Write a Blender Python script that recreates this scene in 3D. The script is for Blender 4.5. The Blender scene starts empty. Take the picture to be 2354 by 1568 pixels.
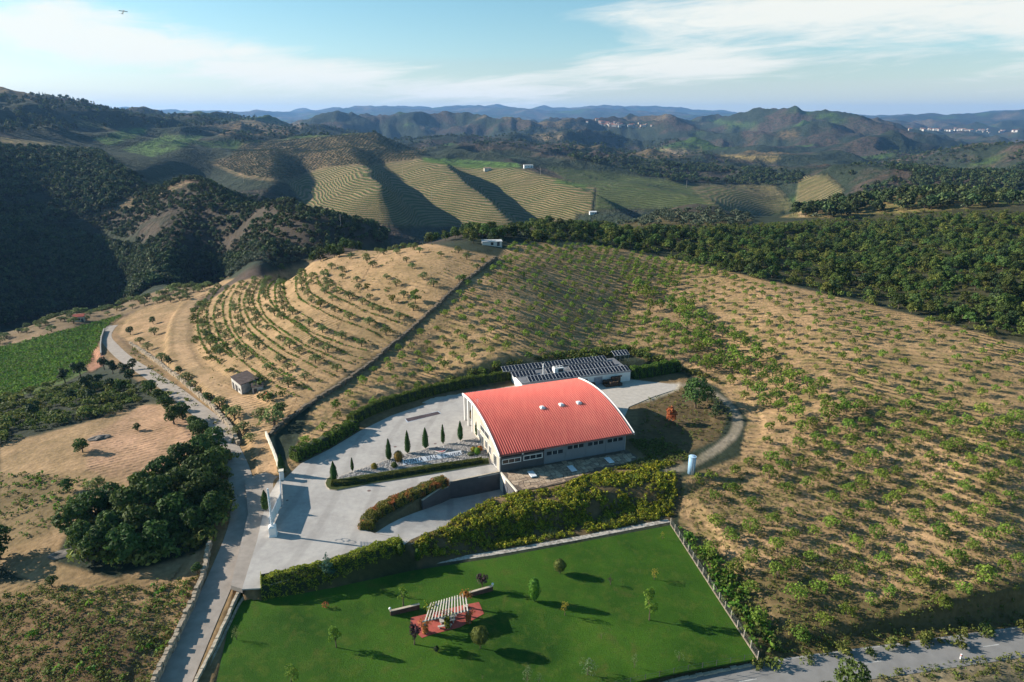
import bpy, bmesh, math, random
import numpy as np
from mathutils import Vector, Matrix

# ------------------------------------------------------------------ camera
SC = bpy.context.scene
COL = SC.collection
CAM_H = 78.0
FPX, CX, CY = 1569.0, 1176.5, 784.0          # measured on the photograph at 2353 x 1568
TILT = math.radians(18.07)
cam_data = bpy.data.cameras.new('camera')
cam_data.sensor_fit = 'HORIZONTAL'
cam_data.angle = 2 * math.atan(CX / FPX)
cam_data.clip_start = 0.5
cam_data.clip_end = 90000
cam = bpy.data.objects.new('camera', cam_data)
cam.location = (0, 0, CAM_H)
cam.rotation_euler = (math.pi / 2 - TILT, 0, 0)
COL.objects.link(cam)
SC.camera = cam

# ------------------------------------------------------------------ sun and sky
SUN_EL = math.radians(22.0)
SUN_AZ = math.radians(-78.0)                 # clockwise from +Y: low sun on the left, a little ahead
to_sun = Vector((math.sin(SUN_AZ) * math.cos(SUN_EL), math.cos(SUN_AZ) * math.cos(SUN_EL), math.sin(SUN_EL)))
sun_data = bpy.data.lights.new('sun', 'SUN')
sun_data.energy = 5.0
sun_data.angle = math.radians(0.5)
sun_data.color = (1.0, 0.90, 0.76)
sun = bpy.data.objects.new('sun', sun_data)
sun.rotation_euler = to_sun.to_track_quat('Z', 'Y').to_euler()
sun.location = (-200, 60, 200)
COL.objects.link(sun)

SC.view_settings.view_transform = 'Standard'
SC.view_settings.look = 'None'
SC.view_settings.exposure = 1.05
SC.view_settings.gamma = 1.0
SC.view_settings.use_curve_mapping = False
SC.render.engine = 'CYCLES'
SC.cycles.use_denoising = True
SC.cycles.max_bounces = 5
SC.cycles.diffuse_bounces = 2
SC.cycles.glossy_bounces = 2
SC.cycles.transmission_bounces = 3
SC.cycles.transparent_max_bounces = 6
SC.cycles.volume_bounces = 1
SC.cycles.sample_clamp_indirect = 4.0
SC.cycles.caustics_reflective = False
SC.cycles.caustics_refractive = False

W = bpy.data.worlds.new('World')
SC.world = W
W.use_nodes = True
NT = W.node_tree


def nd(nt, typ, **kw):
    n = nt.nodes.new(typ)
    for k, v in kw.items():
        if k in n.inputs.keys():
            n.inputs[k].default_value = v
        else:
            setattr(n, k, v)
    return n


def lk(nt, a, b):
    nt.links.new(a, b)


def mth(nt, op, a, b=None, c=None, clamp=False):
    n = nt.nodes.new('ShaderNodeMath')
    n.operation = op
    n.use_clamp = clamp
    for i, v in enumerate((a, b, c)):
        if v is None:
            continue
        if isinstance(v, (int, float)):
            n.inputs[i].default_value = v
        else:
            nt.links.new(v, n.inputs[i])
    return n.outputs[0]


def mixc(nt, fac, a, b, blend='MIX'):
    n = nt.nodes.new('ShaderNodeMix')
    n.data_type = 'RGBA'
    n.blend_type = blend
    n.clamp_factor = True
    for s, v in ((n.inputs[0], fac), (n.inputs[6], a), (n.inputs[7], b)):
        if isinstance(v, (int, float)):
            s.default_value = v
        elif isinstance(v, tuple):
            s.default_value = v if len(v) == 4 else (*v, 1)
        else:
            nt.links.new(v, s)
    return n.outputs[2]


def ramp(nt, fac, stops):
    n = nt.nodes.new('ShaderNodeValToRGB')
    el = n.color_ramp.elements
    while len(el) < len(stops):
        el.new(0.5)
    for e, (p, c) in zip(el, stops):
        e.position = p
        e.color = c if len(c) == 4 else (*c, 1)
    if fac is not None:
        nt.links.new(fac, n.inputs[0])
    return n.outputs[0]


def noise(nt, vec, scale, detail=4, rough=0.55, dist=0.0):
    n = nt.nodes.new('ShaderNodeTexNoise')
    n.inputs['Scale'].default_value = scale
    n.inputs['Detail'].default_value = detail
    n.inputs['Roughness'].default_value = rough
    n.inputs['Distortion'].default_value = dist
    if vec is not None:
        nt.links.new(vec, n.inputs['Vector'])
    return n.outputs['Fac']


def build_world():
    nt = NT
    nt.nodes.clear()
    out = nd(nt, 'ShaderNodeOutputWorld')
    bg = nd(nt, 'ShaderNodeBackground')
    bg.inputs['Strength'].default_value = 0.05
    lk(nt, bg.outputs[0], out.inputs[0])
    sky = nt.nodes.new('ShaderNodeTexSky')
    sky.sky_type = 'NISHITA'
    sky.sun_disc = False
    sky.sun_elevation = SUN_EL
    sky.sun_rotation = SUN_AZ
    sky.altitude = 500
    sky.air_density = 1.0
    sky.dust_density = 0.6
    sky.ozone_density = 2.0
    geo = nd(nt, 'ShaderNodeTexCoord')
    sep = nd(nt, 'ShaderNodeSeparateXYZ')
    lk(nt, geo.outputs['Generated'], sep.inputs[0])
    x, y, z = sep.outputs
    zc = mth(nt, 'MAXIMUM', z, 0.012)
    # thin high cloud: a layer seen in perspective (direction projected on a plane overhead)
    px = mth(nt, 'DIVIDE', x, mth(nt, 'ADD', zc, 0.10))
    py = mth(nt, 'DIVIDE', y, mth(nt, 'ADD', zc, 0.10))
    cmb = nd(nt, 'ShaderNodeCombineXYZ')
    lk(nt, mth(nt, 'ADD', mth(nt, 'MULTIPLY', px, 0.75), mth(nt, 'MULTIPLY', py, 0.28)), cmb.inputs[0])
    lk(nt, mth(nt, 'SUBTRACT', mth(nt, 'MULTIPLY', py, 0.75), mth(nt, 'MULTIPLY', px, -0.10)), cmb.inputs[1])
    n1 = noise(nt, cmb.outputs[0], 0.62, 6, 0.60, 0.8)
    n2 = noise(nt, cmb.outputs[0], 2.2, 5, 0.62, 1.2)
    cl = mth(nt, 'ADD', mth(nt, 'MULTIPLY', n1, 0.66), mth(nt, 'MULTIPLY', n2, 0.34))
    # where the cloud banks stand: azimuth (a) and elevation (e) in radians
    az = mth(nt, 'ARCTAN2', x, y)
    el = mth(nt, 'ARCSINE', z)

    def bank(a0, e0, sa, se, tilt, amp):
        da = mth(nt, 'SUBTRACT', az, a0)
        de = mth(nt, 'SUBTRACT', mth(nt, 'SUBTRACT', el, e0), mth(nt, 'MULTIPLY', da, tilt))
        q = mth(nt, 'ADD', mth(nt, 'POWER', mth(nt, 'ABSOLUTE', mth(nt, 'DIVIDE', da, sa)), 2),
                mth(nt, 'POWER', mth(nt, 'ABSOLUTE', mth(nt, 'DIVIDE', de, se)), 2))
        return mth(nt, 'MULTIPLY', mth(nt, 'POWER', 2.718, mth(nt, 'MULTIPLY', q, -1)), amp)
    banks = None
    for b in BANKS:
        v = bank(*b)
        banks = v if banks is None else mth(nt, 'ADD', banks, v)
    dens = mth(nt, 'ADD', mth(nt, 'MULTIPLY_ADD', cl, 1.9, -.46), banks)
    mr = nt.nodes.new('ShaderNodeMapRange')
    mr.interpolation_type = 'SMOOTHSTEP'
    mr.inputs['From Min'].default_value = 0.58
    mr.inputs['From Max'].default_value = 1.02
    lk(nt, dens, mr.inputs['Value'])
    hs = nt.nodes.new('ShaderNodeHueSaturation')
    hs.inputs['Hue'].default_value = 0.475
    hs.inputs['Saturation'].default_value = 1.18
    hs.inputs['Value'].default_value = 1.45
    lk(nt, sky.outputs[0], hs.inputs['Color'])
    low = nt.nodes.new('ShaderNodeMapRange')          # pale air towards the horizon, all round
    low.interpolation_type = 'SMOOTHSTEP'
    low.inputs['From Min'].default_value = 0.085
    low.inputs['From Max'].default_value = -0.02
    lk(nt, el, low.inputs['Value'])
    c = mixc(nt, mth(nt, 'MULTIPLY', low.outputs[0], 0.75), hs.outputs[0], (7.2, 8.1, 7.8, 1))
    c = mixc(nt, mth(nt, 'MULTIPLY', mr.outputs[0], 0.9), c, (10.0, 9.9, 9.0, 1))
    lk(nt, c, bg.inputs['Color'])


BANKS = [(-.60, .105, .27, .042, -.12, .40), (-.27, .056, .26, .026, -.10, .40), (.0, .032, .2, .014, 0, .2), (.26, .13, .22, .026, .02, .40), (.20, .072, .18, .024, -.04, .46), (.58, .11, .24, .06, -.1, .50),
         (-.2, .118, .22, .032, -.05, -.3), (.05, .105, .09, .026, 0, -.2), (.42, .06, .12, .014, 0, -.14)]
build_world()

# ------------------------------------------------------------------ picture <-> place


def ray(px, py):
    u = (px - CX) / FPX
    v = (py - CY) / FPX
    return (u, math.cos(TILT) - v * math.sin(TILT), -math.sin(TILT) - v * math.cos(TILT))


def PZ(px, py, z):
    """point where the sight line through (px, py) meets level z"""
    d = ray(px, py)
    t = (z - CAM_H) / d[2]
    return (d[0] * t, d[1] * t, z)


def proj(X, Y, Z):
    X, Y, Z = np.asarray(X, float), np.asarray(Y, float), np.asarray(Z, float) - CAM_H
    zc = Y * math.cos(TILT) - Z * math.sin(TILT)
    dn = -Y * math.sin(TILT) - Z * math.cos(TILT)
    zc = np.where(zc < 1, 1, zc)
    return CX + FPX * X / zc, CY + FPX * dn / zc, zc


# ------------------------------------------------------------------ noise
_rng = np.random.default_rng(7)
_perm = np.concatenate([_rng.permutation(256)] * 3)
_ga = _rng.uniform(0, 2 * np.pi, 256)
_gx, _gy = np.cos(_ga), np.sin(_ga)


def perlin(x, y):
    x = np.asarray(x, float)
    y = np.asarray(y, float)
    xi = np.floor(x).astype(int)
    yi = np.floor(y).astype(int)
    xf, yf = x - xi, y - yi
    xi &= 255
    yi &= 255
    u = xf * xf * xf * (xf * (xf * 6 - 15) + 10)
    v = yf * yf * yf * (yf * (yf * 6 - 15) + 10)

    def g(i, j, a, b):
        h = _perm[_perm[i] + j]
        return _gx[h] * a + _gy[h] * b
    n00 = g(xi, yi, xf, yf)
    n10 = g(xi + 1, yi, xf - 1, yf)
    n01 = g(xi, yi + 1, xf, yf - 1)
    n11 = g(xi + 1, yi + 1, xf - 1, yf - 1)
    a = n00 + u * (n10 - n00)
    b = n01 + u * (n11 - n01)
    return (a + v * (b - a)) * 1.5


def fbm(x, y, oct=4, gain=0.5, ridged=False):
    s = 0
    a = 1.0
    t = 0
    for o in range(oct):
        n = perlin(x + 17.3 * o, y - 9.1 * o)
        if ridged:
            n = 1 - 2 * np.abs(n)
        s = s + a * n
        t += a
        a *= gain
        x, y = x * 2.03, y * 2.03
    return s / t


def sstep(a, b, x):
    t = np.clip((x - a) / (b - a), 0, 1)
    return t * t * (3 - 2 * t)


def inpoly(x, y, poly):
    x = np.asarray(x, float)
    y = np.asarray(y, float)
    r = np.zeros(x.shape, bool)
    n = len(poly)
    for i in range(n):
        x1, y1 = poly[i][:2]
        x2, y2 = poly[(i + 1) % n][:2]
        if y1 == y2:
            continue
        c = ((y1 > y) != (y2 > y)) & (x < (x2 - x1) * (y - y1) / (y2 - y1) + x1)
        r ^= c
    return r


def seg_dist(x, y, pts, closed=False):
    """distance to a polyline, and the z interpolated along it"""
    best = np.full(np.shape(x), 1e9)
    bz = np.zeros(np.shape(x))
    n = len(pts)
    for i in range(n if closed else n - 1):
        a, b = pts[i], pts[(i + 1) % n]
        dx, dy = b[0] - a[0], b[1] - a[1]
        L = dx * dx + dy * dy + 1e-9
        t = np.clip(((x - a[0]) * dx + (y - a[1]) * dy) / L, 0, 1)
        d = np.hypot(x - a[0] - t * dx, y - a[1] - t * dy)
        m = d < best
        best = np.where(m, d, best)
        if len(a) > 2:
            bz = np.where(m, a[2] + t * (b[2] - a[2]), bz)
    return best, bz


def sdf(x, y, poly):
    d, _ = seg_dist(x, y, [p[:2] for p in poly], True)
    return np.where(inpoly(x, y, poly), -d, d)


def smooth(pts, k=4):
    """Catmull-Rom through the points"""
    P = [np.array(p, float) for p in pts]
    P = [2 * P[0] - P[1]] + P + [2 * P[-1] - P[-2]]
    out = []
    for i in range(1, len(P) - 2):
        for j in range(k):
            t = j / k
            a, b, c, d = P[i - 1], P[i], P[i + 1], P[i + 2]
            out.append(0.5 * (2 * b + (c - a) * t + (2 * a - 5 * b + 4 * c - d) * t * t + (3 * b - a - 3 * c + d) * t ** 3))
    out.append(P[-2])
    return [tuple(map(float, p)) for p in out]

# ------------------------------------------------------------------ the lie of the land
# seen points: (px, py, level);  far seen points: (px, py, None, metres away);  unseen: (px, None, level, metres away)
LAND = [
    (400, 1568, -2.5), (900, 1568, -5), (1300, 1568, -6), (1750, 1545, -6.3), (2353, 1475, -6.6), (2353, 1568, -7), (100, 1568, -2),
    (200, 1000, -4), (60, 1100, -4), (420, 1020, -2.5), (300, 1250, -2), (100, 1400, -2), (0, 1250, -4), (0, 1000, -7), (330, 930, -7), (150, 900, -15),
    (250, 745, -33), (100, 830, -28), (0, 900, -24), (0, 800, -36), (0, 768, -37), (150, 725, -37), (300, 692, -34), (430, 662, -29), (-100, 790, -37), (520, 640, -26),
    (440, 720, -20), (480, 800, -9), (400, 800, -15), (560, 760, -5), (600, 850, 0), (560, 890, -1), (520, 650, -20), (600, 610, -8), (700, 700, 7), (800, 620, 14), (930, 570, 19), (1000, 800, 5), (860, 830, 4),
    (650, 950, 0), (750, 580, 6),
    (1000, 900, 2), (900, 930, 1), (1180, 780, 8), (1300, 760, 6), (1250, 690, 11.5), (1180, 570, 21), (1060, 640, 18), (1000, 720, 12), (1400, 590, 15), (1330, 556, 18), (1550, 640, 9.5), (1500, 750, 4), (1430, 700, 6),
    (1640, 830, 1.5), (1570, 840, 2), (1750, 920, 1.5), (1700, 1000, 0.5), (1640, 1010, 0), (1900, 750, 10.5), (2100, 800, 10), (2353, 800, 11), (2353, 1000, 6), (2100, 1050, 2.5), (1900, 950, 4),
    (1800, 1150, -1), (1700, 1250, -3.2), (1600, 1170, -2.2), (2000, 1300, -3), (2353, 1250, 0), (2353, 1400, -3.4), (2353, 1440, -4.5), (2050, 1440, -4.3), (1800, 1440, -4.8), (1740, 635, 13.5),
    (2000, 700, 11.5), (2353, 700, 14), (2000, 600, 8), (2353, 600, 14), (1700, 570, 9), (2353, 520, 10), (2000, 510, 3), (1700, 505, 0), (1500, 497, 0), (1400, 530, 12), (1250, 520, 15), (1050, 545, 17),
    (1600, 480, -8), (2100, 450, None, 780), (1900, 470, None, 680), (2353, 460, None, 700),
    # behind the crest of the near hill
    (1180, None, -15, 490), (1180, None, -58, 620), (1180, None, -62, 760), (900, None, -40, 490), (900, None, -58, 640), (1400, None, -50, 760), (1600, None, -75, 860), (1750, None, -70, 900), (700, None, -30, 440),
    (480, None, -66, 590), (250, None, -84, 620), (60, None, -86, 620), (-150, None, -70, 600), (2050, None, -45, 1000), (2353, None, -40, 1000),
    # the valley on the left and its far side
    (250, 640, None, 700), (250, 560, None, 770), (250, 490, None, 850), (250, 420, None, 960), (250, 370, None, 1150), (250, 335, None, 1500), (330, 300, None, 2000),
    (60, 640, None, 740), (60, 560, None, 800), (60, 500, None, 860), (60, 420, None, 960), (60, 345, None, 1150), (0, 300, None, 1500), (420, 600, None, 600), (420, 500, None, 700), (420, 402, None, 850), (330, 470, None, 790), (330, 560, None, 690), (520, 440, None, 760), (540, 500, None, 660), (430, None, -5, 1050),
    (560, 560, None, 580), (640, 470, None, 650), (640, None, -50, 800), (760, 500, None, 620), (870, 525, None, 590), (870, None, -70, 720), (700, 560, None, 490),
    (0, 218, None, 2300), (150, 226, None, 2400), (280, 248, None, 2500), (420, 268, None, 2700), (520, 258, None, 3200), (100, None, 60, 3200), (-150, 200, None, 2200),
    (-250, None, 70, 950), (-150, None, 20, 740), (-300, None, 5, 600), (-330, None, -24, 430), (-500, None, -16, 520), (-600, None, 0, 700), (-900, None, -5, 400),  # unseen ground left of the view, its ridge put in to shade the valley
    # terraced hills in the middle
    (900, 492, None, 840), (950, 440, None, 1000), (1000, 400, None, 1200), (1100, 376, None, 1420), (1215, 388, None, 1380), (850, 322, None, 1750), (750, 400, None, 1200), (640, 410, None, 1150), (720, 460, None, 920),
    (560, 350, None, 1500), (480, 350, None, 1500), (420, 318, None, 1900), (640, 300, None, 2600), (900, None, -30, 2150), (1300, 425, None, 1200), (1360, 475, None, 1000), (1450, 480, None, 1050), (1560, 440, None, 1350),
    (1640, 480, None, 1120), (1400, 385, None, 1700), (1550, 380, None, 1900), (1700, 440, None, 1450), (1880, 412, None, 1650), (1900, 470, None, 1300), (1780, None, -95, 1300), (1700, 385, None, 2100), (1250, 350, None, 2100), (1100, 335, None, 2400),
    (2100, 395, None, 1500), (2000, 440, None, 1250), (2300, 385, None, 1500), (2353, 420, None, 1250), (1950, 400, None, 1900), (2200, None, -90, 2100),
    # far hills
    (600, 285, None, 3600), (760, 268, None, 4200), (850, 300, None, 3000), (950, 290, None, 3600), (1050, 268, None, 4400), (1170, 290, None, 3800), (1280, 275, None, 5200), (1400, 288, None, 4300), (1300, 320, None, 2900), (1500, 330, None, 3000),
    (1540, 265, None, 5600), (1660, 262, None, 5400), (1680, 262, None, 5000), (1800, 262, None, 4600), (1740, 300, None, 4000), (1890, 266, None, 4600), (1870, 320, None, 3500), (2000, 290, None, 4200), (2080, 305, None, 4000), (2140, 325, None, 3500),
    (2230, 325, None, 2700), (2353, 350, None, 2300), (2100, 350, None, 2800), (1950, 360, None, 2600), (2250, None, -110, 3600), (2353, None, -100, 3400), (2200, 300, None, 7500), (2050, 280, None, 9000), (2340, 298, None, 7500),
    (1600, None, -20, 8000), (1200, None, 0, 8000), (800, None, 0, 8000), (300, None, 20, 6000),
    (100, None, 20, 9000), (2353, 254, None, 15000), (2230, 268, None, 15000), (2100, 272, None, 15000), (1900, 266, None, 17000),
    (600, 265, None, 18000), (700, 256, None, 18000), (800, 254, None, 19000), (900, 252, None, 19000), (1010, 256, None, 19000), (1120, 251, None, 19000), (1220, 256, None, 19000), (1330, 255, None, 19000), (1420, 249, None, 19000),
    (1530, 252, None, 19000), (1600, 258, None, 19000), (1750, 262, None, 21000), (400, 262, None, 18000), (100, 250, None, 18000), (2600, 255, None, 16000), (-300, 240, None, 15000),
    (1200, None, 0, 23000), (300, None, 0, 23000), (2100, None, 0, 23000), (-400, None, 0, 5000), (2800, None, -40, 5000), (2800, None, -30, 1500), (2800, None, 5, 300), (2900, None, -4, 120), (-500, None, -20, 300), (-400, None, -6, 130),
    (1176, None, -6, 40), (-300, None, -4, 50), (2700, None, -12, 50),
]


def land_points():
    c = []
    for p in LAND:
        px, py = p[0], p[1]
        if len(p) == 3:
            x, y, z = PZ(px, py, p[2])
        elif py is None:
            a = math.atan2((px - CX) / FPX, math.cos(TILT))
            x, y, z = math.sin(a) * p[3], math.cos(a) * p[3], p[2]
        else:
            r = ray(px, py)
            t = p[3] / math.hypot(r[0], r[1])
            x, y, z = r[0] * t, r[1] * t, CAM_H + r[2] * t
        c.append((math.atan2(x, y), math.log(math.hypot(x, y)), z))
    return np.array(c)


AZS = 2.6


def fit_land():
    c = land_points()
    q = np.stack([c[:, 0] * AZS, c[:, 1]], 1)
    n = len(q)
    d = np.sqrt(((q[:, None] - q[None]) ** 2).sum(2))
    K = np.where(d > 0, d * d * np.log(d + 1e-12), 0) + np.eye(n) * 2e-4
    Pm = np.concatenate([np.ones((n, 1)), q], 1)
    A = np.zeros((n + 3, n + 3))
    A[:n, :n] = K
    A[:n, n:] = Pm
    A[n:, :n] = Pm.T
    b = np.zeros(n + 3)
    # the far ranges are hundreds of metres high: fit the angle of sight there, metres here
    b[:n] = c[:, 2] / zscale(np.exp(c[:, 1]))
    w = np.linalg.solve(A, b)
    return q, w


def zscale(d):
    return np.clip(d / 400.0, 1, None) ** 0.75


_Q, _Wt = fit_land()


def land(az, ld):
    a = (az * AZS).ravel().astype(np.float32)
    l = ld.ravel().astype(np.float32)
    out = np.empty(a.shape, np.float32)
    q = _Q.astype(np.float32)
    w = _Wt.astype(np.float32)
    for s in range(0, len(a), 40000):
        e = s + 40000
        d2 = (a[s:e, None] - q[None, :, 0]) ** 2 + (l[s:e, None] - q[None, :, 1]) ** 2
        out[s:e] = (0.5 * d2 * np.log(d2 + 1e-12)) @ w[:-3] + w[-3] + w[-2] * a[s:e] + w[-1] * l[s:e]
    return out.reshape(az.shape).astype(float) * zscale(np.exp(ld))


ang = np.concatenate([np.linspace(-1.45, -0.745, 34)[:-1], np.linspace(-0.745, 0.745, 690), np.linspace(0.745, 1.45, 34)[1:]])
lr = np.concatenate([np.linspace(math.log(22), math.log(76), 40)[:-1], np.linspace(math.log(76), math.log(420), 330)[:-1], np.linspace(math.log(420), math.log(2600), 260)[:-1], np.linspace(math.log(2600), math.log(22500), 190)])
NA, NR = len(ang), len(lr)
AZ, LR = np.meshgrid(ang, lr)
RR = np.exp(LR)
GX, GY = np.sin(AZ) * RR, np.cos(AZ) * RR
GZ = land(AZ, LR)
# folds in the hills: spurs and gullies, growing with the size of the hills
far1 = sstep(650, 1000, RR) * (1 - sstep(2300, 3400, RR))
far2 = sstep(2300, 3600, RR) * (1 - sstep(9000, 13000, RR))
far3 = sstep(9000, 13000, RR)
GZ += far1 * (46 * (fbm(GX / 340, GY / 460, 3, .45, True) - .45) * sstep(1250, 1700, RR) - 2 + 5 * fbm(GX / 900 + 5, GY / 900, 2))
GZ += far2 * 185 * (fbm(GX / 900 + 3, GY / 1500, 5, .45, True) - .76)
GZ += far3 * 200 * (fbm(GX / 2300 + 1, GY / 3400, 4, .5, True) - .55)
mid = sstep(420, 560, RR) * (1 - sstep(650, 1000, RR))
GZ += mid * 5 * fbm(GX / 120, GY / 120, 3)
near = 1 - sstep(420, 700, RR)
GZ += near * (0.35 * fbm(GX / 22, GY / 22, 3) + 0.5 * fbm(GX / 60 + 9, GY / 60, 2))

# saw-toothed spurs of the terraced hills: long sunny flanks, steep shaded ones
_sx = GX + .30 * (GY - 1000) + 14 * fbm(GX / 160, GY / 160, 2)
_kx = np.array([-620, -520, -455, -350, -295, -205, -150, -52, 10, 122, 190, 330, 420])
_kz = np.array([0, 14, -10, 17, -17, 18, -19, 21, -21, 19, -17, 14, 0])
_i = np.clip(np.searchsorted(_kx, _sx) - 1, 0, len(_kx) - 2)
_t = np.clip((_sx - _kx[_i]) / (_kx[_i + 1] - _kx[_i]), 0, 1)
_t = .25 * _t + .75 * _t * _t * (3 - 2 * _t)
GZ += (_kz[_i] + _t * (_kz[_i + 1] - _kz[_i])) * sstep(760, 900, RR) * (1 - sstep(1250, 1600, RR)) * .82

# explicit spurs on the terraced hills: (px, metres away, dir deg, length, width, height)
for (px, dd, dr, ln, wd, hh) in [(1880, 1500, 95, 200, 80, 26)]:
    a = math.atan2((px - CX) / FPX, math.cos(TILT))
    x0, y0 = math.sin(a) * dd, math.cos(a) * dd
    c, s = math.cos(math.radians(dr)), math.sin(math.radians(dr))
    du = (GX - x0) * c + (GY - y0) * s
    dv = -(GX - x0) * s + (GY - y0) * c
    GZ += hh * np.exp(-(du / ln) ** 2 - (dv / wd) ** 2)

# ------------------------------------------------------------------ levelled ground
BX0, BY0, BANG = -2.888, 141.206, 0.344          # winery: corner, turn
BL, BD, BZE, BRISE, BOL, BOR, BOF = 32.73, 30.5, 4.83, 3.985, 0.35, 1.64, 1.19
BVA, BVB = 19.16, 31.13                           # the vault is highest at BVA and ends at BVB
BC, BS = math.cos(BANG), math.sin(BANG)


def bw(u, v, z=0.0):
    """winery coordinates (u along the front, v into the depth) -> place"""
    return (BX0 + u * BC - v * BS, BY0 + u * BS + v * BC, z)


def poly(pts, z=None):
    return [PZ(p[0], p[1], p[2] if len(p) > 2 else z) for p in pts]


lawn_fit = [(-49, 101, -2.0), (33.5, 125, -4.3), (39.6, 88.8, -5.4), (-40, 78, -3.2)]
_A = np.array([[1, p[0], p[1]] for p in lawn_fit])
LP = np.linalg.lstsq(_A, np.array([p[2] for p in lawn_fit]), rcond=None)[0]


def lawn_z(x, y):
    return LP[0] + LP[1] * x + LP[2] * y


def on_plane(px, py, pl):
    r = ray(px, py)
    t = (pl[0] - CAM_H) / (r[2] - pl[1] * r[0] - pl[2] * r[1])
    x, y = r[0] * t, r[1] * t
    return (x, y, pl[0] + pl[1] * x + pl[2] * y)


def PL(px, py):
    return on_plane(px, py, LP)


LAWN = [PL(*p)[:2] for p in [(543, 1358), (598, 1378), (760, 1352), (945, 1312), (1140, 1282), (1330, 1247), (1541, 1207), (1640, 1362), (1738, 1514), (1560, 1545), (1380, 1585), (1100, 1680), (700, 1800), (440, 1800), (497, 1568)]]
YARD = [p[:2] for p in poly([(628, 1228), (600, 1222), (556, 1352), (596, 1350), (760, 1302), (928, 1250), (945, 1232)], 0)] \
    + [bw(-8, -11)[:2], bw(-1, -10.5)[:2], bw(12, -10)[:2], bw(24, -6.5)[:2], bw(30, -8)[:2], bw(40, -9)[:2], bw(44, 2)[:2], bw(39, 6)[:2]] \
    + [p[:2] for p in poly([(1560, 882), (1555, 865), (1440, 872), (1200, 885), (1000, 915), (900, 945), (820, 985), (680, 1062), (650, 1100)], 0)]
LANE = smooth([PZ(*p) for p in [(300, 1800, -3.4), (402, 1568, -2.6), (458, 1440, -2.1), (520, 1300, -1.3), (558, 1190, -0.7), (553, 1100, -0.6), (525, 1030, -1.5), (490, 972, -3.2), (440, 930, -5), (395, 895, -8), (340, 858, -13), (290, 826, -18), (258, 796, -23), (243, 775, -28), (252, 755, -31), (268, 742, -34)]], 4)
ROAD = smooth([PZ(*p) for p in [(1000, 1730, -6.0), (1450, 1612, -6.2), (1800, 1551, -6.4), (2100, 1509, -6.5), (2353, 1473, -6.6), (2700, 1424, -6.8)]], 4)
TRACK = smooth([PZ(*p) for p in [(1470, 905, 0), (1560, 885, .1), (1640, 905, .6), (1690, 950, .8), (1685, 1000, .5), (1620, 1050, 0.1), (1560, 1078, 0), (1500, 1085, 0)]], 4)
OTRACK = smooth([PZ(*p) for p in [(612, 1085, -.4), (605, 1010, -.3), (570, 945, -.8), (500, 890, -2.5), (452, 855, -6), (425, 820, -10), (415, 780, -14), (420, 730, -19), (450, 690, -23), (500, 655, -25)]], 4)
RAMP_A = [PZ(*p)[:2] for p in [(862, 1226, 0), (945, 1240, 0)]]
RAMP = [RAMP_A[0], RAMP_A[1], bw(-4.5, -8.6)[:2], bw(1.2, -8.9)[:2], bw(1.2, -0.4)[:2], bw(-12, -0.9)[:2]]
_rm = np.array(bw(-6, -4)[:2])
_ra = (np.array(RAMP_A[0]) + np.array(RAMP_A[1])) / 2
RL = float(np.linalg.norm(_rm - _ra))
RDIR = (_rm - _ra) / RL
RDEPTH = -4.4


def ramp_z(x, y):
    t = ((x - _ra[0]) * RDIR[0] + (y - _ra[1]) * RDIR[1]) / RL
    return RDEPTH * sstep(0.0, 1.0, np.asarray(t, float))


def level_ground():
    global GZ
    m = (RR < 430) & (np.abs(AZ) < 1.2)
    x, y, z = GX[m], GY[m], GZ[m]
    items = [(sdf(x, y, YARD), np.zeros(x.shape), 11.0), (sdf(x, y, LAWN), lawn_z(x, y), 9.0)]
    for line, hw, fe in ((LANE, 3.4, 4.5), (ROAD, 3.9, 3.0), (TRACK, 2.2, 5.0), (OTRACK, 2.0, 5.0)):
        d, lz = seg_dist(x, y, line)
        items.append((d - hw, lz, fe))
    num = z * 0.04
    den = np.full(x.shape, 0.04)
    for d, lz, fe in items:
        dd = np.maximum(d, 0)
        w = np.clip(1 - dd / fe, 0, 1) ** 2 / (dd / fe + 1e-3)
        num += w * lz
        den += w
    z = num / den
    dr = sdf(x, y, RAMP)
    z = np.where(dr < 1.0, ramp_z(x, y), z)
    # sheets of paving and lawn lie a little above the bare ground
    under = np.minimum(items[0][0], items[1][0])
    under = np.minimum(under, items[2][0] + 0.8)
    under = np.minimum(under, items[3][0] + 0.8)
    z -= 0.16 * (1 - sstep(-0.3, 0.5, under))
    GZ[m] = z


level_ground()


def HZ(x, y):
    """ground level at a place (bilinear in the ground's own grid)"""
    x = np.asarray(x, float)
    y = np.asarray(y, float)
    a = np.arctan2(x, y)
    l = np.log(np.hypot(x, y) + 1e-9)
    i = np.clip(np.searchsorted(lr, l) - 1, 0, NR - 2)
    j = np.clip(np.searchsorted(ang, a) - 1, 0, NA - 2)
    t = np.clip((l - lr[i]) / (lr[i + 1] - lr[i]), 0, 1)
    s = np.clip((a - ang[j]) / (ang[j + 1] - ang[j]), 0, 1)
    return (GZ[i, j] * (1 - t) * (1 - s) + GZ[i + 1, j] * t * (1 - s) + GZ[i, j + 1] * (1 - t) * s + GZ[i + 1, j + 1] * t * s)


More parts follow.
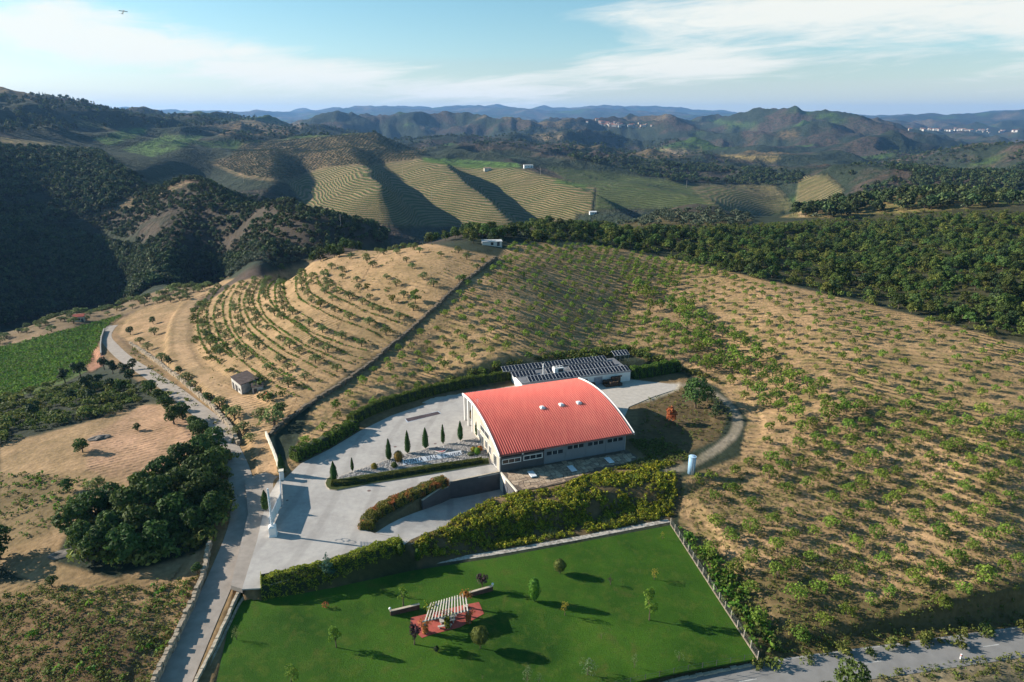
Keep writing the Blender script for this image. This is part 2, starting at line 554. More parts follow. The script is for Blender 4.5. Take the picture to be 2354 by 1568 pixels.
def P(px, py, rmin=70.0):
    """first ground point on the sight line through (px, py)"""
    r = ray(px, py)
    h = math.hypot(r[0], r[1])
    a = math.atan2(r[0], r[1])
    j = int(np.clip(np.searchsorted(ang, a) - 1, 0, NA - 2))
    s = (a - ang[j]) / (ang[j + 1] - ang[j])
    prof = GZ[:, j] * (1 - s) + GZ[:, j + 1] * s
    rr = np.exp(lr)
    line = CAM_H + r[2] / h * rr
    below = np.nonzero((line < prof) & (rr > rmin))[0]
    if len(below) == 0:
        return None
    i = max(int(below[0]), 1)
    d0, d1 = line[i - 1] - prof[i - 1], line[i] - prof[i]
    t = d0 / (d0 - d1) if d0 > 0 else 0
    rad = rr[i - 1] + t * (rr[i] - rr[i - 1])
    return (math.sin(a) * rad, math.cos(a) * rad, float(prof[i - 1] + t * (prof[i] - prof[i - 1])))

# ------------------------------------------------------------------ land use
VPX, VPY, _zc = proj(GX, GY, GZ)
# colours of soils and cover (linear albedo)
LC = dict(scrub=(.030, .040, .027), soil=(.305, .202, .112), soil2=(.29, .19, .115), dry=(.295, .195, .11), drygrass=(.25, .185, .075), wood=(.022, .034, .018), vine=(.055, .105, .022),
          terr=(.22, .16, .09), olive=(.20, .14, .085), field=(.085, .15, .035), sand=(.40, .28, .17), heath=(.070, .052, .042), weedy=(.11, .085, .04), verge=(.245, .16, .085), blue=(.06, .07, .04))


def npoly(pts, d0=0, d1=1e9):
    b = inpoly(VPX, VPY, pts)
    return b & (RR > d0) & (RR < d1)


COLR = np.zeros((NR, NA, 3))
FX = np.zeros((NR, NA, 4))            # furrow, terrace, vine row, patch
PH = np.zeros((NR, NA))               # distance across furrows / rows, in rows
nz = fbm(GX / 300 + 4, GY / 300, 4)
patch = fbm(GX / 700 - 3, GY / 700 + 2, 3)
base = np.array(LC['scrub'])[None, None] * np.ones((NR, NA, 1))
t = sstep(.02, .2, nz)[..., None]
base = base * (1 - t) + np.array(LC['heath']) * t
t = (sstep(.28, .36, patch) * sstep(700, 1300, RR))[..., None]
base = base * (1 - t) + np.array(LC['terr']) * .6 * t
t = (sstep(.25, .32, -patch) * sstep(700, 1300, RR))[..., None]
base = base * (1 - t) + np.array(LC['field']) * .6 * t
COLR[:] = base


def paint(mask, col, amt=1.0, fx=None, soft=1):
    m = mask.astype(float)
    for _ in range(soft):                      # a few metres of soft edge
        m = (m + np.roll(m, 1, 0) + np.roll(m, -1, 0) + np.roll(m, 1, 1) + np.roll(m, -1, 1)) / 5
    m = m * amt
    COLR[:] = COLR * (1 - m[..., None]) + np.array(LC[col] if isinstance(col, str) else col) * m[..., None]
    if fx is not None:
        FX[:] = FX * (1 - m[..., None]) + np.array(fx) * m[..., None]


NEARM = RR < 640
# woods and valleys
paint(npoly([(-300, 420), (230, 330), (430, 330), (520, 470), (880, 530), (900, 560), (520, 640), (0, 765), (-300, 800)], 540, 1500), 'wood', .85, (0, 0, 0, 0), 2)
paint(npoly([(-200, 200), (430, 270), (560, 260), (430, 300), (200, 300), (0, 300), (-200, 300)], 1400, 5000), 'wood', .9, (0, 0, 0, 0), 2)
paint(npoly([(380, 380), (560, 400), (700, 490), (860, 520), (860, 560), (640, 600), (330, 560), (200, 480)], 400, 1000), 'heath', .8, None, 2)
for pl in ([(200, 470), (300, 430), (420, 400), (470, 410), (330, 470), (230, 500)], [(380, 378), (440, 372), (470, 392), (420, 398)]):
    paint(npoly(pl, 400, 1200), 'soil2', .5, (0, .55, 0, 0))
# right wood
WOODR = [(1330, 556), (1180, 520), (1300, 492), (1420, 510), (1560, 520), (1700, 520), (1800, 510), (1900, 500), (2060, 470), (2353, 470), (2700, 480), (2700, 900), (2353, 790), (2100, 715), (1880, 665), (1740, 632), (1560, 590)]
paint(npoly(WOODR, 300, 700) | npoly(WOODR, 180, 700) & (GZ > 0), (.055, .052, .026), .85, (0, 0, 0, 0), 2)
paint(npoly([(1230, 545), (1330, 556), (1560, 590), (1760, 640), (1700, 610), (1480, 560), (1330, 530)], 250, 700), 'scrub', .7)
# plateau strip with vines and olives behind the wood
paint(npoly([(1300, 520), (1380, 495), (1500, 485), (1640, 488), (1730, 505), (1700, 520), (1500, 520), (1400, 522)], 380, 800), 'weedy', .9, (0, 0, .6, 0))
paint(npoly([(1790, 500), (1920, 462), (2050, 448), (2200, 440), (2353, 440), (2353, 470), (2200, 480), (2060, 490), (1900, 500)], 450, 1100), 'drygrass', .85, (.0, .5, 0, 0))
paint(npoly([(1800, 500), (1935, 458), (1940, 470), (1850, 500)], 450, 1100), 'sand', .8, (0, .8, 0, 0))
paint(npoly([(2260, 455), (2400, 442), (2400, 470), (2300, 468)], 450, 1100), 'vine', .9)
# terraced hills
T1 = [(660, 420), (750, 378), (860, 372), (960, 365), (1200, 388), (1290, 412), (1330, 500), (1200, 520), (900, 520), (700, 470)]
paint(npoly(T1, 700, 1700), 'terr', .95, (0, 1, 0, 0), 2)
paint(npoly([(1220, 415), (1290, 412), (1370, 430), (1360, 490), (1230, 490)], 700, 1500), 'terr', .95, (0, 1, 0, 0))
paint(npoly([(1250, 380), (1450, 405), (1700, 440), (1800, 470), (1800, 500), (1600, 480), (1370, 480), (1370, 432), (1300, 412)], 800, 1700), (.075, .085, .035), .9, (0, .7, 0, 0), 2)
paint(npoly([(1835, 405), (1900, 405), (1940, 440), (1900, 470), (1830, 475)], 900, 2000), 'terr', .9, (0, 1, 0, 0))
paint(npoly([(1580, 425), (1780, 425), (1830, 480), (1740, 500), (1640, 480)], 900, 2000), 'terr', .55, (0, .8, 0, 0))
paint(npoly([(530, 360), (560, 330), (700, 318), (860, 305), (980, 345), (950, 370), (860, 380), (750, 385), (660, 420), (560, 410), (480, 375)], 1000, 2400), 'olive', .9, (0, .25, 0, 0), 2)
paint(npoly([(970, 362), (1190, 375), (1200, 385), (1080, 388), (975, 372)], 1000, 2000), 'field', 1)
paint(npoly([(1280, 413), (1350, 425), (1345, 434), (1270, 420)], 900, 1700), 'field', .9)
for pl, c in (([(280, 345), (380, 310), (470, 312), (430, 335), (350, 362)], 'field'), ([(215, 320), (280, 298), (340, 293), (330, 308), (250, 335)], 'field'), ([(145, 340), (215, 340), (215, 352), (150, 352)], 'sand'), ([(0, 315), (120, 330), (90, 335), (0, 325)], 'drygrass'),
              ([(170, 275), (250, 290), (250, 297), (180, 288)], 'drygrass'), ([(460, 290), (560, 275), (700, 285), (680, 310), (500, 312)], 'olive'), ([(940, 290), (1000, 290), (980, 298)], 'sand'), ([(1220, 312), (1300, 308), (1290, 320), (1230, 322)], 'sand'),
              ([(1040, 330), (1120, 322), (1180, 335), (1100, 350)], 'heath'), ([(1500, 385), (1640, 372), (1700, 395), (1640, 420), (1520, 405)], 'heath'), ([(1500, 340), (1620, 350), (1560, 358)], 'sand'), ([(0, 488), (100, 500), (90, 508), (0, 498)], 'field'), ([(1650, 355), (1800, 360), (1780, 372), (1660, 366)], 'drygrass'),
              ([(2000, 280), (2040, 300), (1900, 320), (1850, 300)], 'heath'), ([(1620, 275), (1760, 290), (1690, 292)], 'field')):
    paint(npoly(pl, 450, 9000), c, .85, (0, 0, 0, 0))
FX[..., 3] = np.clip(1 - FX[..., :3].max(-1), 0, 1) * sstep(560, 800, RR)
# near: ploughed orchard, olive slope, dry field, vineyards
ORCH = [(655, 1090), (720, 930), (905, 790), (1060, 655), (1140, 600), (1170, 560), (1330, 556), (1480, 580), (1740, 640), (2000, 700), (2353, 792), (2700, 880), (2700, 1500), (2353, 1430), (1990, 1480), (1770, 1500), (1560, 1200), (1570, 1100), (1700, 1050), (1720, 960), (1650, 890), (1560, 850), (1450, 815), (1200, 870), (1000, 900), (800, 980)]
OLIV = [(620, 1010), (700, 930), (900, 790), (1060, 650), (1140, 590), (1000, 562), (930, 558), (800, 580), (640, 625), (540, 650), (440, 720), (440, 800), (470, 860), (560, 950)]
near_o = npoly(ORCH, 100, 480)
paint(near_o, 'soil', 1, (1, 0, 0, 0), 1)
paint(npoly([(1560, 1200), (1740, 1050), (2000, 1150), (2400, 1100), (2400, 1480), (1990, 1500), (1770, 1510)], 80, 300), 'dry', .7)
paint(npoly([(1650, 1350), (1800, 1290), (2000, 1380), (2400, 1330), (2400, 1480), (1990, 1500), (1770, 1510)], 80, 300), 'weedy', .8, (.35, 0, 0, 0), 3)
paint(npoly([(1440, 640), (1500, 680), (1600, 740), (1720, 850), (1760, 920), (1660, 880), (1560, 830), (1500, 740)], 100, 480), 'soil2', .6)
paint(npoly(OLIV, 100, 480), 'soil', 1, (0.3, 0, 0, .0), 1)
paint(npoly([(300, 720), (430, 660), (540, 640), (440, 700), (440, 800), (470, 860), (520, 900), (600, 960), (640, 1090), (600, 1090), (520, 980), (420, 880), (300, 800), (260, 760)], 100, 480), 'dry', .9, (.5, 0, 0, 0))
paint(npoly([(0, 1020), (150, 980), (330, 920), (420, 930), (470, 1010), (440, 1080), (330, 1130), (170, 1200), (120, 1290), (260, 1330), (480, 1260), (470, 1300), (400, 1420), (200, 1400), (0, 1300)], 80, 330), 'dry', .95, (.05, 0, 0, 0))
paint(npoly([(200, 1010), (330, 930), (420, 940), (465, 1020), (420, 1080), (300, 1110), (200, 1080)], 80, 330), (.35, .215, .14), .8, (.22, 0, 0, 0), 2)
paint(npoly([(-200, 1090), (100, 1090), (180, 1130), (120, 1220), (0, 1270), (-200, 1300)], 80, 330), 'weedy', .6, None, 2)
paint(npoly([(-300, 1330), (120, 1340), (300, 1330), (450, 1300), (470, 1300), (350, 1568), (250, 1800), (-400, 1800)], 60, 330), 'verge', .85, (.2, 0, 0, 0), 2)
paint(npoly([(-200, 1360), (200, 1400), (330, 1480), (250, 1800), (-400, 1800)], 60, 330), (.125, .078, .042), .85, (.05, 0, 0, 0), 3)
paint(npoly([(-200, 830), (0, 800), (220, 740), (285, 722), (240, 760), (225, 840), (150, 880), (0, 925), (-200, 970)], 100, 560), 'vine', .9, (0, 0, 1, 0))
paint(npoly([(195, 840), (225, 790), (245, 770), (250, 760), (235, 840), (210, 860)], 100, 480), (.36, .17, .12), .9, (0, 0, .6, 0))
paint(npoly([(-200, 800), (0, 770), (150, 720), (300, 690), (420, 650), (540, 630), (430, 680), (285, 722), (220, 740), (0, 800)], 200, 600), 'olive', .9)
paint(npoly([(-200, 970), (0, 925), (150, 880), (240, 840), (330, 880), (400, 930), (330, 930), (150, 985), (0, 1020), (-200, 1080)], 100, 430), 'scrub', .9)
# ground by the winery and the garden
ms = NEARM & (np.abs(AZ) < 1.2)
paint(ms & (sdf(GX, GY, YARD) < 3), 'verge', .7)
d_l, _ = seg_dist(GX, GY, LANE)
paint(NEARM & (d_l < 5.5), 'verge', .8)
d_t, _ = seg_dist(GX, GY, TRACK)
paint(NEARM & (d_t < 1.3), (.28, .235, .18), .75, (0, 0, 0, 0))
d_o, _ = seg_dist(GX, GY, OTRACK)
paint(NEARM & (d_o < 2.4), (.36, .24, .14), .9, (.15, 0, 0, 0))
d_r, _ = seg_dist(GX, GY, ROAD)
paint(NEARM & (d_r < 9), 'weedy', .6, (0, 0, 0, 0), 2)
paint(npoly([(2000, 1540), (2150, 1510), (2400, 1490), (2400, 1600), (2000, 1600)], 60, 200), (.30, .24, .16), .6)
KNOLL = [(1470, 930), (1560, 900), (1640, 920), (1670, 960), (1650, 1010), (1560, 1050), (1460, 1020)]
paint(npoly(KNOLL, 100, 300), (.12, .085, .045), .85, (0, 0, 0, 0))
paint(npoly([(1400, 895), (1470, 890), (1560, 880), (1560, 895), (1500, 920), (1420, 935)], 100, 300), (.42, .38, .33), .9, (0, 0, 0, 0))
paint(npoly([(585, 1352), (930, 1248), (965, 1308), (600, 1390)], 80, 200), (.045, .05, .018), .9, (0, 0, 0, 0))
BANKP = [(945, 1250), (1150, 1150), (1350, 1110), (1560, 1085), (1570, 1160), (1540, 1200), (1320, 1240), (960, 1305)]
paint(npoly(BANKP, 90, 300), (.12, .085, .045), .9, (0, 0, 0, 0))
# forest floor tone varies
COLR *= (1 + .16 * fbm(GX / 14, GY / 14, 3) * (RR < 800))[..., None]

# furrow directions: centre of the hill runs up the slope in a fan, the right side along the contour
ph_right = (RR / 2.7) + 2.0 * fbm(GX / 26, GY / 26, 2)
ph_mid = (GX * 0.50 + GY * 0.86) / 2.4 + 1.8 * fbm(GX / 22, GY / 22, 2)
ph_dry = (GX * 0.55 - GY * 0.83) / 1.7 + 1.2 * fbm(GX / 18, GY / 18, 2)
wmid = sstep(60, -10, GX - (GY - 190) * .1) * (RR > 90)
PH = ph_right * (1 - wmid) + ph_mid * wmid
PH = np.where(GX < -62, ph_dry, PH)
vine_ph = (GX * 0.25 + GY * 0.97) / 2.6
mv = FX[..., 2] > .3
PH = np.where(mv, vine_ph, PH)
mt = RR > 420
PH = np.where(mt & (FX[..., 1] > .05), (GZ + 1.8 * fbm(GX / 50, GY / 50, 3)) / 2.0, PH)


def new_mat(name):
    m = bpy.data.materials.new(name)
    m.use_nodes = True
    nt = m.node_tree
    b = nt.nodes['Principled BSDF']
    b.inputs['Roughness'].default_value = 0.9
    if 'Specular IOR Level' in b.inputs:
        b.inputs['Specular IOR Level'].default_value = 0.2
    return m, nt, b


def ground_mat():
    m, nt, b = new_mat('ground_soil')
    col = nd(nt, 'ShaderNodeVertexColor', layer_name='land')
    fx = nd(nt, 'ShaderNodeVertexColor', layer_name='works')
    ph = nd(nt, 'ShaderNodeAttribute', attribute_name='rows')
    tc = nd(nt, 'ShaderNodeNewGeometry')
    sep = nd(nt, 'ShaderNodeSeparateColor')
    lk(nt, fx.outputs['Color'], sep.inputs[0])
    fur, ter, vin = sep.outputs
    pos = tc.outputs['Position']
    n_f = noise(nt, pos, 0.9, 3, .6)
    n_m = noise(nt, pos, 0.12, 3, .6)
    n_l = noise(nt, pos, 0.02, 4, .65)
    phs = mth(nt, 'ADD', ph.outputs['Fac'], mth(nt, 'MULTIPLY', mth(nt, 'SUBTRACT', n_f, .5), 0.55))
    s = mth(nt, 'SINE', mth(nt, 'MULTIPLY', phs, 2 * math.pi))
    s01 = mth(nt, 'MULTIPLY_ADD', s, .5, .5)
    c = mixc(nt, 1.0, col.outputs['Color'], ramp(nt, n_f, [(.25, (.72, .72, .72)), (.75, (1.25, 1.25, 1.25))]), 'MULTIPLY')
    c = mixc(nt, 1.0, c, ramp(nt, n_m, [(.3, (.75, .77, .72)), (.7, (1.22, 1.2, 1.22))]), 'MULTIPLY')
    c = mixc(nt, 1.0, c, ramp(nt, n_l, [(.3, (.80, .84, .80)), (.7, (1.18, 1.15, 1.15))]), 'MULTIPLY')
    # dry weeds in patches between the furrows
    c = mixc(nt, mth(nt, 'MULTIPLY', fur, ramp(nt, noise(nt, pos, .35, 2, .7), [(.47, (0, 0, 0)), (.70, (.7, .7, .7))])), c, (.13, .12, .038, 1))
    # scrub, trees and rocks too far away to tell apart
    nsp = noise(nt, pos, .055, 3, .75)
    c = mixc(nt, mth(nt, 'MULTIPLY', fx.outputs['Alpha'], ramp(nt, nsp, [(.47, (0, 0, 0)), (.58, (.8, .8, .8))])), c, (.017, .028, .016, 1))
    # terraces: a band of vines, a band of bare bank
    tb = ramp(nt, mth(nt, 'MULTIPLY_ADD', mth(nt, 'SUBTRACT', noise(nt, pos, .03, 3, .8), .5), 1.3, s01), [(.35, (0, 0, 0)), (.62, (1, 1, 1))])
    c = mixc(nt, mth(nt, 'MULTIPLY', mth(nt, 'MULTIPLY', ter, .92), tb), c, (.052, .082, .022, 1))
    c = mixc(nt, mth(nt, 'MULTIPLY', mth(nt, 'MULTIPLY', vin, .8), ramp(nt, s01, [(.1, (1, 1, 1)), (.4, (0, 0, 0))])), c, (.10, .085, .04, 1))
    lk(nt, c, b.inputs['Base Color'])
    b.inputs['Roughness'].default_value = 0.95
    b.inputs['Specular IOR Level'].default_value = 0.1
    hgt = mth(nt, 'ADD', mth(nt, 'MULTIPLY', mth(nt, 'MULTIPLY', s, fur), ramp(nt, noise(nt, pos, .07, 3, .7), [(.34, (.05, .05, .05)), (.62, (.36, .36, .36))])), mth(nt, 'MULTIPLY', n_f, .22))
    hgt = mth(nt, 'ADD', hgt, mth(nt, 'MULTIPLY', mth(nt, 'MULTIPLY', s, vin), .22))
    hgt = mth(nt, 'ADD', hgt, mth(nt, 'MULTIPLY', mth(nt, 'MULTIPLY', s, ter), 1.0))
    hgt = mth(nt, 'ADD', hgt, mth(nt, 'MULTIPLY', n_m, .5))
    hgt = mth(nt, 'ADD', hgt, mth(nt, 'MULTIPLY', mth(nt, 'MULTIPLY', nsp, fx.outputs['Alpha']), 9.0))
    bp = nd(nt, 'ShaderNodeBump')
    bp.inputs['Strength'].default_value = 0.9
    bp.inputs['Distance'].default_value = 1.0
    lk(nt, hgt, bp.inputs['Height'])
    lk(nt, bp.outputs[0], b.inputs['Normal'])
    return m


def build_ground():
    nv = NR * NA
    co = np.stack([GX, GY, GZ], -1).reshape(-1, 3).astype(np.float32)
    i = np.arange(NR - 1)[:, None] * NA + np.arange(NA - 1)[None]
    q = np.stack([i, i + 1, i + NA + 1, i + NA], -1).reshape(-1, 4)[:, ::-1].astype(np.int32)
    me = bpy.data.meshes.new('ground')
    me.vertices.add(nv)
    me.vertices.foreach_set('co', co.ravel())
    me.loops.add(q.size)
    me.loops.foreach_set('vertex_index', q.ravel())
    me.polygons.add(len(q))
    me.polygons.foreach_set('loop_start', np.arange(0, q.size, 4, dtype=np.int32))
    me.polygons.foreach_set('use_smooth', np.ones(len(q), bool))
    me.update(calc_edges=True)
    a = me.color_attributes.new('land', 'FLOAT_COLOR', 'POINT')
    a.data.foreach_set('color', np.concatenate([np.clip(COLR, .004, .8), np.ones((NR, NA, 1))], -1).astype(np.float32).ravel())
    a = me.color_attributes.new('works', 'FLOAT_COLOR', 'POINT')
    a.data.foreach_set('color', FX.astype(np.float32).ravel())
    a = me.attributes.new('rows', 'FLOAT', 'POINT')
    a.data.foreach_set('value', PH.astype(np.float32).ravel())
    me.materials.append(ground_mat())
    o = bpy.data.objects.new('ground', me)
    o['kind'] = 'structure'
    COL.objects.link(o)
    return o


build_ground()

# ------------------------------------------------------------------ building blocks
RNG = np.random.default_rng(11)


def tag(o, label=None, cat=None, group=None, kind=None):
    if label:
        o['label'] = label
    if cat:
        o['category'] = cat
    if group:
        o['group'] = group
    if kind:
        o['kind'] = kind
    return o


def thing(name, label, cat, loc=(0, 0, 0), rz=0.0, group=None, scale=1.0):
    o = bpy.data.objects.new(name, None)
    o.empty_display_size = 0.5
    o.location = loc
    o.rotation_euler = (0, 0, rz)
    o.scale = (scale, scale, scale)
    COL.objects.link(o)
    return tag(o, label, cat, group)


def link(name, me, parent=None, loc=(0, 0, 0), rz=0.0, scale=1.0):
    o = bpy.data.objects.new(name, me)
    o.location = loc
    o.rotation_euler = (0, 0, rz)
    o.scale = scale if isinstance(scale, tuple) else (scale, scale, scale)
    if parent is not None:
        o.parent = parent
    COL.objects.link(o)
    return o


class MB:
    def __init__(self):
        self.v, self.f, self.m = [], [], []

    def add(self, vs, fs, mi=0):
        n = len(self.v)
        self.v += [tuple(map(float, p)) for p in vs]
        self.f += [tuple(n + i for i in f) for f in fs]
        self.m += [mi] * len(fs)
        return self

    def box(self, c, s, rz=0.0, mi=0):
        x, y, z = s[0] / 2, s[1] / 2, s[2] / 2
        co, si = math.cos(rz), math.sin(rz)
        vs = [(c[0] + a * x * co - b * y * si, c[1] + a * x * si + b * y * co, c[2] + d * z) for d in (-1, 1) for a, b in ((-1, -1), (1, -1), (1, 1), (-1, 1))]
        return self.hexa(vs, mi)

    def hexa(self, vs, mi=0):
        return self.add(vs, [(3, 2, 1, 0), (4, 5, 6, 7), (0, 1, 5, 4), (1, 2, 6, 5), (2, 3, 7, 6), (3, 0, 4, 7)], mi)

    def prism(self, pl, z0, z1, mi=0):
        """upright prism over a plan polygon; z0 and z1 may be functions of (x, y)"""
        n = len(pl)
        f0 = z0 if callable(z0) else (lambda x, y: z0)
        f1 = z1 if callable(z1) else (lambda x, y: z1)
        ar = sum(pl[i][0] * pl[(i + 1) % n][1] - pl[(i + 1) % n][0] * pl[i][1] for i in range(n))
        if ar < 0:
            pl = pl[::-1]
        vs = [(p[0], p[1], f0(*p[:2])) for p in pl] + [(p[0], p[1], f1(*p[:2])) for p in pl]
        fs = [tuple(range(n - 1, -1, -1)), tuple(range(n, 2 * n))] + [(i, (i + 1) % n, n + (i + 1) % n, n + i) for i in range(n)]
        return self.add(vs, fs, mi)

    def tube(self, a, b, r0, r1=None, n=8, mi=0):
        r1 = r0 if r1 is None else r1
        a, b = Vector(a), Vector(b)
        d = (b - a).normalized()
        u = d.orthogonal().normalized()
        w = d.cross(u)
        vs = []
        for p, r in ((a, r0), (b, r1)):
            for i in range(n):
                t = 2 * math.pi * i / n
                vs.append(p + u * (r * math.cos(t)) + w * (r * math.sin(t)))
        fs = [(i, (i + 1) % n, n + (i + 1) % n, n + i) for i in range(n)] + [tuple(range(n - 1, -1, -1)), tuple(range(n, 2 * n))]
        return self.add(vs, fs, mi)

    def ball(self, c, r, n=10, mi=0, sz=1.0):
        vs = [(c[0], c[1], c[2] - r * sz)]
        for i in range(1, n // 2):
            t = math.pi * i / (n // 2)
            for j in range(n):
                a = 2 * math.pi * j / n
                vs.append((c[0] + r * math.sin(t) * math.cos(a), c[1] + r * math.sin(t) * math.sin(a), c[2] - r * sz * math.cos(t)))
        vs.append((c[0], c[1], c[2] + r * sz))
        k = n // 2 - 1
        fs = [(0, 1 + (j + 1) % n, 1 + j) for j in range(n)]
        for i in range(k - 1):
            fs += [(1 + i * n + j, 1 + i * n + (j + 1) % n, 1 + (i + 1) * n + (j + 1) % n, 1 + (i + 1) * n + j) for j in range(n)]
        e = len(vs) - 1
        fs += [(e, 1 + (k - 1) * n + j, 1 + (k - 1) * n + (j + 1) % n) for j in range(n)]
        return self.add(vs, fs, mi)

    def mesh(self, name, mats, smooth=False):
        me = bpy.data.meshes.new(name)
        me.from_pydata(self.v, [], self.f)
        for m in (mats if isinstance(mats, (list, tuple)) else [mats]):
            me.materials.append(m)
        if len(set(self.m)) > 1:
            me.polygons.foreach_set('material_index', self.m)
        if smooth:
            me.polygons.foreach_set('use_smooth', [True] * len(self.f))
        me.update()
        return me

    def build(self, name, mats, parent=None, smooth=False):
        """world coordinates; kept relative to the parent's place"""
        if parent is not None:
            p = parent
            off = Vector((0, 0, 0))
            while p is not None:
                off += p.location
                p = p.parent
            self.v = [(x - off.x, y - off.y, z - off.z) for x, y, z in self.v]
        return link(name, self.mesh(name, mats, smooth), parent)


# ------------------------------------------------------------------ materials
MATS = {}


def surf(name, col, rough=.8, var=.12, scale=2.0, bump=.0, spec=.25, metal=0.0, col2=None, detail=3, per_obj=0.0):
    if name in MATS:
        return MATS[name]
    m, nt, b = new_mat(name)
    tc = nd(nt, 'ShaderNodeTexCoord')
    g = nd(nt, 'ShaderNodeNewGeometry')
    n = noise(nt, g.outputs['Position'], scale, detail, .6)
    if col2 is None:
        lo = tuple(max(0, c * (1 - var * 1.6)) for c in col)
        hi = tuple(c * (1 + var * 1.6) for c in col)
    else:
        lo, hi = col, col2
    c = ramp(nt, n, [(.3, lo), (.7, hi)])
    if per_obj:
        oi = nd(nt, 'ShaderNodeObjectInfo')
        c = mixc(nt, 1.0, c, ramp(nt, oi.outputs['Random'], [(0, (1 - per_obj,) * 3), (1, (1 + per_obj,) * 3)]), 'MULTIPLY')
    lk(nt, c, b.inputs['Base Color'])
    b.inputs['Roughness'].default_value = rough
    b.inputs['Metallic'].default_value = metal
    b.inputs['Specular IOR Level'].default_value = spec
    if bump:
        bp = nd(nt, 'ShaderNodeBump')
        bp.inputs['Strength'].default_value = 0.7
        bp.inputs['Distance'].default_value = bump
        lk(nt, noise(nt, g.outputs['Position'], scale * 3, detail, .6), bp.inputs['Height'])
        lk(nt, bp.outputs[0], b.inputs['Normal'])
    MATS[name] = m
    return m


def foliage(name, c0, c1, trans=.28, objvar=.22, hue=.02, patch=None):
    if name in MATS:
        return MATS[name]
    m, nt, b = new_mat(name)
    g = nd(nt, 'ShaderNodeNewGeometry')
    oi = nd(nt, 'ShaderNodeObjectInfo')
    c = ramp(nt, g.outputs['Random Per Island'], [(0, c0), (1, c1)])
    if patch:
        n = noise(nt, g.outputs['Position'], patch[1], 3, .6)
        c = mixc(nt, ramp(nt, n, [(patch[2], (0, 0, 0)), (patch[2] + .14, (1, 1, 1))]), c, patch[0])
    hs = nt.nodes.new('ShaderNodeHueSaturation')
    lk(nt, c, hs.inputs['Color'])
    lk(nt, mth(nt, 'MULTIPLY_ADD', oi.outputs['Random'], 2 * hue, .5 - hue), hs.inputs['Hue'])
    r2 = mth(nt, 'FRACT', mth(nt, 'MULTIPLY', oi.outputs['Random'], 7.31))
    lk(nt, mth(nt, 'MULTIPLY_ADD', r2, 2 * objvar, 1 - objvar), hs.inputs['Value'])
    lk(nt, hs.outputs[0], b.inputs['Base Color'])
    b.inputs['Roughness'].default_value = .7
    b.inputs['Specular IOR Level'].default_value = .15
    tr = nd(nt, 'ShaderNodeBsdfTranslucent')
    lk(nt, hs.outputs[0], tr.inputs['Color'])
    mx = nd(nt, 'ShaderNodeMixShader')
    mx.inputs[0].default_value = trans
    lk(nt, b.outputs[0], mx.inputs[1])
    lk(nt, tr.outputs[0], mx.inputs[2])
    lk(nt, mx.outputs[0], nt.nodes['Material Output'].inputs[0])
    MATS[name] = m
    return m


BARK = surf('bark', (.10, .075, .055), .9, .3, 6)
F_ALM = foliage('almond_leaves', (.075, .135, .018), (.21, .29, .045), .4, .28)
F_OLI = foliage('olive_leaves', (.075, .110, .032), (.20, .24, .085), .28, .28, .03)
F_OAK = foliage('oak_leaves', (.030, .060, .016), (.085, .135, .030), .25, .3, .025)
F_FOR = foliage('wood_leaves', (.028, .052, .016), (.11, .15, .035), .28, .6, .035)
F_PIN = foliage('pine_needles', (.020, .042, .018), (.055, .085, .030), .15, .2)
F_CYP = foliage('cypress_leaves', (.022, .060, .014), (.060, .125, .028), .2, .15)
F_TOP = foliage('box_leaves', (.055, .075, .016), (.15, .165, .035), .25, .2)
F_PUR = foliage('purple_leaves', (.030, .014, .022), (.085, .045, .060), .2, .15)
F_YEL = foliage('yellowing_leaves', (.19, .17, .025), (.36, .29, .045), .35, .2)
F_YGR = foliage('bright_leaves', (.06, .15, .018), (.17, .29, .04), .38, .2)
F_RED = foliage('rusty_leaves', (.28, .085, .025), (.50, .20, .07), .3, .15)
F_GRY = foliage('sage_leaves', (.07, .11, .05), (.17, .21, .11), .25, .2)
F_HED = foliage('hedge_leaves', (.030, .075, .012), (.14, .20, .025), .3, .1)
F_IVY = foliage('creeper_leaves', (.045, .085, .010), (.42, .41, .035), .42, .3, .03)
F_RHE = foliage('red_hedge_leaves', (.08, .085, .016), (.24, .20, .035), .25, .1, .01, ((.34, .10, .035), .5, .50))
F_WEED = foliage('weed_leaves', (.055, .085, .018), (.17, .19, .045), .3, .3, .03)
F_VIN = foliage('vine_leaves', (.045, .12, .014), (.14, .25, .03), .36, .3, .02)
F_FAR = foliage('far_leaves', (.022, .040, .018), (.095, .125, .042), .2, .55, .035)
F_FOL = foliage('far_olive_leaves', (.055, .075, .045), (.12, .14, .09), .15, .25)

# ------------------------------------------------------------------ plants


def quads_to_mesh(name, V, nq, mats, extra=None):
    """V: (4*nq, 3) leaf corners; extra: an MB with stems (second material)"""
    F = np.arange(4 * nq).reshape(-1, 4)
    me = bpy.data.meshes.new(name)
    ev = np.array(extra.v) if extra and extra.v else np.zeros((0, 3))
    nv = len(V) + len(ev)
    me.vertices.add(nv)
    me.vertices.foreach_set('co', np.concatenate([V, ev]).astype(np.float32).ravel())
    loops = list(F.ravel())
    starts = list(range(0, 4 * nq, 4))
    mi = [0] * nq
    if extra:
        for f in extra.f:
            starts.append(len(loops))
            loops += [len(V) + i for i in f]
            mi.append(1)
    me.loops.add(len(loops))
    me.loops.foreach_set('vertex_index', np.array(loops, np.int32))
    me.polygons.add(len(starts))
    me.polygons.foreach_set('loop_start', np.array(starts, np.int32))
    for m in mats:
        me.materials.append(m)
    me.polygons.foreach_set('material_index', np.array(mi, np.int32))
    me.update(calc_edges=True)
    return me


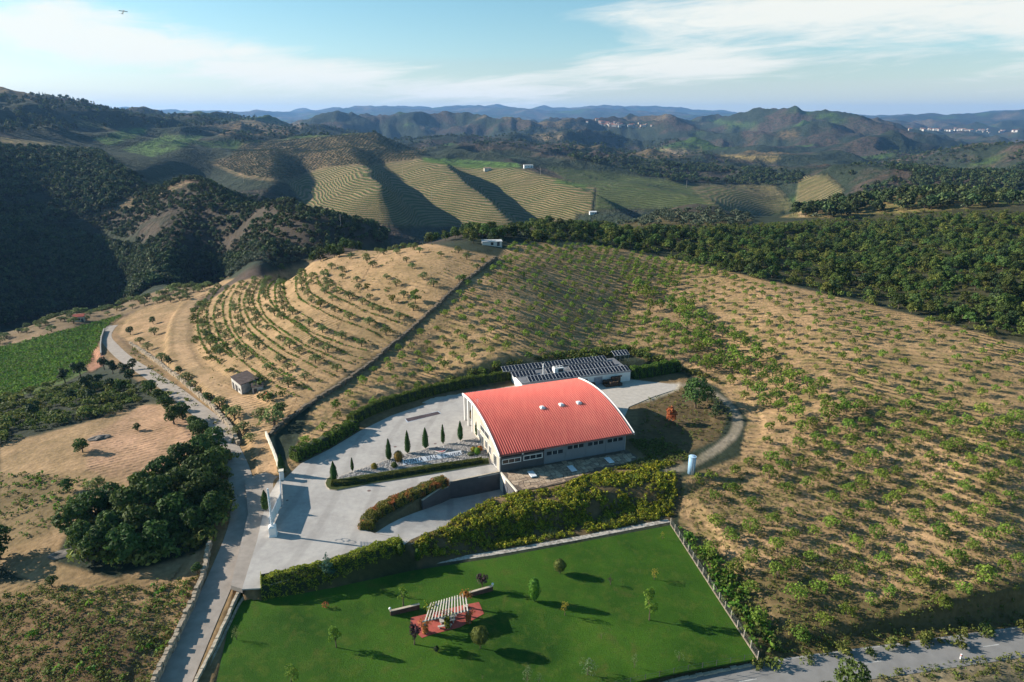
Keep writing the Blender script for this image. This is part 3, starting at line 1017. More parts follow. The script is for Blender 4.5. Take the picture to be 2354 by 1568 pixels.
def leaf_quads(C, N, size, rng, spread=.9, asp=.62):
    """leaf sprays: one bent-free quad at each centre, facing roughly along N"""
    n = len(C)
    N = N / (np.linalg.norm(N, axis=1, keepdims=True) + 1e-9) + rng.normal(size=(n, 3)) * spread * .6
    N /= np.linalg.norm(N, axis=1, keepdims=True) + 1e-9
    T = np.cross(N, rng.normal(size=(n, 3)))
    T /= np.linalg.norm(T, axis=1, keepdims=True) + 1e-9
    B = np.cross(N, T)
    s = (size * rng.uniform(.6, 1.35, n))[:, None]
    T, B = T * s, B * s * asp
    V = np.stack([C - T, C - B * rng.uniform(.6, 1.1, (n, 1)), C + T, C + B], 1)
    return V.reshape(-1, 3)


def clump_points(clumps, n, rng, inner=.72, squash_bottom=True):
    c = np.array(clumps, float)
    vol = c[:, 3] * c[:, 4] + c[:, 5] * c[:, 3]
    k = rng.choice(len(c), n, p=vol / vol.sum())
    d = rng.normal(size=(n, 3))
    d /= np.linalg.norm(d, axis=1, keepdims=True)
    if squash_bottom:
        d[:, 2] = np.where(d[:, 2] < -.35, -d[:, 2] * rng.uniform(.2, 1, n), d[:, 2])
    r = rng.uniform(inner, 1.06, n)[:, None]
    C = c[k, :3] + d * c[k, 3:6] * r
    # drop the ones deep inside another clump
    keep = np.ones(n, bool)
    for q in c:
        e = (((C - q[:3]) / q[3:6]) ** 2).sum(1)
        keep &= e > .36
    return C[keep], (d * np.array([1, 1, 1.0]) + np.array([0, 0, .25]))[keep]


def limb_tree(mb, h0, tips, r, mi=0, lean=(0, 0), rng=None):
    fork = (lean[0], lean[1], h0)
    mb.tube((0, 0, -.25), fork, r * 1.25, r * .8, 7, mi)
    for t in tips:
        mid = tuple(fork[i] * .45 + t[i] * .55 + (rng.uniform(-.1, .1) if rng is not None else 0) for i in range(3))
        mb.tube(fork, mid, r * .55, r * .35, 5, mi)
        mb.tube(mid, t, r * .35, r * .12, 5, mi)


def crown_clumps(kind, rng):
    cl = []
    if kind == 'almond':                       # open vase, branches rising
        for i in range(9):
            a = 2 * math.pi * i / 9 + rng.uniform(-.3, .3)
            r = rng.uniform(.75, 1.45)
            cl.append((math.cos(a) * r, math.sin(a) * r, rng.uniform(.95, 2.2), .62, .62, .85))
        cl += [(rng.uniform(-.4, .4), rng.uniform(-.4, .4), rng.uniform(1.6, 2.5), .7, .7, .9) for _ in range(3)]
        return cl, .45, 3.1
    if kind == 'olive':
        for i in range(8):
            a = 2 * math.pi * i / 8 + rng.uniform(-.3, .3)
            r = rng.uniform(.9, 1.6)
            cl.append((math.cos(a) * r, math.sin(a) * r, rng.uniform(1.0, 1.9), .85, .85, .8))
        cl += [(rng.uniform(-.6, .6), rng.uniform(-.6, .6), rng.uniform(1.8, 2.5), .9, .9, .8) for _ in range(3)]
        return cl, .7, 3.1
    if kind == 'oak':
        for i in range(13):
            a = rng.uniform(0, 2 * math.pi)
            r = rng.uniform(1.0, 2.6)
            z = rng.uniform(1.8, 5.6)
            r *= 1.05 - max(0, (z - 3.6)) * .26
            cl.append((math.cos(a) * r, math.sin(a) * r, z, rng.uniform(1.0, 1.6), rng.uniform(1.0, 1.6), rng.uniform(.8, 1.2)))
        cl += [(0, 0, 5.4, 1.4, 1.4, 1.1), (0, 0, 3.6, 1.9, 1.9, 1.4)]
        return cl, 1.6, 6.6
    if kind == 'pine':
        for i in range(14):
            z = 1.6 + i * .45
            r = max(.25, 1.9 * (1 - i / 15.0))
            a = i * 2.4
            cl.append((math.cos(a) * r * .6, math.sin(a) * r * .6, z, r * .75, r * .75, .55))
        return cl, 1.5, 8.0
    if kind == 'bush':
        for i in range(7):
            a = rng.uniform(0, 2 * math.pi)
            r = rng.uniform(.2, .8)
            cl.append((math.cos(a) * r, math.sin(a) * r, rng.uniform(.35, .85), .5, .5, .5))
        return cl, .2, 1.4
    if kind == 'slim':
        for i in range(8):
            cl.append((rng.uniform(-.45, .45), rng.uniform(-.45, .45), 1.5 + i * .33, .45, .45, .5))
        return cl, 1.3, 4.3
    if kind == 'upright':                      # dense upright twiggy head
        for i in range(12):
            a = rng.uniform(0, 2 * math.pi)
            r = rng.uniform(.2, .95)
            cl.append((math.cos(a) * r, math.sin(a) * r, rng.uniform(1.3, 2.9), .33, .33, .75))
        return cl, .8, 3.6
    if kind == 'garden':
        for i in range(10):
            a = rng.uniform(0, 2 * math.pi)
            r = rng.uniform(.3, .95)
            cl.append((math.cos(a) * r, math.sin(a) * r, rng.uniform(1.3, 3.0), .65, .65, .6))
        return cl, 1.0, 3.6
    if kind == 'tuft':
        for i in range(3):
            a = rng.uniform(0, 6.28)
            cl.append((math.cos(a) * .2, math.sin(a) * .2, .25, .28, .28, .32))
        return cl, .1, .6


def plant_meshes(name, kind, mat, seed, nleaf, size, split=True, trunk_r=.11, spread=.9, inner=.72, asp=.62):
    """crown and trunk meshes of one plant, base at the origin"""
    rng = np.random.default_rng(seed)
    cl, fork, top = crown_clumps(kind, rng)
    C, N = clump_points(cl, nleaf, rng, inner)
    V = leaf_quads(C, N, size, rng, spread, asp)
    tb = MB()
    tips = [(c[0] * .9, c[1] * .9, c[2]) for c in cl[::2]]
    limb_tree(tb, fork, tips, trunk_r, 0, (rng.uniform(-.1, .1), rng.uniform(-.1, .1)), rng)
    if split:
        return quads_to_mesh(name + '_crown', V, len(C), [mat]), tb.mesh(name + '_trunk', BARK)
    return quads_to_mesh(name, V, len(C), [mat, BARK], tb)


def spindle_mesh(name, mat, seed, h, r, nleaf, size, kind='cypress'):
    """clipped or columnar shapes: cypress spindle, egg, ball"""
    rng = np.random.default_rng(seed)
    t = rng.uniform(0, 1, nleaf) ** .9
    if kind == 'cypress':
        prof = lambda t: r * np.minimum(1, (t / .12) ** .6) * np.clip(1 - (np.clip(t - .3, 0, 1) / .7) ** 1.9, 0.02, 1)
        up = np.array([0, 0, .9])
    else:
        prof = lambda t: r * np.sqrt(np.clip(1 - (2 * t - 1) ** 2, 0.003, 1))
        t = rng.uniform(0, 1, nleaf)
        up = np.array([0, 0, .0])
    a = rng.uniform(0, 2 * math.pi, nleaf)
    lump = 1 + .10 * np.sin(a * 3 + t * 9 + seed) + .07 * np.sin(a * 5 - t * 21)
    rad = prof(t) * lump * rng.uniform(.84, 1.05, nleaf)
    C = np.stack([rad * np.cos(a), rad * np.sin(a), t * h], 1)
    N = np.stack([np.cos(a), np.sin(a), (2 * t - 1) * (0 if kind == 'cypress' else 1.2)], 1)
    V = leaf_quads(C, N, size, rng, .75, .5)
    core = MB()
    k = 9
    rings = [(j / 10, float(prof(np.array([j / 10 + 1e-3]))[0]) * .80) for j in range(11)]
    vs = [(rr * math.cos(2 * math.pi * i / k), rr * math.sin(2 * math.pi * i / k), tt * h) for tt, rr in rings for i in range(k)]
    fs = [(j * k + i, j * k + (i + 1) % k, (j + 1) * k + (i + 1) % k, (j + 1) * k + i) for j in range(10) for i in range(k)]
    core.add(vs, fs)
    return quads_to_mesh(name, V, nleaf, [mat, mat], core)


KIND_COL = bpy.data.collections.new('plant_kinds')      # sources for scattered cover, not placed themselves


def source(name, me):
    o = bpy.data.objects.new(name, me)
    KIND_COL.objects.link(o)
    return o


def scatter(name, pts, scl, srcs, label, cat=None, seed=0, tilt=0.0):
    """cover nobody could count: one object, plants set on points"""
    pts = np.asarray(pts, np.float32)
    n = len(pts)
    rng = np.random.default_rng(seed + 5)
    me = bpy.data.meshes.new(name)
    me.vertices.add(n)
    me.vertices.foreach_set('co', pts.ravel())
    a = me.attributes.new('size', 'FLOAT', 'POINT')
    a.data.foreach_set('value', np.asarray(scl, np.float32) * np.ones(n, np.float32))
    a = me.attributes.new('turn', 'FLOAT_VECTOR', 'POINT')
    tv = np.stack([rng.normal(size=n) * tilt, rng.normal(size=n) * tilt, rng.uniform(0, 6.28, n)], 1).astype(np.float32)
    a.data.foreach_set('vector', tv.ravel())
    a = me.attributes.new('which', 'INT', 'POINT')
    a.data.foreach_set('value', rng.integers(0, len(srcs), n).astype(np.int32))
    o = link(name, me)
    sub = bpy.data.collections.new(name + '_kinds')
    for s in srcs:
        sub.objects.link(s)
    ng = bpy.data.node_groups.new(name, 'GeometryNodeTree')
    ng.interface.new_socket('Geometry', in_out='INPUT', socket_type='NodeSocketGeometry')
    ng.interface.new_socket('Geometry', in_out='OUTPUT', socket_type='NodeSocketGeometry')
    gi = ng.nodes.new('NodeGroupInput')
    go = ng.nodes.new('NodeGroupOutput')
    ip = ng.nodes.new('GeometryNodeInstanceOnPoints')
    ci = ng.nodes.new('GeometryNodeCollectionInfo')
    ci.inputs['Collection'].default_value = sub
    ci.inputs['Separate Children'].default_value = True
    ci.inputs['Reset Children'].default_value = True

    def attr(nm, dt):
        q = ng.nodes.new('GeometryNodeInputNamedAttribute')
        q.data_type = dt
        q.inputs['Name'].default_value = nm
        return [s for s in q.outputs if s.enabled and s.name == 'Attribute'][0]
    ip.inputs['Pick Instance'].default_value = True
    ng.links.new(gi.outputs[0], ip.inputs['Points'])
    ng.links.new(ci.outputs[0], ip.inputs['Instance'])
    ng.links.new(attr('which', 'INT'), ip.inputs['Instance Index'])
    ng.links.new(attr('turn', 'FLOAT_VECTOR'), ip.inputs['Rotation'])
    ng.links.new(attr('size', 'FLOAT'), ip.inputs['Scale'])
    ng.links.new(ip.outputs[0], go.inputs[0])
    md = o.modifiers.new('plants', 'NODES')
    md.node_group = ng
    return tag(o, label, cat, kind='stuff')


def hedge_mesh(name, path, width, height, mat, size, dens, seed=0, base=None, hvar=.12, taper=.85):
    """clipped hedge swept along a path of (x, y[, z]): leafy skin over a dark inner body"""
    rng = np.random.default_rng(seed)
    p = np.array([q[:2] for q in path], float)
    seg = np.hypot(*(p[1:] - p[:-1]).T)
    cum = np.concatenate([[0], np.cumsum(seg)])
    Lh = cum[-1]
    per = 2 * height + width
    n = int(Lh * per * dens)
    s = rng.uniform(0, Lh, n)
    i = np.clip(np.searchsorted(cum, s) - 1, 0, len(seg) - 1)
    f = (s - cum[i]) / seg[i]
    T = (p[i + 1] - p[i]) / seg[i][:, None]
    Nn = np.stack([-T[:, 1], T[:, 0]], 1)
    c = p[i] + T * (f * seg[i])[:, None]
    q = rng.uniform(0, per, n)
    hh = height * (1 + hvar * np.sin(s * .45 + seed) * .6 + hvar * np.sin(s * 1.7 + 2 * seed) * .5)
    side = np.where(q < height, -1, np.where(q < height + width, 0, 1))
    z = np.where(side < 0, q, np.where(side == 0, height, q - height - width)) / height
    off = np.where(side == 0, (q - height) - width / 2, side * width / 2)
    wf = 1 - (1 - taper) * z
    lump = 1 + .14 * np.sin(s * 2.3 + z * 3) + .1 * np.sin(s * 5.1)
    off = off * wf * lump * rng.uniform(.86, 1.05, n)
    z = np.minimum(z, 1.0 - .12 * (np.abs(off) / (width / 2)) ** 3)
    zz = z * hh * rng.uniform(.95, 1.05, n)
    C2 = c + Nn * off[:, None]
    gz = HZ(C2[:, 0], C2[:, 1]) if base is None else np.full(n, base)
    C = np.stack([C2[:, 0], C2[:, 1], gz + zz], 1)
    N = np.stack([Nn[:, 0] * side, Nn[:, 1] * side, np.where(side == 0, 1.0, .35)], 1)
    # end caps
    m = int(width * height * dens)
    for k, sg in ((0, -1), (-1, 1)):
        tt = (p[1] - p[0]) / seg[0] if k == 0 else (p[-1] - p[-2]) / seg[-1]
        nn = np.array([-tt[1], tt[0]])
        o1 = rng.uniform(-.5, .5, m) * width
        z1 = rng.uniform(0, 1, m) * height
        cc = p[k] + nn * o1[:, None] + tt * sg * .1
        g1 = HZ(cc[:, 0], cc[:, 1]) if base is None else np.full(m, base)
        C = np.concatenate([C, np.stack([cc[:, 0], cc[:, 1], g1 + z1], 1)])
        N = np.concatenate([N, np.tile([tt[0] * sg, tt[1] * sg, .2], (m, 1))])
    V = leaf_quads(C, N, size, rng, .9, .6)
    core = MB()
    prof = [(-.42, 0), (-.36, .86), (.36, .86), (.42, 0)]
    vs = []
    for j in range(len(p)):
        a = p[min(j + 1, len(p) - 1)] - p[max(j - 1, 0)]
        a /= np.hypot(*a)
        nn = np.array([-a[1], a[0]])
        for u, w in prof:
            xy = p[j] + nn * u * width
            g0 = float(HZ(*xy)) if base is None else base
            vs.append((xy[0], xy[1], g0 + w * height - (.2 if w == 0 else 0)))
    fs = [(j * 4 + k, j * 4 + k + 1, j * 4 + k + 5, j * 4 + k + 4) for j in range(len(p) - 1) for k in range(3)]
    fs += [(0, 1, 2, 3), (len(vs) - 4, len(vs) - 3, len(vs) - 2, len(vs) - 1)]
    core.add(vs, fs)
    o = Vector((float(p[0, 0]), float(p[0, 1]), 0))
    return V, len(C), core


def hedge(name, label, path, width, height, mat, size=.16, dens=26, seed=0, base=None, hvar=.12, taper=.85, group=None, cat='hedge'):
    V, n, core = hedge_mesh(name, path, width, height, mat, size, dens, seed, base, hvar, taper)
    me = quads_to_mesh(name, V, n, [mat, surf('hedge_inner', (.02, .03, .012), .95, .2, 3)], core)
    return tag(link(name, me), label, cat, group)


def resample(path, step):
    p = np.array(path, float)
    seg = np.linalg.norm(p[1:, :2] - p[:-1, :2], axis=1)
    cum = np.concatenate([[0], np.cumsum(seg)])
    s = np.linspace(0, cum[-1], max(2, int(cum[-1] / step) + 1))
    return np.stack([np.interp(s, cum, p[:, k]) for k in range(p.shape[1])], 1)


def strip_mesh(mb, path, w0, w1, zf, thick=.3, mi=0):
    """ribbon of paving between offsets w0 and w1 of a path, with sides; zf(x, y) or None for the path's own z"""
    p = np.array(path, float)
    n = len(p)
    vs = []
    for j in range(n):
        a = p[min(j + 1, n - 1), :2] - p[max(j - 1, 0), :2]
        a /= np.hypot(*a)
        nn = np.array([-a[1], a[0]])
        for w in (w0, w1):
            xy = p[j, :2] + nn * w
            z = p[j, 2] if zf is None else float(zf(*xy))
            vs += [(xy[0], xy[1], z), (xy[0], xy[1], z - thick)]
    fs = []
    for j in range(n - 1):
        b = j * 4
        fs += [(b, b + 4, b + 6, b + 2)[::-1], (b, b + 1, b + 5, b + 4)[::-1], (b + 2, b + 6, b + 7, b + 3)[::-1]]
    fs += [(0, 2, 3, 1)[::-1], (4 * n - 4, 4 * n - 3, 4 * n - 1, 4 * n - 2)[::-1]]
    mb.add(vs, fs, mi)
    return mb


def wall_mesh(mb, path, w, h, zf=None, jag=.06, seed=0, step=.9, cap=0.0):
    """dry-stone wall: courses of uneven blocks along a path"""
    rng = random.Random(seed)
    p = resample(path, step)
    n = len(p)
    for j in range(n - 1):
        a = p[j + 1, :2] - p[j, :2]
        L = float(np.hypot(*a))
        c = (p[j, :2] + p[j + 1, :2]) / 2
        z = float(HZ(*c)) if zf is None else float(zf(*c))
        rz = math.atan2(a[1], a[0])
        hh = h * rng.uniform(1 - jag * 2, 1 + jag * 2)
        k = 2 if h > .8 else 1
        for q in range(k):
            lo = z - .3 + (hh + .3) * q / k
            hi = z - .3 + (hh + .3) * (q + 1) / k
            mb.box((c[0] + rng.uniform(-jag, jag), c[1] + rng.uniform(-jag, jag), (lo + hi) / 2), (L * rng.uniform(.92, 1.0), w * rng.uniform(.85, 1.1), hi - lo - .02), rz + rng.uniform(-.05, .05))
    return mb

# ------------------------------------------------------------------ paving, lanes and lawn (the setting)
def drive_mat():
    m, nt, b = new_mat('drive_concrete')
    g = nd(nt, 'ShaderNodeNewGeometry')
    p = g.outputs['Position']
    n1, n2, n3 = noise(nt, p, .11, 5, .65, .8), noise(nt, p, .8, 4, .65), noise(nt, p, 9.0, 2, .6)
    c = ramp(nt, n1, [(.3, (.33, .31, .295)), (.55, (.40, .38, .36)), (.75, (.43, .405, .38))])
    c = mixc(nt, 1.0, c, ramp(nt, n2, [(.3, (.88, .88, .89)), (.7, (1.08, 1.08, 1.07))]), 'MULTIPLY')
    # tyre polish and dark drips with a shape of their own
    st = nd(nt, 'ShaderNodeTexWave')
    st.inputs['Scale'].default_value = .035
    st.inputs['Distortion'].default_value = 9.0
    st.inputs['Detail'].default_value = 1.5
    st.inputs['Detail Scale'].default_value = .35
    lk(nt, p, st.inputs['Vector'])
    c = mixc(nt, ramp(nt, st.outputs['Fac'], [(.86, (0, 0, 0)), (.97, (.28, .28, .28))]), c, (.2, .185, .175, 1))
    c = mixc(nt, ramp(nt, noise(nt, p, .35, 5, .8), [(.66, (0, 0, 0)), (.74, (.35, .35, .35))]), c, (.16, .15, .145, 1))
    lk(nt, c, b.inputs['Base Color'])
    bp = nd(nt, 'ShaderNodeBump')
    bp.inputs['Distance'].default_value = .02
    bp.inputs['Strength'].default_value = .5
    lk(nt, n3, bp.inputs['Height'])
    lk(nt, bp.outputs[0], b.inputs['Normal'])
    return m


M_DRIVE = drive_mat()
M_LANE = surf('lane_asphalt', (.29, .255, .225), .9, .10, .5, .012, .15, detail=5)
M_ROAD = surf('road_asphalt', (.215, .21, .205), .85, .08, .4, .01, .2, detail=5)
M_KERB = surf('kerb_stone', (.42, .36, .28), .9, .15, 1.5)
M_WHITE = surf('white_paint', (.74, .74, .73), .6, .04, 1.2)
M_CREAM = surf('cream_render', (.66, .60, .50), .8, .06, .8)
M_STONE = surf('field_stone', (.30, .25, .19), .95, .28, 1.8, .03, per_obj=.0)
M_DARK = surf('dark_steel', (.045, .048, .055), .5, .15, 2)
M_GLASS = surf('window_glass', (.02, .025, .03), .12, .1, 1, spec=.6)
M_BLUEG = surf('steel_cladding', (.17, .19, .215), .55, .04, .6)
M_GREYW = surf('grey_render', (.085, .085, .09), .8, .08, .7)
M_ALU = surf('aluminium', (.55, .57, .6), .4, .06, 2, metal=.4)


def sheet(name, pl, z, mat, thick=.25):
    mb = MB()
    zt = z
    n = len(pl)
    mb.prism([q[:2] for q in pl], (lambda x, y: (zt(x, y) if callable(zt) else zt) - thick), zt)
    me = mb.mesh(name, mat)
    bm = bmesh.new()
    bm.from_mesh(me)
    bmesh.ops.triangulate(bm, faces=[f for f in bm.faces if len(f.verts) > 4])
    bm.to_mesh(me)
    bm.free()
    o = link(name, me)
    o['kind'] = 'structure'
    return o


ramp_edge = [bw(-12, -.9), bw(-.15, -.25)]
DRIVE = [PZ(*p, 0)[:2] for p in [(655, 1099), (690, 1066), (760, 1031), (828, 990), (900, 955), (990, 925), (1075, 902), (1130, 890)]] + [bw(2, 34)[:2], bw(2, -.25)[:2], bw(-12, -.9)[:2]] \
    + [PZ(*p, 0)[:2] for p in [(1030, 1118), (960, 1140), (880, 1172), (838, 1198), (832, 1216), (862, 1226), (945, 1240), (928, 1252), (760, 1303), (596, 1352), (556, 1354), (590, 1245), (612, 1150), (640, 1102)]]
sheet('driveway', DRIVE, 0.0, M_DRIVE)
sheet('gate_apron', [PZ(*p, -.02)[:2] for p in [(556, 1353), (530, 1345), (570, 1180), (562, 1100), (610, 1085), (648, 1098), (612, 1150), (590, 1245)]], -.04, M_LANE, .9)
sheet('back_yard', [bw(33.2, 6)[:2], bw(33.2, 37)[:2], bw(2, 37)[:2], bw(-8, 46)[:2], bw(6, 56)[:2], bw(40, 56)[:2]] + [PZ(*p, 0)[:2] for p in [(1555, 884), (1558, 893), (1500, 912), (1445, 935)]], -.03, surf('yard_gravel', (.42, .385, .345), .95, .08, .8, .02, detail=5))
def lawn_mat():
    m, nt, b = new_mat('lawn_grass')
    g = nd(nt, 'ShaderNodeNewGeometry')
    p = g.outputs['Position']
    n1, n2, n3 = noise(nt, p, .06, 4, .6, .6), noise(nt, p, .5, 4, .65), noise(nt, p, 5.0, 3, .7)
    c = ramp(nt, n1, [(.32, (.020, .062, .006)), (.62, (.046, .112, .010)), (.8, (.08, .13, .016))])
    c = mixc(nt, ramp(nt, n2, [(.50, (0, 0, 0)), (.72, (.75, .75, .75))]), c, (.074, .105, .016, 1))
    c = mixc(nt, ramp(nt, noise(nt, p, .17, 5, .7, .5), [(.6, (0, 0, 0)), (.75, (.7, .7, .7))]), c, (.095, .085, .024, 1))
    c = mixc(nt, 1.0, c, ramp(nt, n3, [(.25, (.62, .65, .6)), (.75, (1.35, 1.3, 1.3))]), 'MULTIPLY')
    lk(nt, c, b.inputs['Base Color'])
    b.inputs['Specular IOR Level'].default_value = .1
    bp = nd(nt, 'ShaderNodeBump')
    bp.inputs['Strength'].default_value = .8
    bp.inputs['Distance'].default_value = .12
    lk(nt, mth(nt, 'ADD', n3, n2), bp.inputs['Height'])
    lk(nt, bp.outputs[0], b.inputs['Normal'])
    return m


M_LAWN = lawn_mat()
sheet('lawn', LAWN, lambda x, y: float(lawn_z(x, y)), M_LAWN, .3)

# ramp down to the cellar doors
mb = MB()
nseg = 14
Lf = np.array([RAMP_A[0], bw(-12, -.9)[:2], bw(1, -.4)[:2]])
Rt = np.array([RAMP_A[1], bw(-4.5, -8.6)[:2], bw(1, -8.9)[:2]])


def along(P3, t):
    return P3[0] * (1 - t * 2) + P3[1] * t * 2 if t < .5 else P3[1] * (2 - 2 * t) + P3[2] * (2 * t - 1)


vs = []
for j in range(nseg + 1):
    for S_ in (Lf, Rt):
        q = along(S_, j / nseg)
        vs.append((q[0], q[1], float(ramp_z(*q)) + .06))
mb.add(vs, [(2 * j, 2 * j + 1, 2 * j + 3, 2 * j + 2) for j in range(nseg)])
o = mb.build('ramp_road', M_DRIVE)
o['kind'] = 'structure'

# the lane, the main road, kerbs and marks
mb = MB()
strip_mesh(mb, resample(LANE, 2.0), -2.55, 2.55, None, .3)
lane = mb.build('lane', M_LANE)
lane['kind'] = 'structure'
mb = MB()
strip_mesh(mb, resample(ROAD, 2.5), -3.2, 3.2, None, .3)
road = mb.build('road', M_ROAD)
road['kind'] = 'structure'
rp = resample(ROAD, 1.0)
mk = surf('road_paint', (.42, .42, .41), .8, .15, 2)
k = 4
while k < len(rp) - 4:
    mb = MB()
    q = rp[k:k + 4].copy()
    q[:, 2] += .006
    strip_mesh(mb, q, -.08, .08, None, .004)
    mb.build('road_marking', mk, road)
    k += 22
mb = MB()
q = rp.copy()
q[:, 2] += .006
strip_mesh(mb, q, 2.9, 3.0, None, .004)
mb.build('road_marking', mk, road)

# gravel walk along the bank at the top of the lawn
walk = [PL(*p) for p in [(600, 1366), (760, 1338), (945, 1299), (1140, 1270), (1330, 1236), (1536, 1196)]]
mb = MB()
strip_mesh(mb, [(x, y, z + .06) for x, y, z in resample(walk, 2)], -.75, .45, None, .3)
o = mb.build('garden_walk', surf('walk_gravel', (.36, .33, .29), .95, .35, 1.6, .05))
o['kind'] = 'structure'
# steps between the hedges from the drive to the walk
st = thing('garden_steps', 'stone steps between the two hedges, from the drive down to the lawn', 'steps', PL(938, 1290))
a0, a1 = Vector(PZ(938, 1246, 0)), Vector(PL(940, 1300))
for i in range(8):
    t = i / 8
    c = a0.lerp(a1, t + .06)
    mb = MB()
    d = (a1 - a0)
    mb.box((c.x, c.y, c.z - .55), (3.0, d.length / 8 * 1.02, 1.2), math.atan2(d.y, d.x) - math.pi / 2)
    mb.build('step', M_KERB, st)

# ------------------------------------------------------------------ the winery
WN = thing('winery_building', 'large winery hall with a vaulted red ribbed metal roof', 'building', bw(0, 0))


def bbox(mb, u0, u1, v0, v1, z0, z1, mi=0):
    vs = [bw(u, v, z) for z in (z0, z1) for u, v in ((u0, v0), (u1, v0), (u1, v1), (u0, v1))]
    return mb.hexa(vs, mi)


def arc(v):
    return BZE + BRISE * (1 - ((BVA - v) / (BVA + BOF)) ** 2)


def uskew(u, v):
    # the entrance side is not quite square to the front
    return u + .014 * v * (1 - (u + BOL) / (BL + BOL + BOR))


def roof_mesh():
    mb = MB()
    U = []
    pit = .59
    n = int((BL + BOL + BOR) / pit)
    for k in range(n):
        for f, h in ((0, 0), (.46, 0), (.56, .14), (.90, .14)):
            U.append((-BOL + (k + f) * pit, h))
    U.append((-BOL + n * pit, 0))
    V = np.linspace(-BOF, BVB, 33)
    nu = len(U)
    vs = [bw(uskew(u, v), v, arc(v) + h) for v in V for u, h in U]
    fs = [(j * nu + i, j * nu + i + 1, (j + 1) * nu + i + 1, (j + 1) * nu + i) for j in range(len(V) - 1) for i in range(nu - 1)]
    mb.add(vs, fs)
    return mb


def roof_mat():
    m, nt, b = new_mat('red_roof_metal')
    g = nd(nt, 'ShaderNodeNewGeometry')
    mp = nd(nt, 'ShaderNodeMapping')
    mp.inputs['Rotation'].default_value = (0, 0, -BANG)
    mp.inputs['Scale'].default_value = (1.6, .10, .10)
    lk(nt, g.outputs['Position'], mp.inputs['Vector'])
    n1, n2 = noise(nt, mp.outputs[0], 1.0, 4, .7), noise(nt, g.outputs['Position'], .18, 4, .6)
    c = ramp(nt, n1, [(.3, (.54, .090, .066)), (.7, (.63, .145, .108))])
    c = mixc(nt, 1.0, c, ramp(nt, n2, [(.3, (.88, .86, .86)), (.7, (1.06, 1.1, 1.12))]), 'MULTIPLY')
    lk(nt, c, b.inputs['Base Color'])
    lk(nt, mth(nt, 'MULTIPLY_ADD', n2, .3, .32), b.inputs['Roughness'])
    b.inputs['Specular IOR Level'].default_value = .35
    return m


M_ROOF = roof_mat()
roof = roof_mesh().build('roof', M_ROOF, WN)
mb = MB()
V = np.linspace(-BOF, BVB, 33)
for u0, u1 in ((-BOL - .14, -BOL + .02), (BL + BOR - .06, BL + BOR + .10)):
    for a, b in zip(V[:-1], V[1:]):
        vs = [bw(uskew(u, v), v, z) for v, z in ((a, arc(a) - .42), (b, arc(b) - .42)) for u in (u0, u1)] + [bw(uskew(u, v), v, z) for v, z in ((a, arc(a) + .24), (b, arc(b) + .24)) for u in (u0, u1)]
        vs = [vs[0], vs[1], vs[3], vs[2], vs[4], vs[5], vs[7], vs[6]]
        mb.hexa(vs)
    if u0 < 0:
        mb.build('fascia', M_WHITE, WN)
        mb = MB()
mb.build('fascia', M_WHITE, WN)
mb = MB()
bbox(mb, -BOL, BL + BOR, -BOF - .14, -BOF - .01, BZE - .22, BZE - .03)
mb.build('gutter', surf('gutter_metal', (.33, .10, .08), .5), WN)
mb = MB()                                            # ceiling under the roof sheets
vs = [bw(uskew(u, v), v, arc(v) - .3) for v in V for u in (-BOL + .03, BL + BOR - .07)]
mb.add(vs, [(2 * j, 2 * j + 2, 2 * j + 3, 2 * j + 1) for j in range(len(V) - 1)])
mb.build('soffit', surf('soffit_board', (.5, .47, .42), .8), WN)
# roof lights: domes on upstands
for (px, py) in ((1246, 936), (1290.5, 930), (1330.5, 925)):
    best = None
    for u in np.arange(2, 31, .25):
        for v in np.arange(4, 30, .25):
            X, Y, _ = proj(*bw(u, v, arc(v) + .3))
            e = (X - px) ** 2 + (Y - py) ** 2
            if best is None or e < best[0]:
                best = (e, u, v)
    u, v = best[1:]
    mb = MB()
    z = arc(v)
    bbox(mb, u - .55, u + .55, v - .65, v + .65, z - .3, z + .32)
    vs = [bw(u + a * .6, v + b * .7, z + .32) for a, b in ((-1, -1), (1, -1), (1, 1), (-1, 1))] + [bw(u + a * .3, v + b * .35, z + .62) for a, b in ((-1, -1), (1, -1), (1, 1), (-1, 1))]
    mb.hexa(vs)
    mb.build('roof_light', M_WHITE, roof)

# long front: grey ground-floor part, then steel panels
SPL = 11.1
mb = MB()
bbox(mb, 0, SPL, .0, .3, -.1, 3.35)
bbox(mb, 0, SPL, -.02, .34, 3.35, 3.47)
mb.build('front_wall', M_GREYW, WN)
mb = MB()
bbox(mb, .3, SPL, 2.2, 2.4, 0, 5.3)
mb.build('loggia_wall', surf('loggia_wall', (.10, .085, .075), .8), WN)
mb = MB()
bbox(mb, .3, SPL, .34, 2.2, 3.2, 3.34)
mb.build('loggia_floor', M_CREAM, WN)
for u in (.02, 5.6):
    mb = MB()
    bbox(mb, u, u + .34, .02, .34, 3.47, BZE + .35)
    mb.build('post', M_WHITE, WN)
edges = [SPL, 16.7, 22.0, 27.3, BL]
for a, b in zip(edges[:-1], edges[1:]):
    mb = MB()
    bbox(mb, a + .03, b - .03, -.06, .16, -.1, BZE + .42)
    mb.build('wall_panel', M_BLUEG, WN)
    mb = MB()


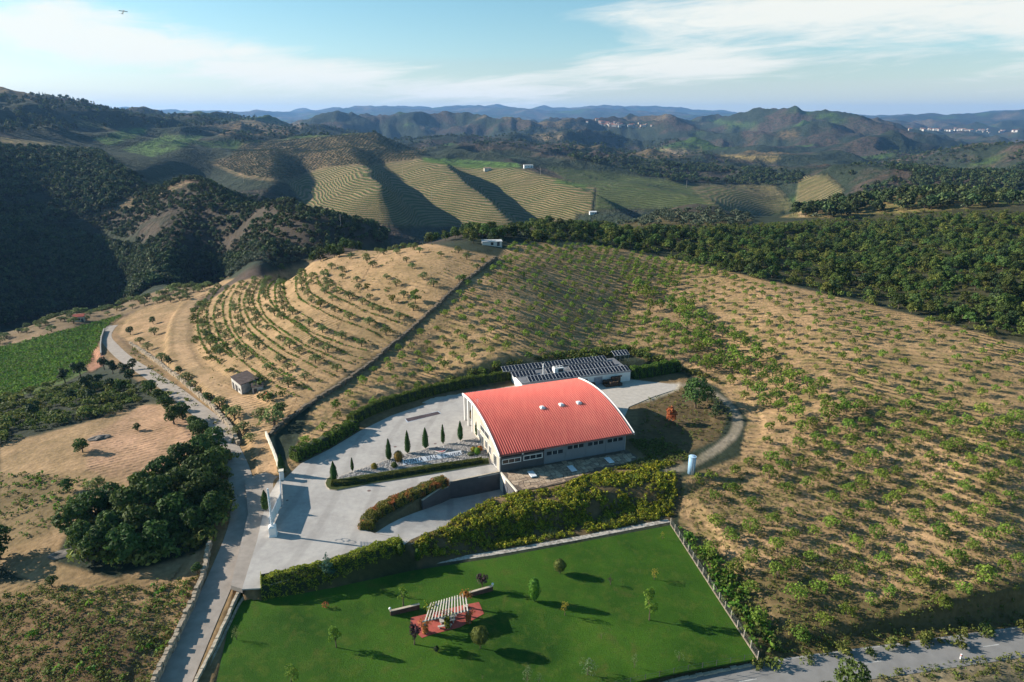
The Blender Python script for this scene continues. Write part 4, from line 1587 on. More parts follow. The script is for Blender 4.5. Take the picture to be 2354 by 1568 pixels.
def strip_window(u0, u1, z0, z1, framed):
    w = MB()
    fr = .16 if framed else .06
    y0, y1 = (-.12, .02) if framed else (-.10, -.0601)
    if framed:
        y0, y1 = -.07, -.0005
    bbox(w, u0, u1, y0, y1, z1 - fr, z1)
    bbox(w, u0, u1, y0, y1, z0, z0 + fr)
    bbox(w, u0, u0 + fr, y0, y1, z0 + fr, z1 - fr)
    bbox(w, u1 - fr, u1, y0, y1, z0 + fr, z1 - fr)
    n = 3
    d = (u1 - u0 - 2 * fr) / n
    for i in range(1, n):
        bbox(w, u0 + fr + i * d - .05, u0 + fr + i * d + .05, y0, y1, z0 + fr, z1 - fr)
    o = w.build('window', M_WHITE if framed else M_BLUEG, WN)
    for i in range(n):
        g = MB()
        bbox(g, u0 + fr + i * d + .05, u0 + fr + (i + 1) * d - .05, y0 + .02, y1 - .01 if framed else y1 - .001, z0 + fr, z1 - fr)
        g.build('pane', M_GLASS, o)
        if not framed and i < n - 1:
            m = MB()
            bbox(m, u0 + fr + (i + 1) * d - .05, u0 + fr + (i + 1) * d + .05, y0 - .01, y0, z0 + fr, z1 - fr)
            m.build('mullion', M_WHITE, o)


strip_window(.6, 5.3, 1.75, 3.0, True)
strip_window(5.9, 10.7, 1.8, 3.1, True)
for a in (11.7, 17.1, 22.4, 27.7):
    strip_window(a, a + 4.3, 2.1 if a < 12 else 2.75, 3.15 if a < 12 else 3.75, False)
# right end and back
mb = MB()
for a, b in zip(V[:-1], V[1:]):
    if b <= 0.2 or a >= BD - .2:
        continue
    a, b = max(a, .2), min(b, BD)
    vs = [bw(BL - .3, a, -.1), bw(BL, a, -.1), bw(BL, b, -.1), bw(BL - .3, b, -.1), bw(BL - .3, a, arc(a) - .05), bw(BL, a, arc(a) - .05), bw(BL, b, arc(b) - .05), bw(BL - .3, b, arc(b) - .05)]
    mb.hexa(vs)
mb.build('end_wall', M_BLUEG, WN)
mb = MB()
bbox(mb, 5, BL, BD - .3, BD, -.1, arc(BD) - .1)
mb.build('back_wall', M_BLUEG, WN)
# entrance gable on the left, its porch and openings
mb = MB()
for a, b in zip(V[:-1], V[1:]):
    if b <= .35 or a >= 22:
        continue
    a, b = max(a, .35), min(b, 22)
    vs = [bw(uskew(u, v), v, z) for z0, z1 in ((-.1, -.1),) for u, v, z in ((0, a, z0), (.3, a, z0), (.3, b, z0), (0, b, z0))] + [bw(uskew(u, v), v, arc(v) - .35) for u, v in ((0, a), (.3, a), (.3, b), (0, b))]
    mb.hexa(vs)
mb.build('gable_wall', surf('gable_render', (.41, .365, .30), .85, .12, .6), WN)
mb = MB()
bbox(mb, 5.0, 5.3, 22, BD, -.1, arc(BD) - .4)
bbox(mb, .3, 5.3, 21.7, 22, -.1, arc(22) - .4)
mb.build('porch_wall', M_CREAM, WN)
for v in (22.6, 26.6, BD - .2):
    mb = MB()
    bbox(mb, uskew(-.25, v), uskew(.2, v), v - .22, v + .22, -.1, arc(v) - .34)
    mb.build('column', M_WHITE, WN)
for v0, v1, z0, z1, nm in ((2.0, 4.4, .0, 2.9, 'door'), (6.4, 8.2, 1.1, 3.2, 'window'), (9.4, 11.2, 1.1, 3.2, 'window'), (12.6, 15.4, 0, 3.0, 'door'), (16.4, 18.0, 1.1, 3.2, 'window'), (19, 20.6, 1.1, 3.2, 'window'), (8, 15, 4.2, 5.7, 'window')):
    du = uskew(0, v0) - .02
    w = MB()
    bbox(w, du - .07, du - .002, v0, v1, z1 - .12, z1)
    bbox(w, du - .07, du - .002, v0, v1, z0, z0 + .1)
    bbox(w, du - .07, du - .002, v0, v0 + .12, z0 + .1, z1 - .12)
    bbox(w, du - .07, du - .002, v1 - .12, v1, z0 + .1, z1 - .12)
    bbox(w, du - .06, du - .002, (v0 + v1) / 2 - .05, (v0 + v1) / 2 + .05, z0 + .1, z1 - .12)
    o = w.build(nm, M_WHITE, WN)
    for k in (0, 1):
        g = MB()
        vm = (v0 + v1) / 2
        a, b = (v0 + .12, vm - .05) if k == 0 else (vm + .05, v1 - .12)
        bbox(g, du - .045, du - .004, a, b, z0 + .1, z1 - .12)
        g.build('pane', M_GLASS, o)
# small things on the building
mb = MB()
bbox(mb, BL + .05, BL + 2.6, 16, 18.6, 3.6, 3.72)
for v in (16.1, 18.5):
    mb.tube(bw(BL + 2.5, v, 0), bw(BL + 2.5, v, 3.6), .06)
    mb.tube(bw(BL, v, 4.4), bw(BL + 2.5, v, 3.7), .04)
mb.build('side_canopy', surf('canopy_metal', (.22, .27, .33), .5), WN)
mb = MB()
mb.tube(bw(.9, 20, arc(20)), bw(.9, 20, arc(20) + 1.5), .04)
for k in range(4):
    mb.tube(bw(.4, 20, arc(20) + .7 + k * .2), bw(1.4, 20, arc(20) + .7 + k * .2), .02, n=4)
mb.build('aerial', M_ALU, roof)
mb = MB()
mb.tube(bw(.05, -.1, 0), bw(.05, -.1, BZE - .2), .07)
mb.build('downpipe', M_WHITE, WN)
mb = MB()
mb.tube(bw(BL - .1, -.14, 0), bw(BL - .1, -.14, BZE - .2), .06)
mb.build('downpipe', M_ALU, WN)

# terrace over the cellar: retaining walls, stone flags, hatches
TER = [bw(.0, -.12), bw(.9, -9.3), bw(6, -9.9), bw(12, -9.6), bw(18, -8), bw(24, -6.6), bw(31, -6.8), bw(34, -4), bw(33, -.12)]
TG = thing('cellar_terrace', 'stone flagged cellar roof in front of the winery, half in shade', 'terrace', bw(0, -5))
mb = MB()
mb.prism([p[:2] for p in TER], -.5, .03)
mb.build('bed', surf('terrace_mortar', (.115, .09, .07), .95, .2, 1.2), TG)
FLAG = [surf('flagstone_%d' % i, c, .9, .22, 1.4, .02) for i, c in enumerate(((.34, .25, .175), (.27, .20, .145), (.40, .31, .225)))]
cell = 1.18
ji = {}
rr_ = random.Random(4)
for i in range(-1, 32):
    for j in range(-12, 2):
        ji[i, j] = (i * cell + rr_.uniform(-.42, .42), j * cell + rr_.uniform(-.42, .42))
TP = [((p[0] - BX0) * BC + (p[1] - BY0) * BS, -(p[0] - BX0) * BS + (p[1] - BY0) * BC) for p in TER]
cnt = 0
for i in range(-1, 31):
    for j in range(-12, 1):
        q = [ji[i, j], ji[i + 1, j], ji[i + 1, j + 1], ji[i, j + 1]]
        cx, cy = sum(a[0] for a in q) / 4, sum(a[1] for a in q) / 4
        if not all(inpoly(np.array([a[0]]), np.array([a[1] * 1.0]), TP)[0] for a in q) or cy > -.7:
            continue
        mb = MB()
        sh = rr_.uniform(.86, .93)
        h = .045 + rr_.uniform(0, .035)
        pts = [bw(cx + (a - cx) * sh, cy + (b - cy) * sh) for a, b in q]
        mb.prism([p[:2] for p in pts], .031, h + .02)
        mb.build('flagstone', FLAG[rr_.randrange(3)], TG)
        cnt += 1
mb = MB()
a, b = bw(-.1, -.3), bw(.9, -9.4)
mb.prism([bw(-.02, -.13)[:2], bw(.6, -9.6)[:2], bw(.95, -9.6)[:2], bw(.38, -.13)[:2]], -4.5, .12)
mb.build('retaining_wall', M_CREAM, TG)
for k, (px, py) in enumerate(((1222.8, 1090), (1314.4, 1077), (1400, 1058))):
    x, y, _ = PZ(px, py, .3)
    h = thing('roof_hatch', ['pale cellar hatch at the sunlit end of the terrace', 'pale cellar hatch midway along the shaded terrace', 'pale cellar hatch at the shaded far end of the terrace'][k], 'hatch', (x, y, .03), BANG + .0, 'pale hatches on the cellar terrace')
    m1 = MB().box((0, 0, .14), (1.35, 2.7, .28))
    link('curb', m1.mesh('curb', M_GREYW), h)
    m2 = MB()
    vs = [(-.72, -1.4, .285), (.72, -1.4, .285), (.72, 1.4, .285), (-.72, 1.4, .285), (-.66, -1.3, .42), (.66, -1.3, .42), (.66, 1.3, .42), (-.66, 1.3, .42)]
    m2.hexa(vs)
    link('lid', m2.mesh('lid', surf('hatch_lid', (.62, .66, .70), .35, .05, 1)), h)
# ramp wall beneath the drive and the cellar front
RW = thing('ramp_wall', 'dark retaining wall beside the sunken ramp, below the drive', 'wall', bw(-10, -.9))
mb = MB()
pts = [np.array(RAMP_A[0]) * .4 + np.array(bw(-12, -.9)[:2]) * .6, np.array(bw(-12, -.95)[:2]), np.array(bw(.05, -.3)[:2])]
for a, b in zip(pts[:-1], pts[1:]):
    d = (b - a) / np.hypot(*(b - a))
    nn = np.array([-d[1], d[0]]) * .3
    vs = [(*a, -4.8), (*b, -4.8), (*(b + nn), -4.8), (*(a + nn), -4.8), (*a, .16), (*b, .16), (*(b + nn), .16), (*(a + nn), .16)]
    mb.hexa(vs)
mb.build('wall_face', M_GREYW, RW)
mb = MB()
for a, b in zip(pts[:-1], pts[1:]):
    d = (b - a) / np.hypot(*(b - a))
    nn = np.array([-d[1], d[0]])
    vs = [(*(a - nn * .05), .161), (*(b - nn * .05), .161), (*(b + nn * .38), .161), (*(a + nn * .38), .161), (*(a - nn * .05), .24), (*(b - nn * .05), .24), (*(b + nn * .38), .24), (*(a + nn * .38), .24)]
    mb.hexa(vs)
mb.build('coping', M_KERB, RW)
CF = thing('cellar_doors', 'dark cellar entrance at the foot of the ramp', 'doors', bw(.6, -5, RDEPTH))
mb = MB()
bbox(mb, .2, .5, -9.0, -.3, RDEPTH - .3, -.15)
mb.build('wall', M_GREYW, CF)
for v in (-3.6, -7.2):
    mb = MB()
    bbox(mb, .08, .19, v - 1.3, v + 1.3, RDEPTH, RDEPTH + 3)
    mb.build('door', surf('cellar_door', (.09, .10, .12), .6), CF)
mb = MB()
bbox(mb, -3.2, -2.2, -7.9, -7.1, RDEPTH + .05, RDEPTH + 1.1)
tag(mb.build('equipment_box', surf('box_metal', (.35, .38, .42), .5)), 'small grey metal box at the foot of the ramp', 'box')

# ------------------------------------------------------------------ back building with solar panels
AX = math.atan2(199.1 - 189.7 + .6, 36.9 - 4.7)
c0 = np.array((36.9, 199.1))
ex = np.array((math.cos(AX), math.sin(AX)))
ey = np.array((-ex[1], ex[0]))


def kw(u, v, z=0.0):        # u runs left from the right front corner
    q = c0 - ex * u + ey * v
    return (q[0], q[1], z)


KB = thing('store_building', 'low white store with solar panels on its flat roof, behind the winery', 'building', kw(0, 0))


def kbox(mb, u0, u1, v0, v1, z0, z1):
    vs = [kw(u, v, z) for z in (z0, z1) for u, v in ((u1, v0), (u0, v0), (u0, v1), (u1, v1))]
    return mb.hexa(vs)


KL, KD, KH = 35.5, 12.5, 3.1
mb = MB()
kbox(mb, 0, KL, 0, .25, -.1, KH)
kbox(mb, 0, .25, .25, KD, -.1, KH)
kbox(mb, KL - .25, KL, .25, KD, -.1, KH)
kbox(mb, .25, KL - .25, KD - .25, KD, -.1, KH)
mb.build('wall', M_WHITE, KB)
mb = MB()
kbox(mb, -.2, KL + .2, -.2, KD + .1, KH + .002, KH + .2)
mb.build('roof', surf('roof_felt', (.16, .165, .18), .8, .2, 1), KB)


def kpx(px, z):
    """offset along the front wall for a picture column"""
    us = np.arange(0, KL, .05)
    X = [float(proj(*kw(u, 0, z))[0]) for u in us]
    return float(us[int(np.argmin(np.abs(np.array(X) - px)))])


for p0, p1, z0, z1, nm, mt in ((1364.5, 1383.5, 0, 2.45, 'door', surf('grey_door', (.26, .28, .33), .5)), (1421, 1429, 1.7, 2.2, 'window', M_GLASS), (1345, 1350, 1.4, 2.3, 'window', M_GLASS)):
    a, b = sorted((kpx(p0, z0), kpx(p1, z0)))
    mb = MB()
    kbox(mb, a, b, -.05, -.002, z0, z1)
    mb.build(nm, mt, KB)
    mb = MB()
    kbox(mb, a - .1, b + .1, -.07, -.004, z1 + .002, z1 + .12)
    mb.build('lintel', M_ALU, KB)
M_PV = surf('solar_cells', (.012, .013, .022), .18, .25, 6, 0, .5)
M_PVF = surf('solar_frame', (.55, .56, .58), .4, .05, 2)


def pv_mesh():
    mb = MB()
    t = math.radians(16)
    w, l = 1.0, 2.9
    c, s = math.cos(t), math.sin(t)

    def q(a, b, h):
        return (a, b * c - h * s, b * s + h * c)
    mb.hexa([q(a, b, 0) for a, b in ((.035, .04), (w - .035, .04), (w - .035, l - .04), (.035, l - .04))] + [q(a, b, .05) for a, b in ((.035, .04), (w - .035, .04), (w - .035, l - .04), (.035, l - .04))], 0)
    for a0, a1, b0, b1 in ((0, .035, 0, l), (w - .035, w, 0, l), (.035, w - .035, 0, .04), (.035, w - .035, l - .04, l)):
        mb.hexa([q(a, b, -.01) for a, b in ((a0, b0), (a1, b0), (a1, b1), (a0, b1))] + [q(a, b, .06) for a, b in ((a0, b0), (a1, b0), (a1, b1), (a0, b1))], 1)
    return mb.mesh('solar_panel', [M_PV, M_PVF])


PVM = pv_mesh()
pvl = ['front row of solar panels along the eave of the white store', 'middle row of solar panels on the store roof, broken by the white cooling unit', 'rear row of solar panels on the store roof, below the earth bank', 'short group of solar panels on the bank beside the far hedge']
rows = [(0.15, 34.2, .15, KH + .25, []), (2.5, 37.0, 5.0, KH + .25, [(17.5, 21.5), (26.0, 28.6)]), (3.2, 38.5, 9.9, KH + .55, []), (-5.5, .4, 11.5, KH + 1.2, [])]
for k, (u0, u1, v, z, gaps) in enumerate(rows):
    A = thing('solar_array', pvl[k], 'solar panels', kw((u0 + u1) / 2, v, z - .2), AX, 'solar arrays at the store')
    A.rotation_euler = (0, 0, 0)
    n = int((u1 - u0) / 1.1)
    fr = MB()
    for i in range(n):
        u = u0 + i * 1.1
        if any(a < u + .5 < b for a, b in gaps):
            continue
        o = link('solar_panel', PVM, A)
        q = Vector(kw(u + 1.05, v, z)) - A.location
        o.location = q
        o.rotation_euler = (0, 0, AX)
    for vv, h in ((.12, .0), (2.5, .68)):
        a, b = kw(u0, v + vv, z + h - .03), kw(u1, v + vv, z + h - .03)
        fr.tube(a, b, .04, n=5)
        for i in range(0, int(u1 - u0), 3):
            p = kw(u0 + i + .5, v + vv, z + h)
            fr.tube((p[0], p[1], min(KH + .2, z - .1) if k < 3 else float(HZ(p[0], p[1])) - .3), p, .035, n=4)
    fr.build('support_frame', M_ALU, A)
# cooling unit, flue mast
x, y, _ = kw(kpx(1297, 3.3) , 5.4, 0)
AC = thing('cooling_unit', 'white boxy cooling unit with fans among the roof panels', 'cooling unit', (x, y, KH + .2), AX)
link('body', MB().box((0, 0, .95), (3.0, 1.9, 1.7)).box((0, 0, .05), (2.8, 1.7, .1)).mesh('body', M_WHITE), AC)
for a in (-.9, 0, .9):
    m = MB()
    m.tube((a, 0, 1.805), (a, 0, 1.95), .36, .36, 12)
    link('fan', m.mesh('fan', M_DARK), AC)
link('grille', MB().box((0.5, -.97, .95), (1.6, .03, 1.0)).mesh('grille', M_DARK), AC)
x, y, _ = kw(27.3, 4.4, 0)
FM = thing('flue_mast', 'thin white flue mast rising from the store roof', 'mast', (x, y, KH + .2))
m = MB()
m.tube((0, 0, 0), (0, 0, 3.6), .16, .16)
m.tube((0, 0, 2.6), (0, 0, 2.9), .24, .24)
m.tube((0, 0, 3.6), (0, 0, 3.75), .26, .2)
link('pipe', m.mesh('pipe', M_WHITE), FM)
link('flashing', MB().box((0, 0, .06), (1.2, 1.0, .12)).mesh('flashing', M_ALU), FM)
# crates and tanks in front of the store
M_WOOD = surf('crate_wood', (.085, .055, .035), .9, .3, 3)


def crate_mesh(w=1.25, h=.75):
    mb = MB()
    for z in (.1, .3, .5, .7):
        for s in (-1, 1):
            mb.box((0, s * w / 2, z * h / .78), (w, .05, .15))
            mb.box((s * w / 2, 0, z * h / .78), (.05, w - .06, .15))
    for a in (-1, 1):
        for b in (-1, 1):
            mb.box((a * (w / 2 - .05), b * (w / 2 - .05), h / 2), (.09, .09, h))
    mb.box((0, 0, .06), (w - .1, w - .1, .06))
    mb.box((0, 0, h * .8), (w - .12, w - .12, .05))
    return mb.mesh('crate', M_WOOD)


CRM = crate_mesh()
ub = kpx(1416, 0)
lb = {}
for i in range(4):
    for j in range(2):
        nz = (3, 3, 2, 2)[i] if j == 1 else (1, 2, 2, 1)[i]
        for k in range(nz):
            x, y, _ = kw(ub + i * 1.4, -1.0 - (1 - j) * 1.4, 0)
            o = link('crate', CRM, None, (x, y, -.02 + k * .78), AX + rr_.uniform(-.06, .06))
            top = k == nz - 1
            tag(o, 'dark wooden crate on top of the stack against the store' if top else 'dark wooden crate lower in the stack against the store', 'crate', 'top crates by the store' if top else 'lower crates by the store')
x, y, _ = kw(kpx(1352, 0), -1.2, 0)
mb = MB()
mb.box((0, 0, .08), (1.1, 1.1, .14))
mb.box((0, 0, .62), (1.0, 1.0, .9))
mb.tube((0, 0, 1.07), (0, 0, 1.2), .14, .14)
o = link('liquid_tank', mb.mesh('liquid_tank', surf('tank_plastic', (.55, .60, .66), .5)), None, (x, y, -.03), AX)
tag(o, 'pale plastic liquid tank on a pallet by the grey door', 'tank')
x, y, _ = kw(kpx(1358, 0), -1.4, 0)
mb = MB()
for k in range(9):
    mb.box((0, 0, .1 + k * .16), (1.2, .9, .11))
o = link('pallet_stack', mb.mesh('pallet_stack', M_WOOD), None, (x, y, -.03), AX)
tag(o, 'brown stack of pallets beside the grey door', 'pallets')

# ------------------------------------------------------------------ island with gravel, sign and cypresses
ISL = [(747, 1111), (750, 1119), (757, 1125), (773.5, 1127), (860.6, 1111), (953.4, 1096), (1046, 1080.5), (1126, 1066.6), (1111, 1001.7), (921.9, 1044.3), (775.4, 1095.3), (762.4, 1091.6), (750.4, 1100)]
ISLW = [PZ(*p, .1)[:2] for p in ISL]
cx_, cy_ = sum(p[0] for p in ISLW) / len(ISLW), sum(p[1] for p in ISLW) / len(ISLW)
o = sheet('island_kerb', ISLW, .13, M_KERB, .2)
IN = []
for i, p in enumerate(ISLW):
    d = np.array([cx_ - p[0], cy_ - p[1]])
    IN.append((p[0] + d[0] / np.hypot(*d) * .3, p[1] + d[1] / np.hypot(*d) * .3))
sheet('gravel_bed', IN, .15, surf('gravel_base', (.36, .34, .32), .95, .35, 4, .05), .05)
GRS = [PZ(*p, .15)[:2] for p in [(748.5, 1111), (751, 1118), (758, 1124), (773.5, 1126), (860.6, 1110), (953.4, 1095), (1046, 1079.5), (1124, 1066), (1122, 1053), (1102, 1054.6), (986.8, 1067.5), (934.9, 1075.9), (842, 1090.7), (775, 1102), (764, 1094), (752, 1101)]]
sheet('grass_verge', GRS, .22, surf('verge_grass', (.025, .036, .008), .9, .3, 1.2, .05, col2=(.06, .075, .012)), .08)  # grass colour darkened to carry the shade of the sloping front
F_VER = foliage('verge_leaves', (.035, .050, .008), (.12, .135, .02), .25, .1)
hedge('grass_hedge', 'low grassy clipped bank along the front of the gravel island', smooth([PZ(*p, .2)[:2] for p in [(762, 1113), (800, 1110), (850, 1101.5), (944, 1086), (1030, 1072), (1108, 1060)]], 4), 2.3, .75, F_VER, .12, 60, 9, .2, .1, .6)
BED = [PZ(*p, .15)[:2] for p in [(778, 1100.5), (842, 1089.5), (934.9, 1074.5), (986.8, 1066), (1102, 1053), (1121, 1052), (1109, 1003.5), (922, 1046), (777, 1096.5)]]
# loose stones
rng = np.random.default_rng(3)
bx = np.array(BED)
sp = rng.uniform(bx.min(0), bx.max(0), (15000, 2))
sp = sp[inpoly(sp[:, 0], sp[:, 1], BED)]
sp = sp[~inpoly(sp[:, 0], sp[:, 1], [PZ(*p, .2)[:2] for p in [(924, 1071), (1063, 1046), (1061, 1033), (924, 1055)]])][:5600]
mb = MB()
mb.ball((0, 0, 0), .12, 6, 0, .7)
M_PEB = surf('pebble', (.34, .32, .31), .9, .3, 3, per_obj=.4)
s1 = source('pebble', mb.mesh('pebble', M_PEB))
scatter('gravel', np.column_stack([sp, np.full(len(sp), .18)]), rng.uniform(.6, 1.5, len(sp)), [s1], 'pale grey gravel stones filling the island bed', 'gravel', 1, .6)
# the lettered sign
SQ = [Vector(PZ(925.6, 1069.3, .3)), Vector(PZ(1061, 1045.2, .3)), Vector(PZ(1059.2, 1035, .8)), Vector(PZ(925.3, 1057.4, .8))]
SG = thing('ground_sign', 'long white sign with dark lettering lying on the gravel island', 'sign', SQ[0])
nrm = (SQ[1] - SQ[0]).cross(SQ[3] - SQ[0]).normalized()
vs = [q - nrm * .12 for q in SQ] + [q for q in SQ]
MB().hexa(vs).build('board', surf('sign_white', (.72, .72, .74), .7, .05, 1), SG)
fc = bpy.data.curves.new('lettering', 'FONT')
fc.body = "QUINTA  VALE  d'ALDEIA"
fc.size = 1.0
fc.align_x = 'CENTER'
fc.align_y = 'CENTER'
fc.extrude = .02
fc.offset = .012
fc.space_character = 1.16
fc.materials.append(surf('sign_letters', (.03, .035, .06), .7, .1, 2))
fo = bpy.data.objects.new('lettering', fc)
COL.objects.link(fo)
ex_ = (SQ[1] - SQ[0]).normalized()
ey_ = nrm.cross(ex_)
wid = (SQ[1] - SQ[0]).length
hgt_ = ((SQ[3] - SQ[0]).length)
bpy.context.view_layer.update()
sx = wid * .955 / max(fo.dimensions.x, .1)
sy = hgt_ * .84 / .72
ctr = (SQ[0] + SQ[1] + SQ[2] + SQ[3]) / 4 + nrm * .012
dg = bpy.context.evaluated_depsgraph_get()
lm = bpy.data.meshes.new_from_object(fo.evaluated_get(dg))
lm.name = 'lettering'
bpy.data.objects.remove(fo)
fo = link('lettering', lm, SG)
R3 = Matrix((ex_ * sx, ey_ * sy, nrm)).transposed().to_4x4()
R3.translation = ctr - SG.location
fo.matrix_local = R3
# the emblem: a red crescent bowl outlined in white
EM = thing('sign_emblem', 'red crescent emblem with white rim above the sign lettering', 'emblem', PZ(1003, 1047, .2))
e0, e1 = Vector(PZ(997.3, 1036.5, .3)), Vector(PZ(1030.5, 1030.5, .3))
exx = (e1 - e0)
up = Vector((-exx.y, exx.x, 0)).normalized()
for nm, mt, dz, ro, ri in (('rim', M_WHITE, .03, 0, 0), ('bowl', surf('emblem_red', (.30, .035, .03), .7), .06, .16, .2)):
    mb = MB()
    n = 14
    top, bot = [], []
    for i in range(n + 1):
        t = i / n
        b = e0 + exx * (ro * .55 + t * (1 - ro * 1.1))
        s = math.sin(math.pi * t)
        bot.append(b - up * (s * (1.55 - ro * 1.4)) + Vector((0, 0, dz)))
        top.append(b - up * (s * (.62 + ri)) + Vector((0, 0, dz + .0)))
    vs = [*top, *bot] + [q - Vector((0, 0, .05)) for q in (*top, *bot)]
    m = n + 1
    fs = [(i, m + i, m + i + 1, i + 1) for i in range(n)] + [(2 * m + i, 2 * m + i + 1, 3 * m + i + 1, 3 * m + i) for i in range(n)] + [(m + i, 3 * m + i, 3 * m + i + 1, m + i + 1) for i in range(n)] + [(i, i + 1, 2 * m + i + 1, 2 * m + i) for i in range(n)]
    mb.add(vs, fs).build(nm, mt, EM)
# weighbridge in the drive
WB = thing('weighbridge', 'dark steel weighbridge plate set in the drive by the hedge', 'weighbridge', PZ(970, 957, 0))
wq = [PZ(*p, .02) for p in [(930.3, 963.3), (1007.2, 944.8), (1013.8, 950.1), (935.6, 971.2)]]
wc = Vector((sum(p[0] for p in wq) / 4, sum(p[1] for p in wq) / 4, 0))
MB().prism([p[:2] for p in wq], -.05, .02).build('frame', surf('weigh_frame', (.40, .45, .52), .5), WB)
MB().prism([(wc.x + (p[0] - wc.x) * .965, wc.y + (p[1] - wc.y) * .88) for p in wq], .021, .05).build('plate', surf('weigh_plate', (.075, .055, .06), .6, .2, .5), WB)
for px, py, r in ((1000, 1056 - 96 + 60, .35), (848, 1042 + 86, .4), (1086, 978, .5), (908, 1002 + 25, .4), (660, 1150, .3)):
    x, y, _ = PZ(px, py, 0)
    mb = MB()
    mb.tube((x, y, -.05), (x, y, .012), r, r, 14)
    o = mb.build('drain_cover', surf('drain_iron', (.16, .11, .10), .7))
    tag(o, 'small rusty drain cover set flush in the pale drive', 'drain cover', 'drain covers in the drive')

# ------------------------------------------------------------------ gate, walls and fences
GT1, GT2 = PZ(648, 1101, 0), PZ(628, 1229, 0)
gd = np.array(GT2[:2]) - np.array(GT1[:2])
gd = gd / np.hypot(*gd)
gang = math.atan2(gd[1], gd[0])
gp = thing('gate_pillar', 'white pillar at the uphill end of the gateway, beside the cypress', 'gate pillar', GT1, gang, 'white gateway pillars')
link('shaft', MB().box((0, 0, 1.05), (1.0, .9, 2.2)).mesh('shaft', M_WHITE), gp)
link('cap', MB().box((0, 0, 2.2), (1.2, 1.1, .14)).mesh('cap', M_CREAM), gp)
gp = thing('gate_pillar', 'chunky white pillar at the downhill end of the gateway, with the tall mast', 'gate pillar', GT2, gang, 'white gateway pillars')
m = MB()
m.box((0, 0, .9), (1.5, 1.3, 1.9))
m.hexa([(-1.0, -.8, -.1), (1.0, -.8, -.1), (1.0, .8, -.1), (-1.0, .8, -.1), (-.75, -.65, .35), (.75, -.65, .35), (.75, .65, .35), (-.75, .65, .35)])
link('shaft', m.mesh('shaft', M_WHITE), gp)
m = MB()
m.hexa([(-.8, -.7, 1.851), (.8, -.7, 1.851), (.8, .7, 1.851), (-.8, .7, 1.851), (-.5, -.4, 2.2), (.5, -.4, 2.2), (.5, .4, 2.2), (-.5, .4, 2.2)])
link('cap', m.mesh('cap', M_WHITE), gp)
# tall perforated mast with metal ornaments
ms_ = thing('gate_mast', 'tall slender white perforated mast standing on the gateway pillar', 'mast', (GT2[0], GT2[1], 2.2), gang)
m = MB()
for k in range(14):
    z = k * .58
    m.tube((0, 0, z), (0, 0, z + .5), .24 - k * .004, .24 - k * .004, 8)
    m.tube((0, 0, z + .5), (0, 0, z + .58), .16, .16, 6)
link('shaft', m.mesh('shaft', surf('mast_steel', (.62, .66, .70), .4, .2, 3)), ms_)
orn = M_ALU
for k in range(6):
    m = MB()
    m.box((-1.0 - k * .1, -.2, 5.4 + k * .26), (1.5 - k * .12, .06, .1), 0.0)
    link('bar', m.mesh('bar', orn), ms_)
for k, (a, z) in enumerate(((-1.2, 4.6), (-1.6, 4.1), (-1.0, 3.6))):
    m = MB()
    for i in range(10):
        t0, t1 = i * .5, (i + 1) * .5
        m.tube((a + .45 * math.cos(t0), -.2, z + .35 * math.sin(t0)), (a + .45 * math.cos(t1), -.2, z + .35 * math.sin(t1)), .05, .05, 5)
    link('scroll', m.mesh('scroll', orn), ms_)
# two gate leaves, white sheet, standing ajar
for k, (t0, t1, off, lab) in enumerate(((.10, .52, .35, 'white sheet gate leaf towards the uphill pillar, its shaded side bluish'), (.50, .92, .0, 'white sheet gate leaf towards the mast, its shaded side bluish'))):
    a = Vector(GT1).lerp(Vector(GT2), t0)
    b = Vector(GT1).lerp(Vector(GT2), t1)
    g = thing('gate_leaf', lab, 'gate', ((a.x + b.x) / 2, (a.y + b.y) / 2, 0), gang + (.10 if k == 0 else -.16), 'white gate leaves')
    L = (b - a).length
    link('panel', MB().box((0, off, 1.35), (L, .08, 2.4)).mesh('panel', M_WHITE), g)
    m = MB()
    for x in (-L / 2, 0, L / 2):
        m.box((x, off, 1.3), (.12, .16, 2.75))
    m.box((0, off, 2.62), (L + .12, .13, .13))
    link('frame', m.mesh('frame', M_ALU), g)


def stone_wall(label, pts, w, h, mat=None, seed=0, step=.9, zf=None, name='stone_wall', jag=.06, cat='wall', group=None):
    mb = MB()
    wall_mesh(mb, pts, w, h, zf, jag, seed, step)
    o = mb.build(name, mat or M_STONE)
    return tag(o, label, cat, group)


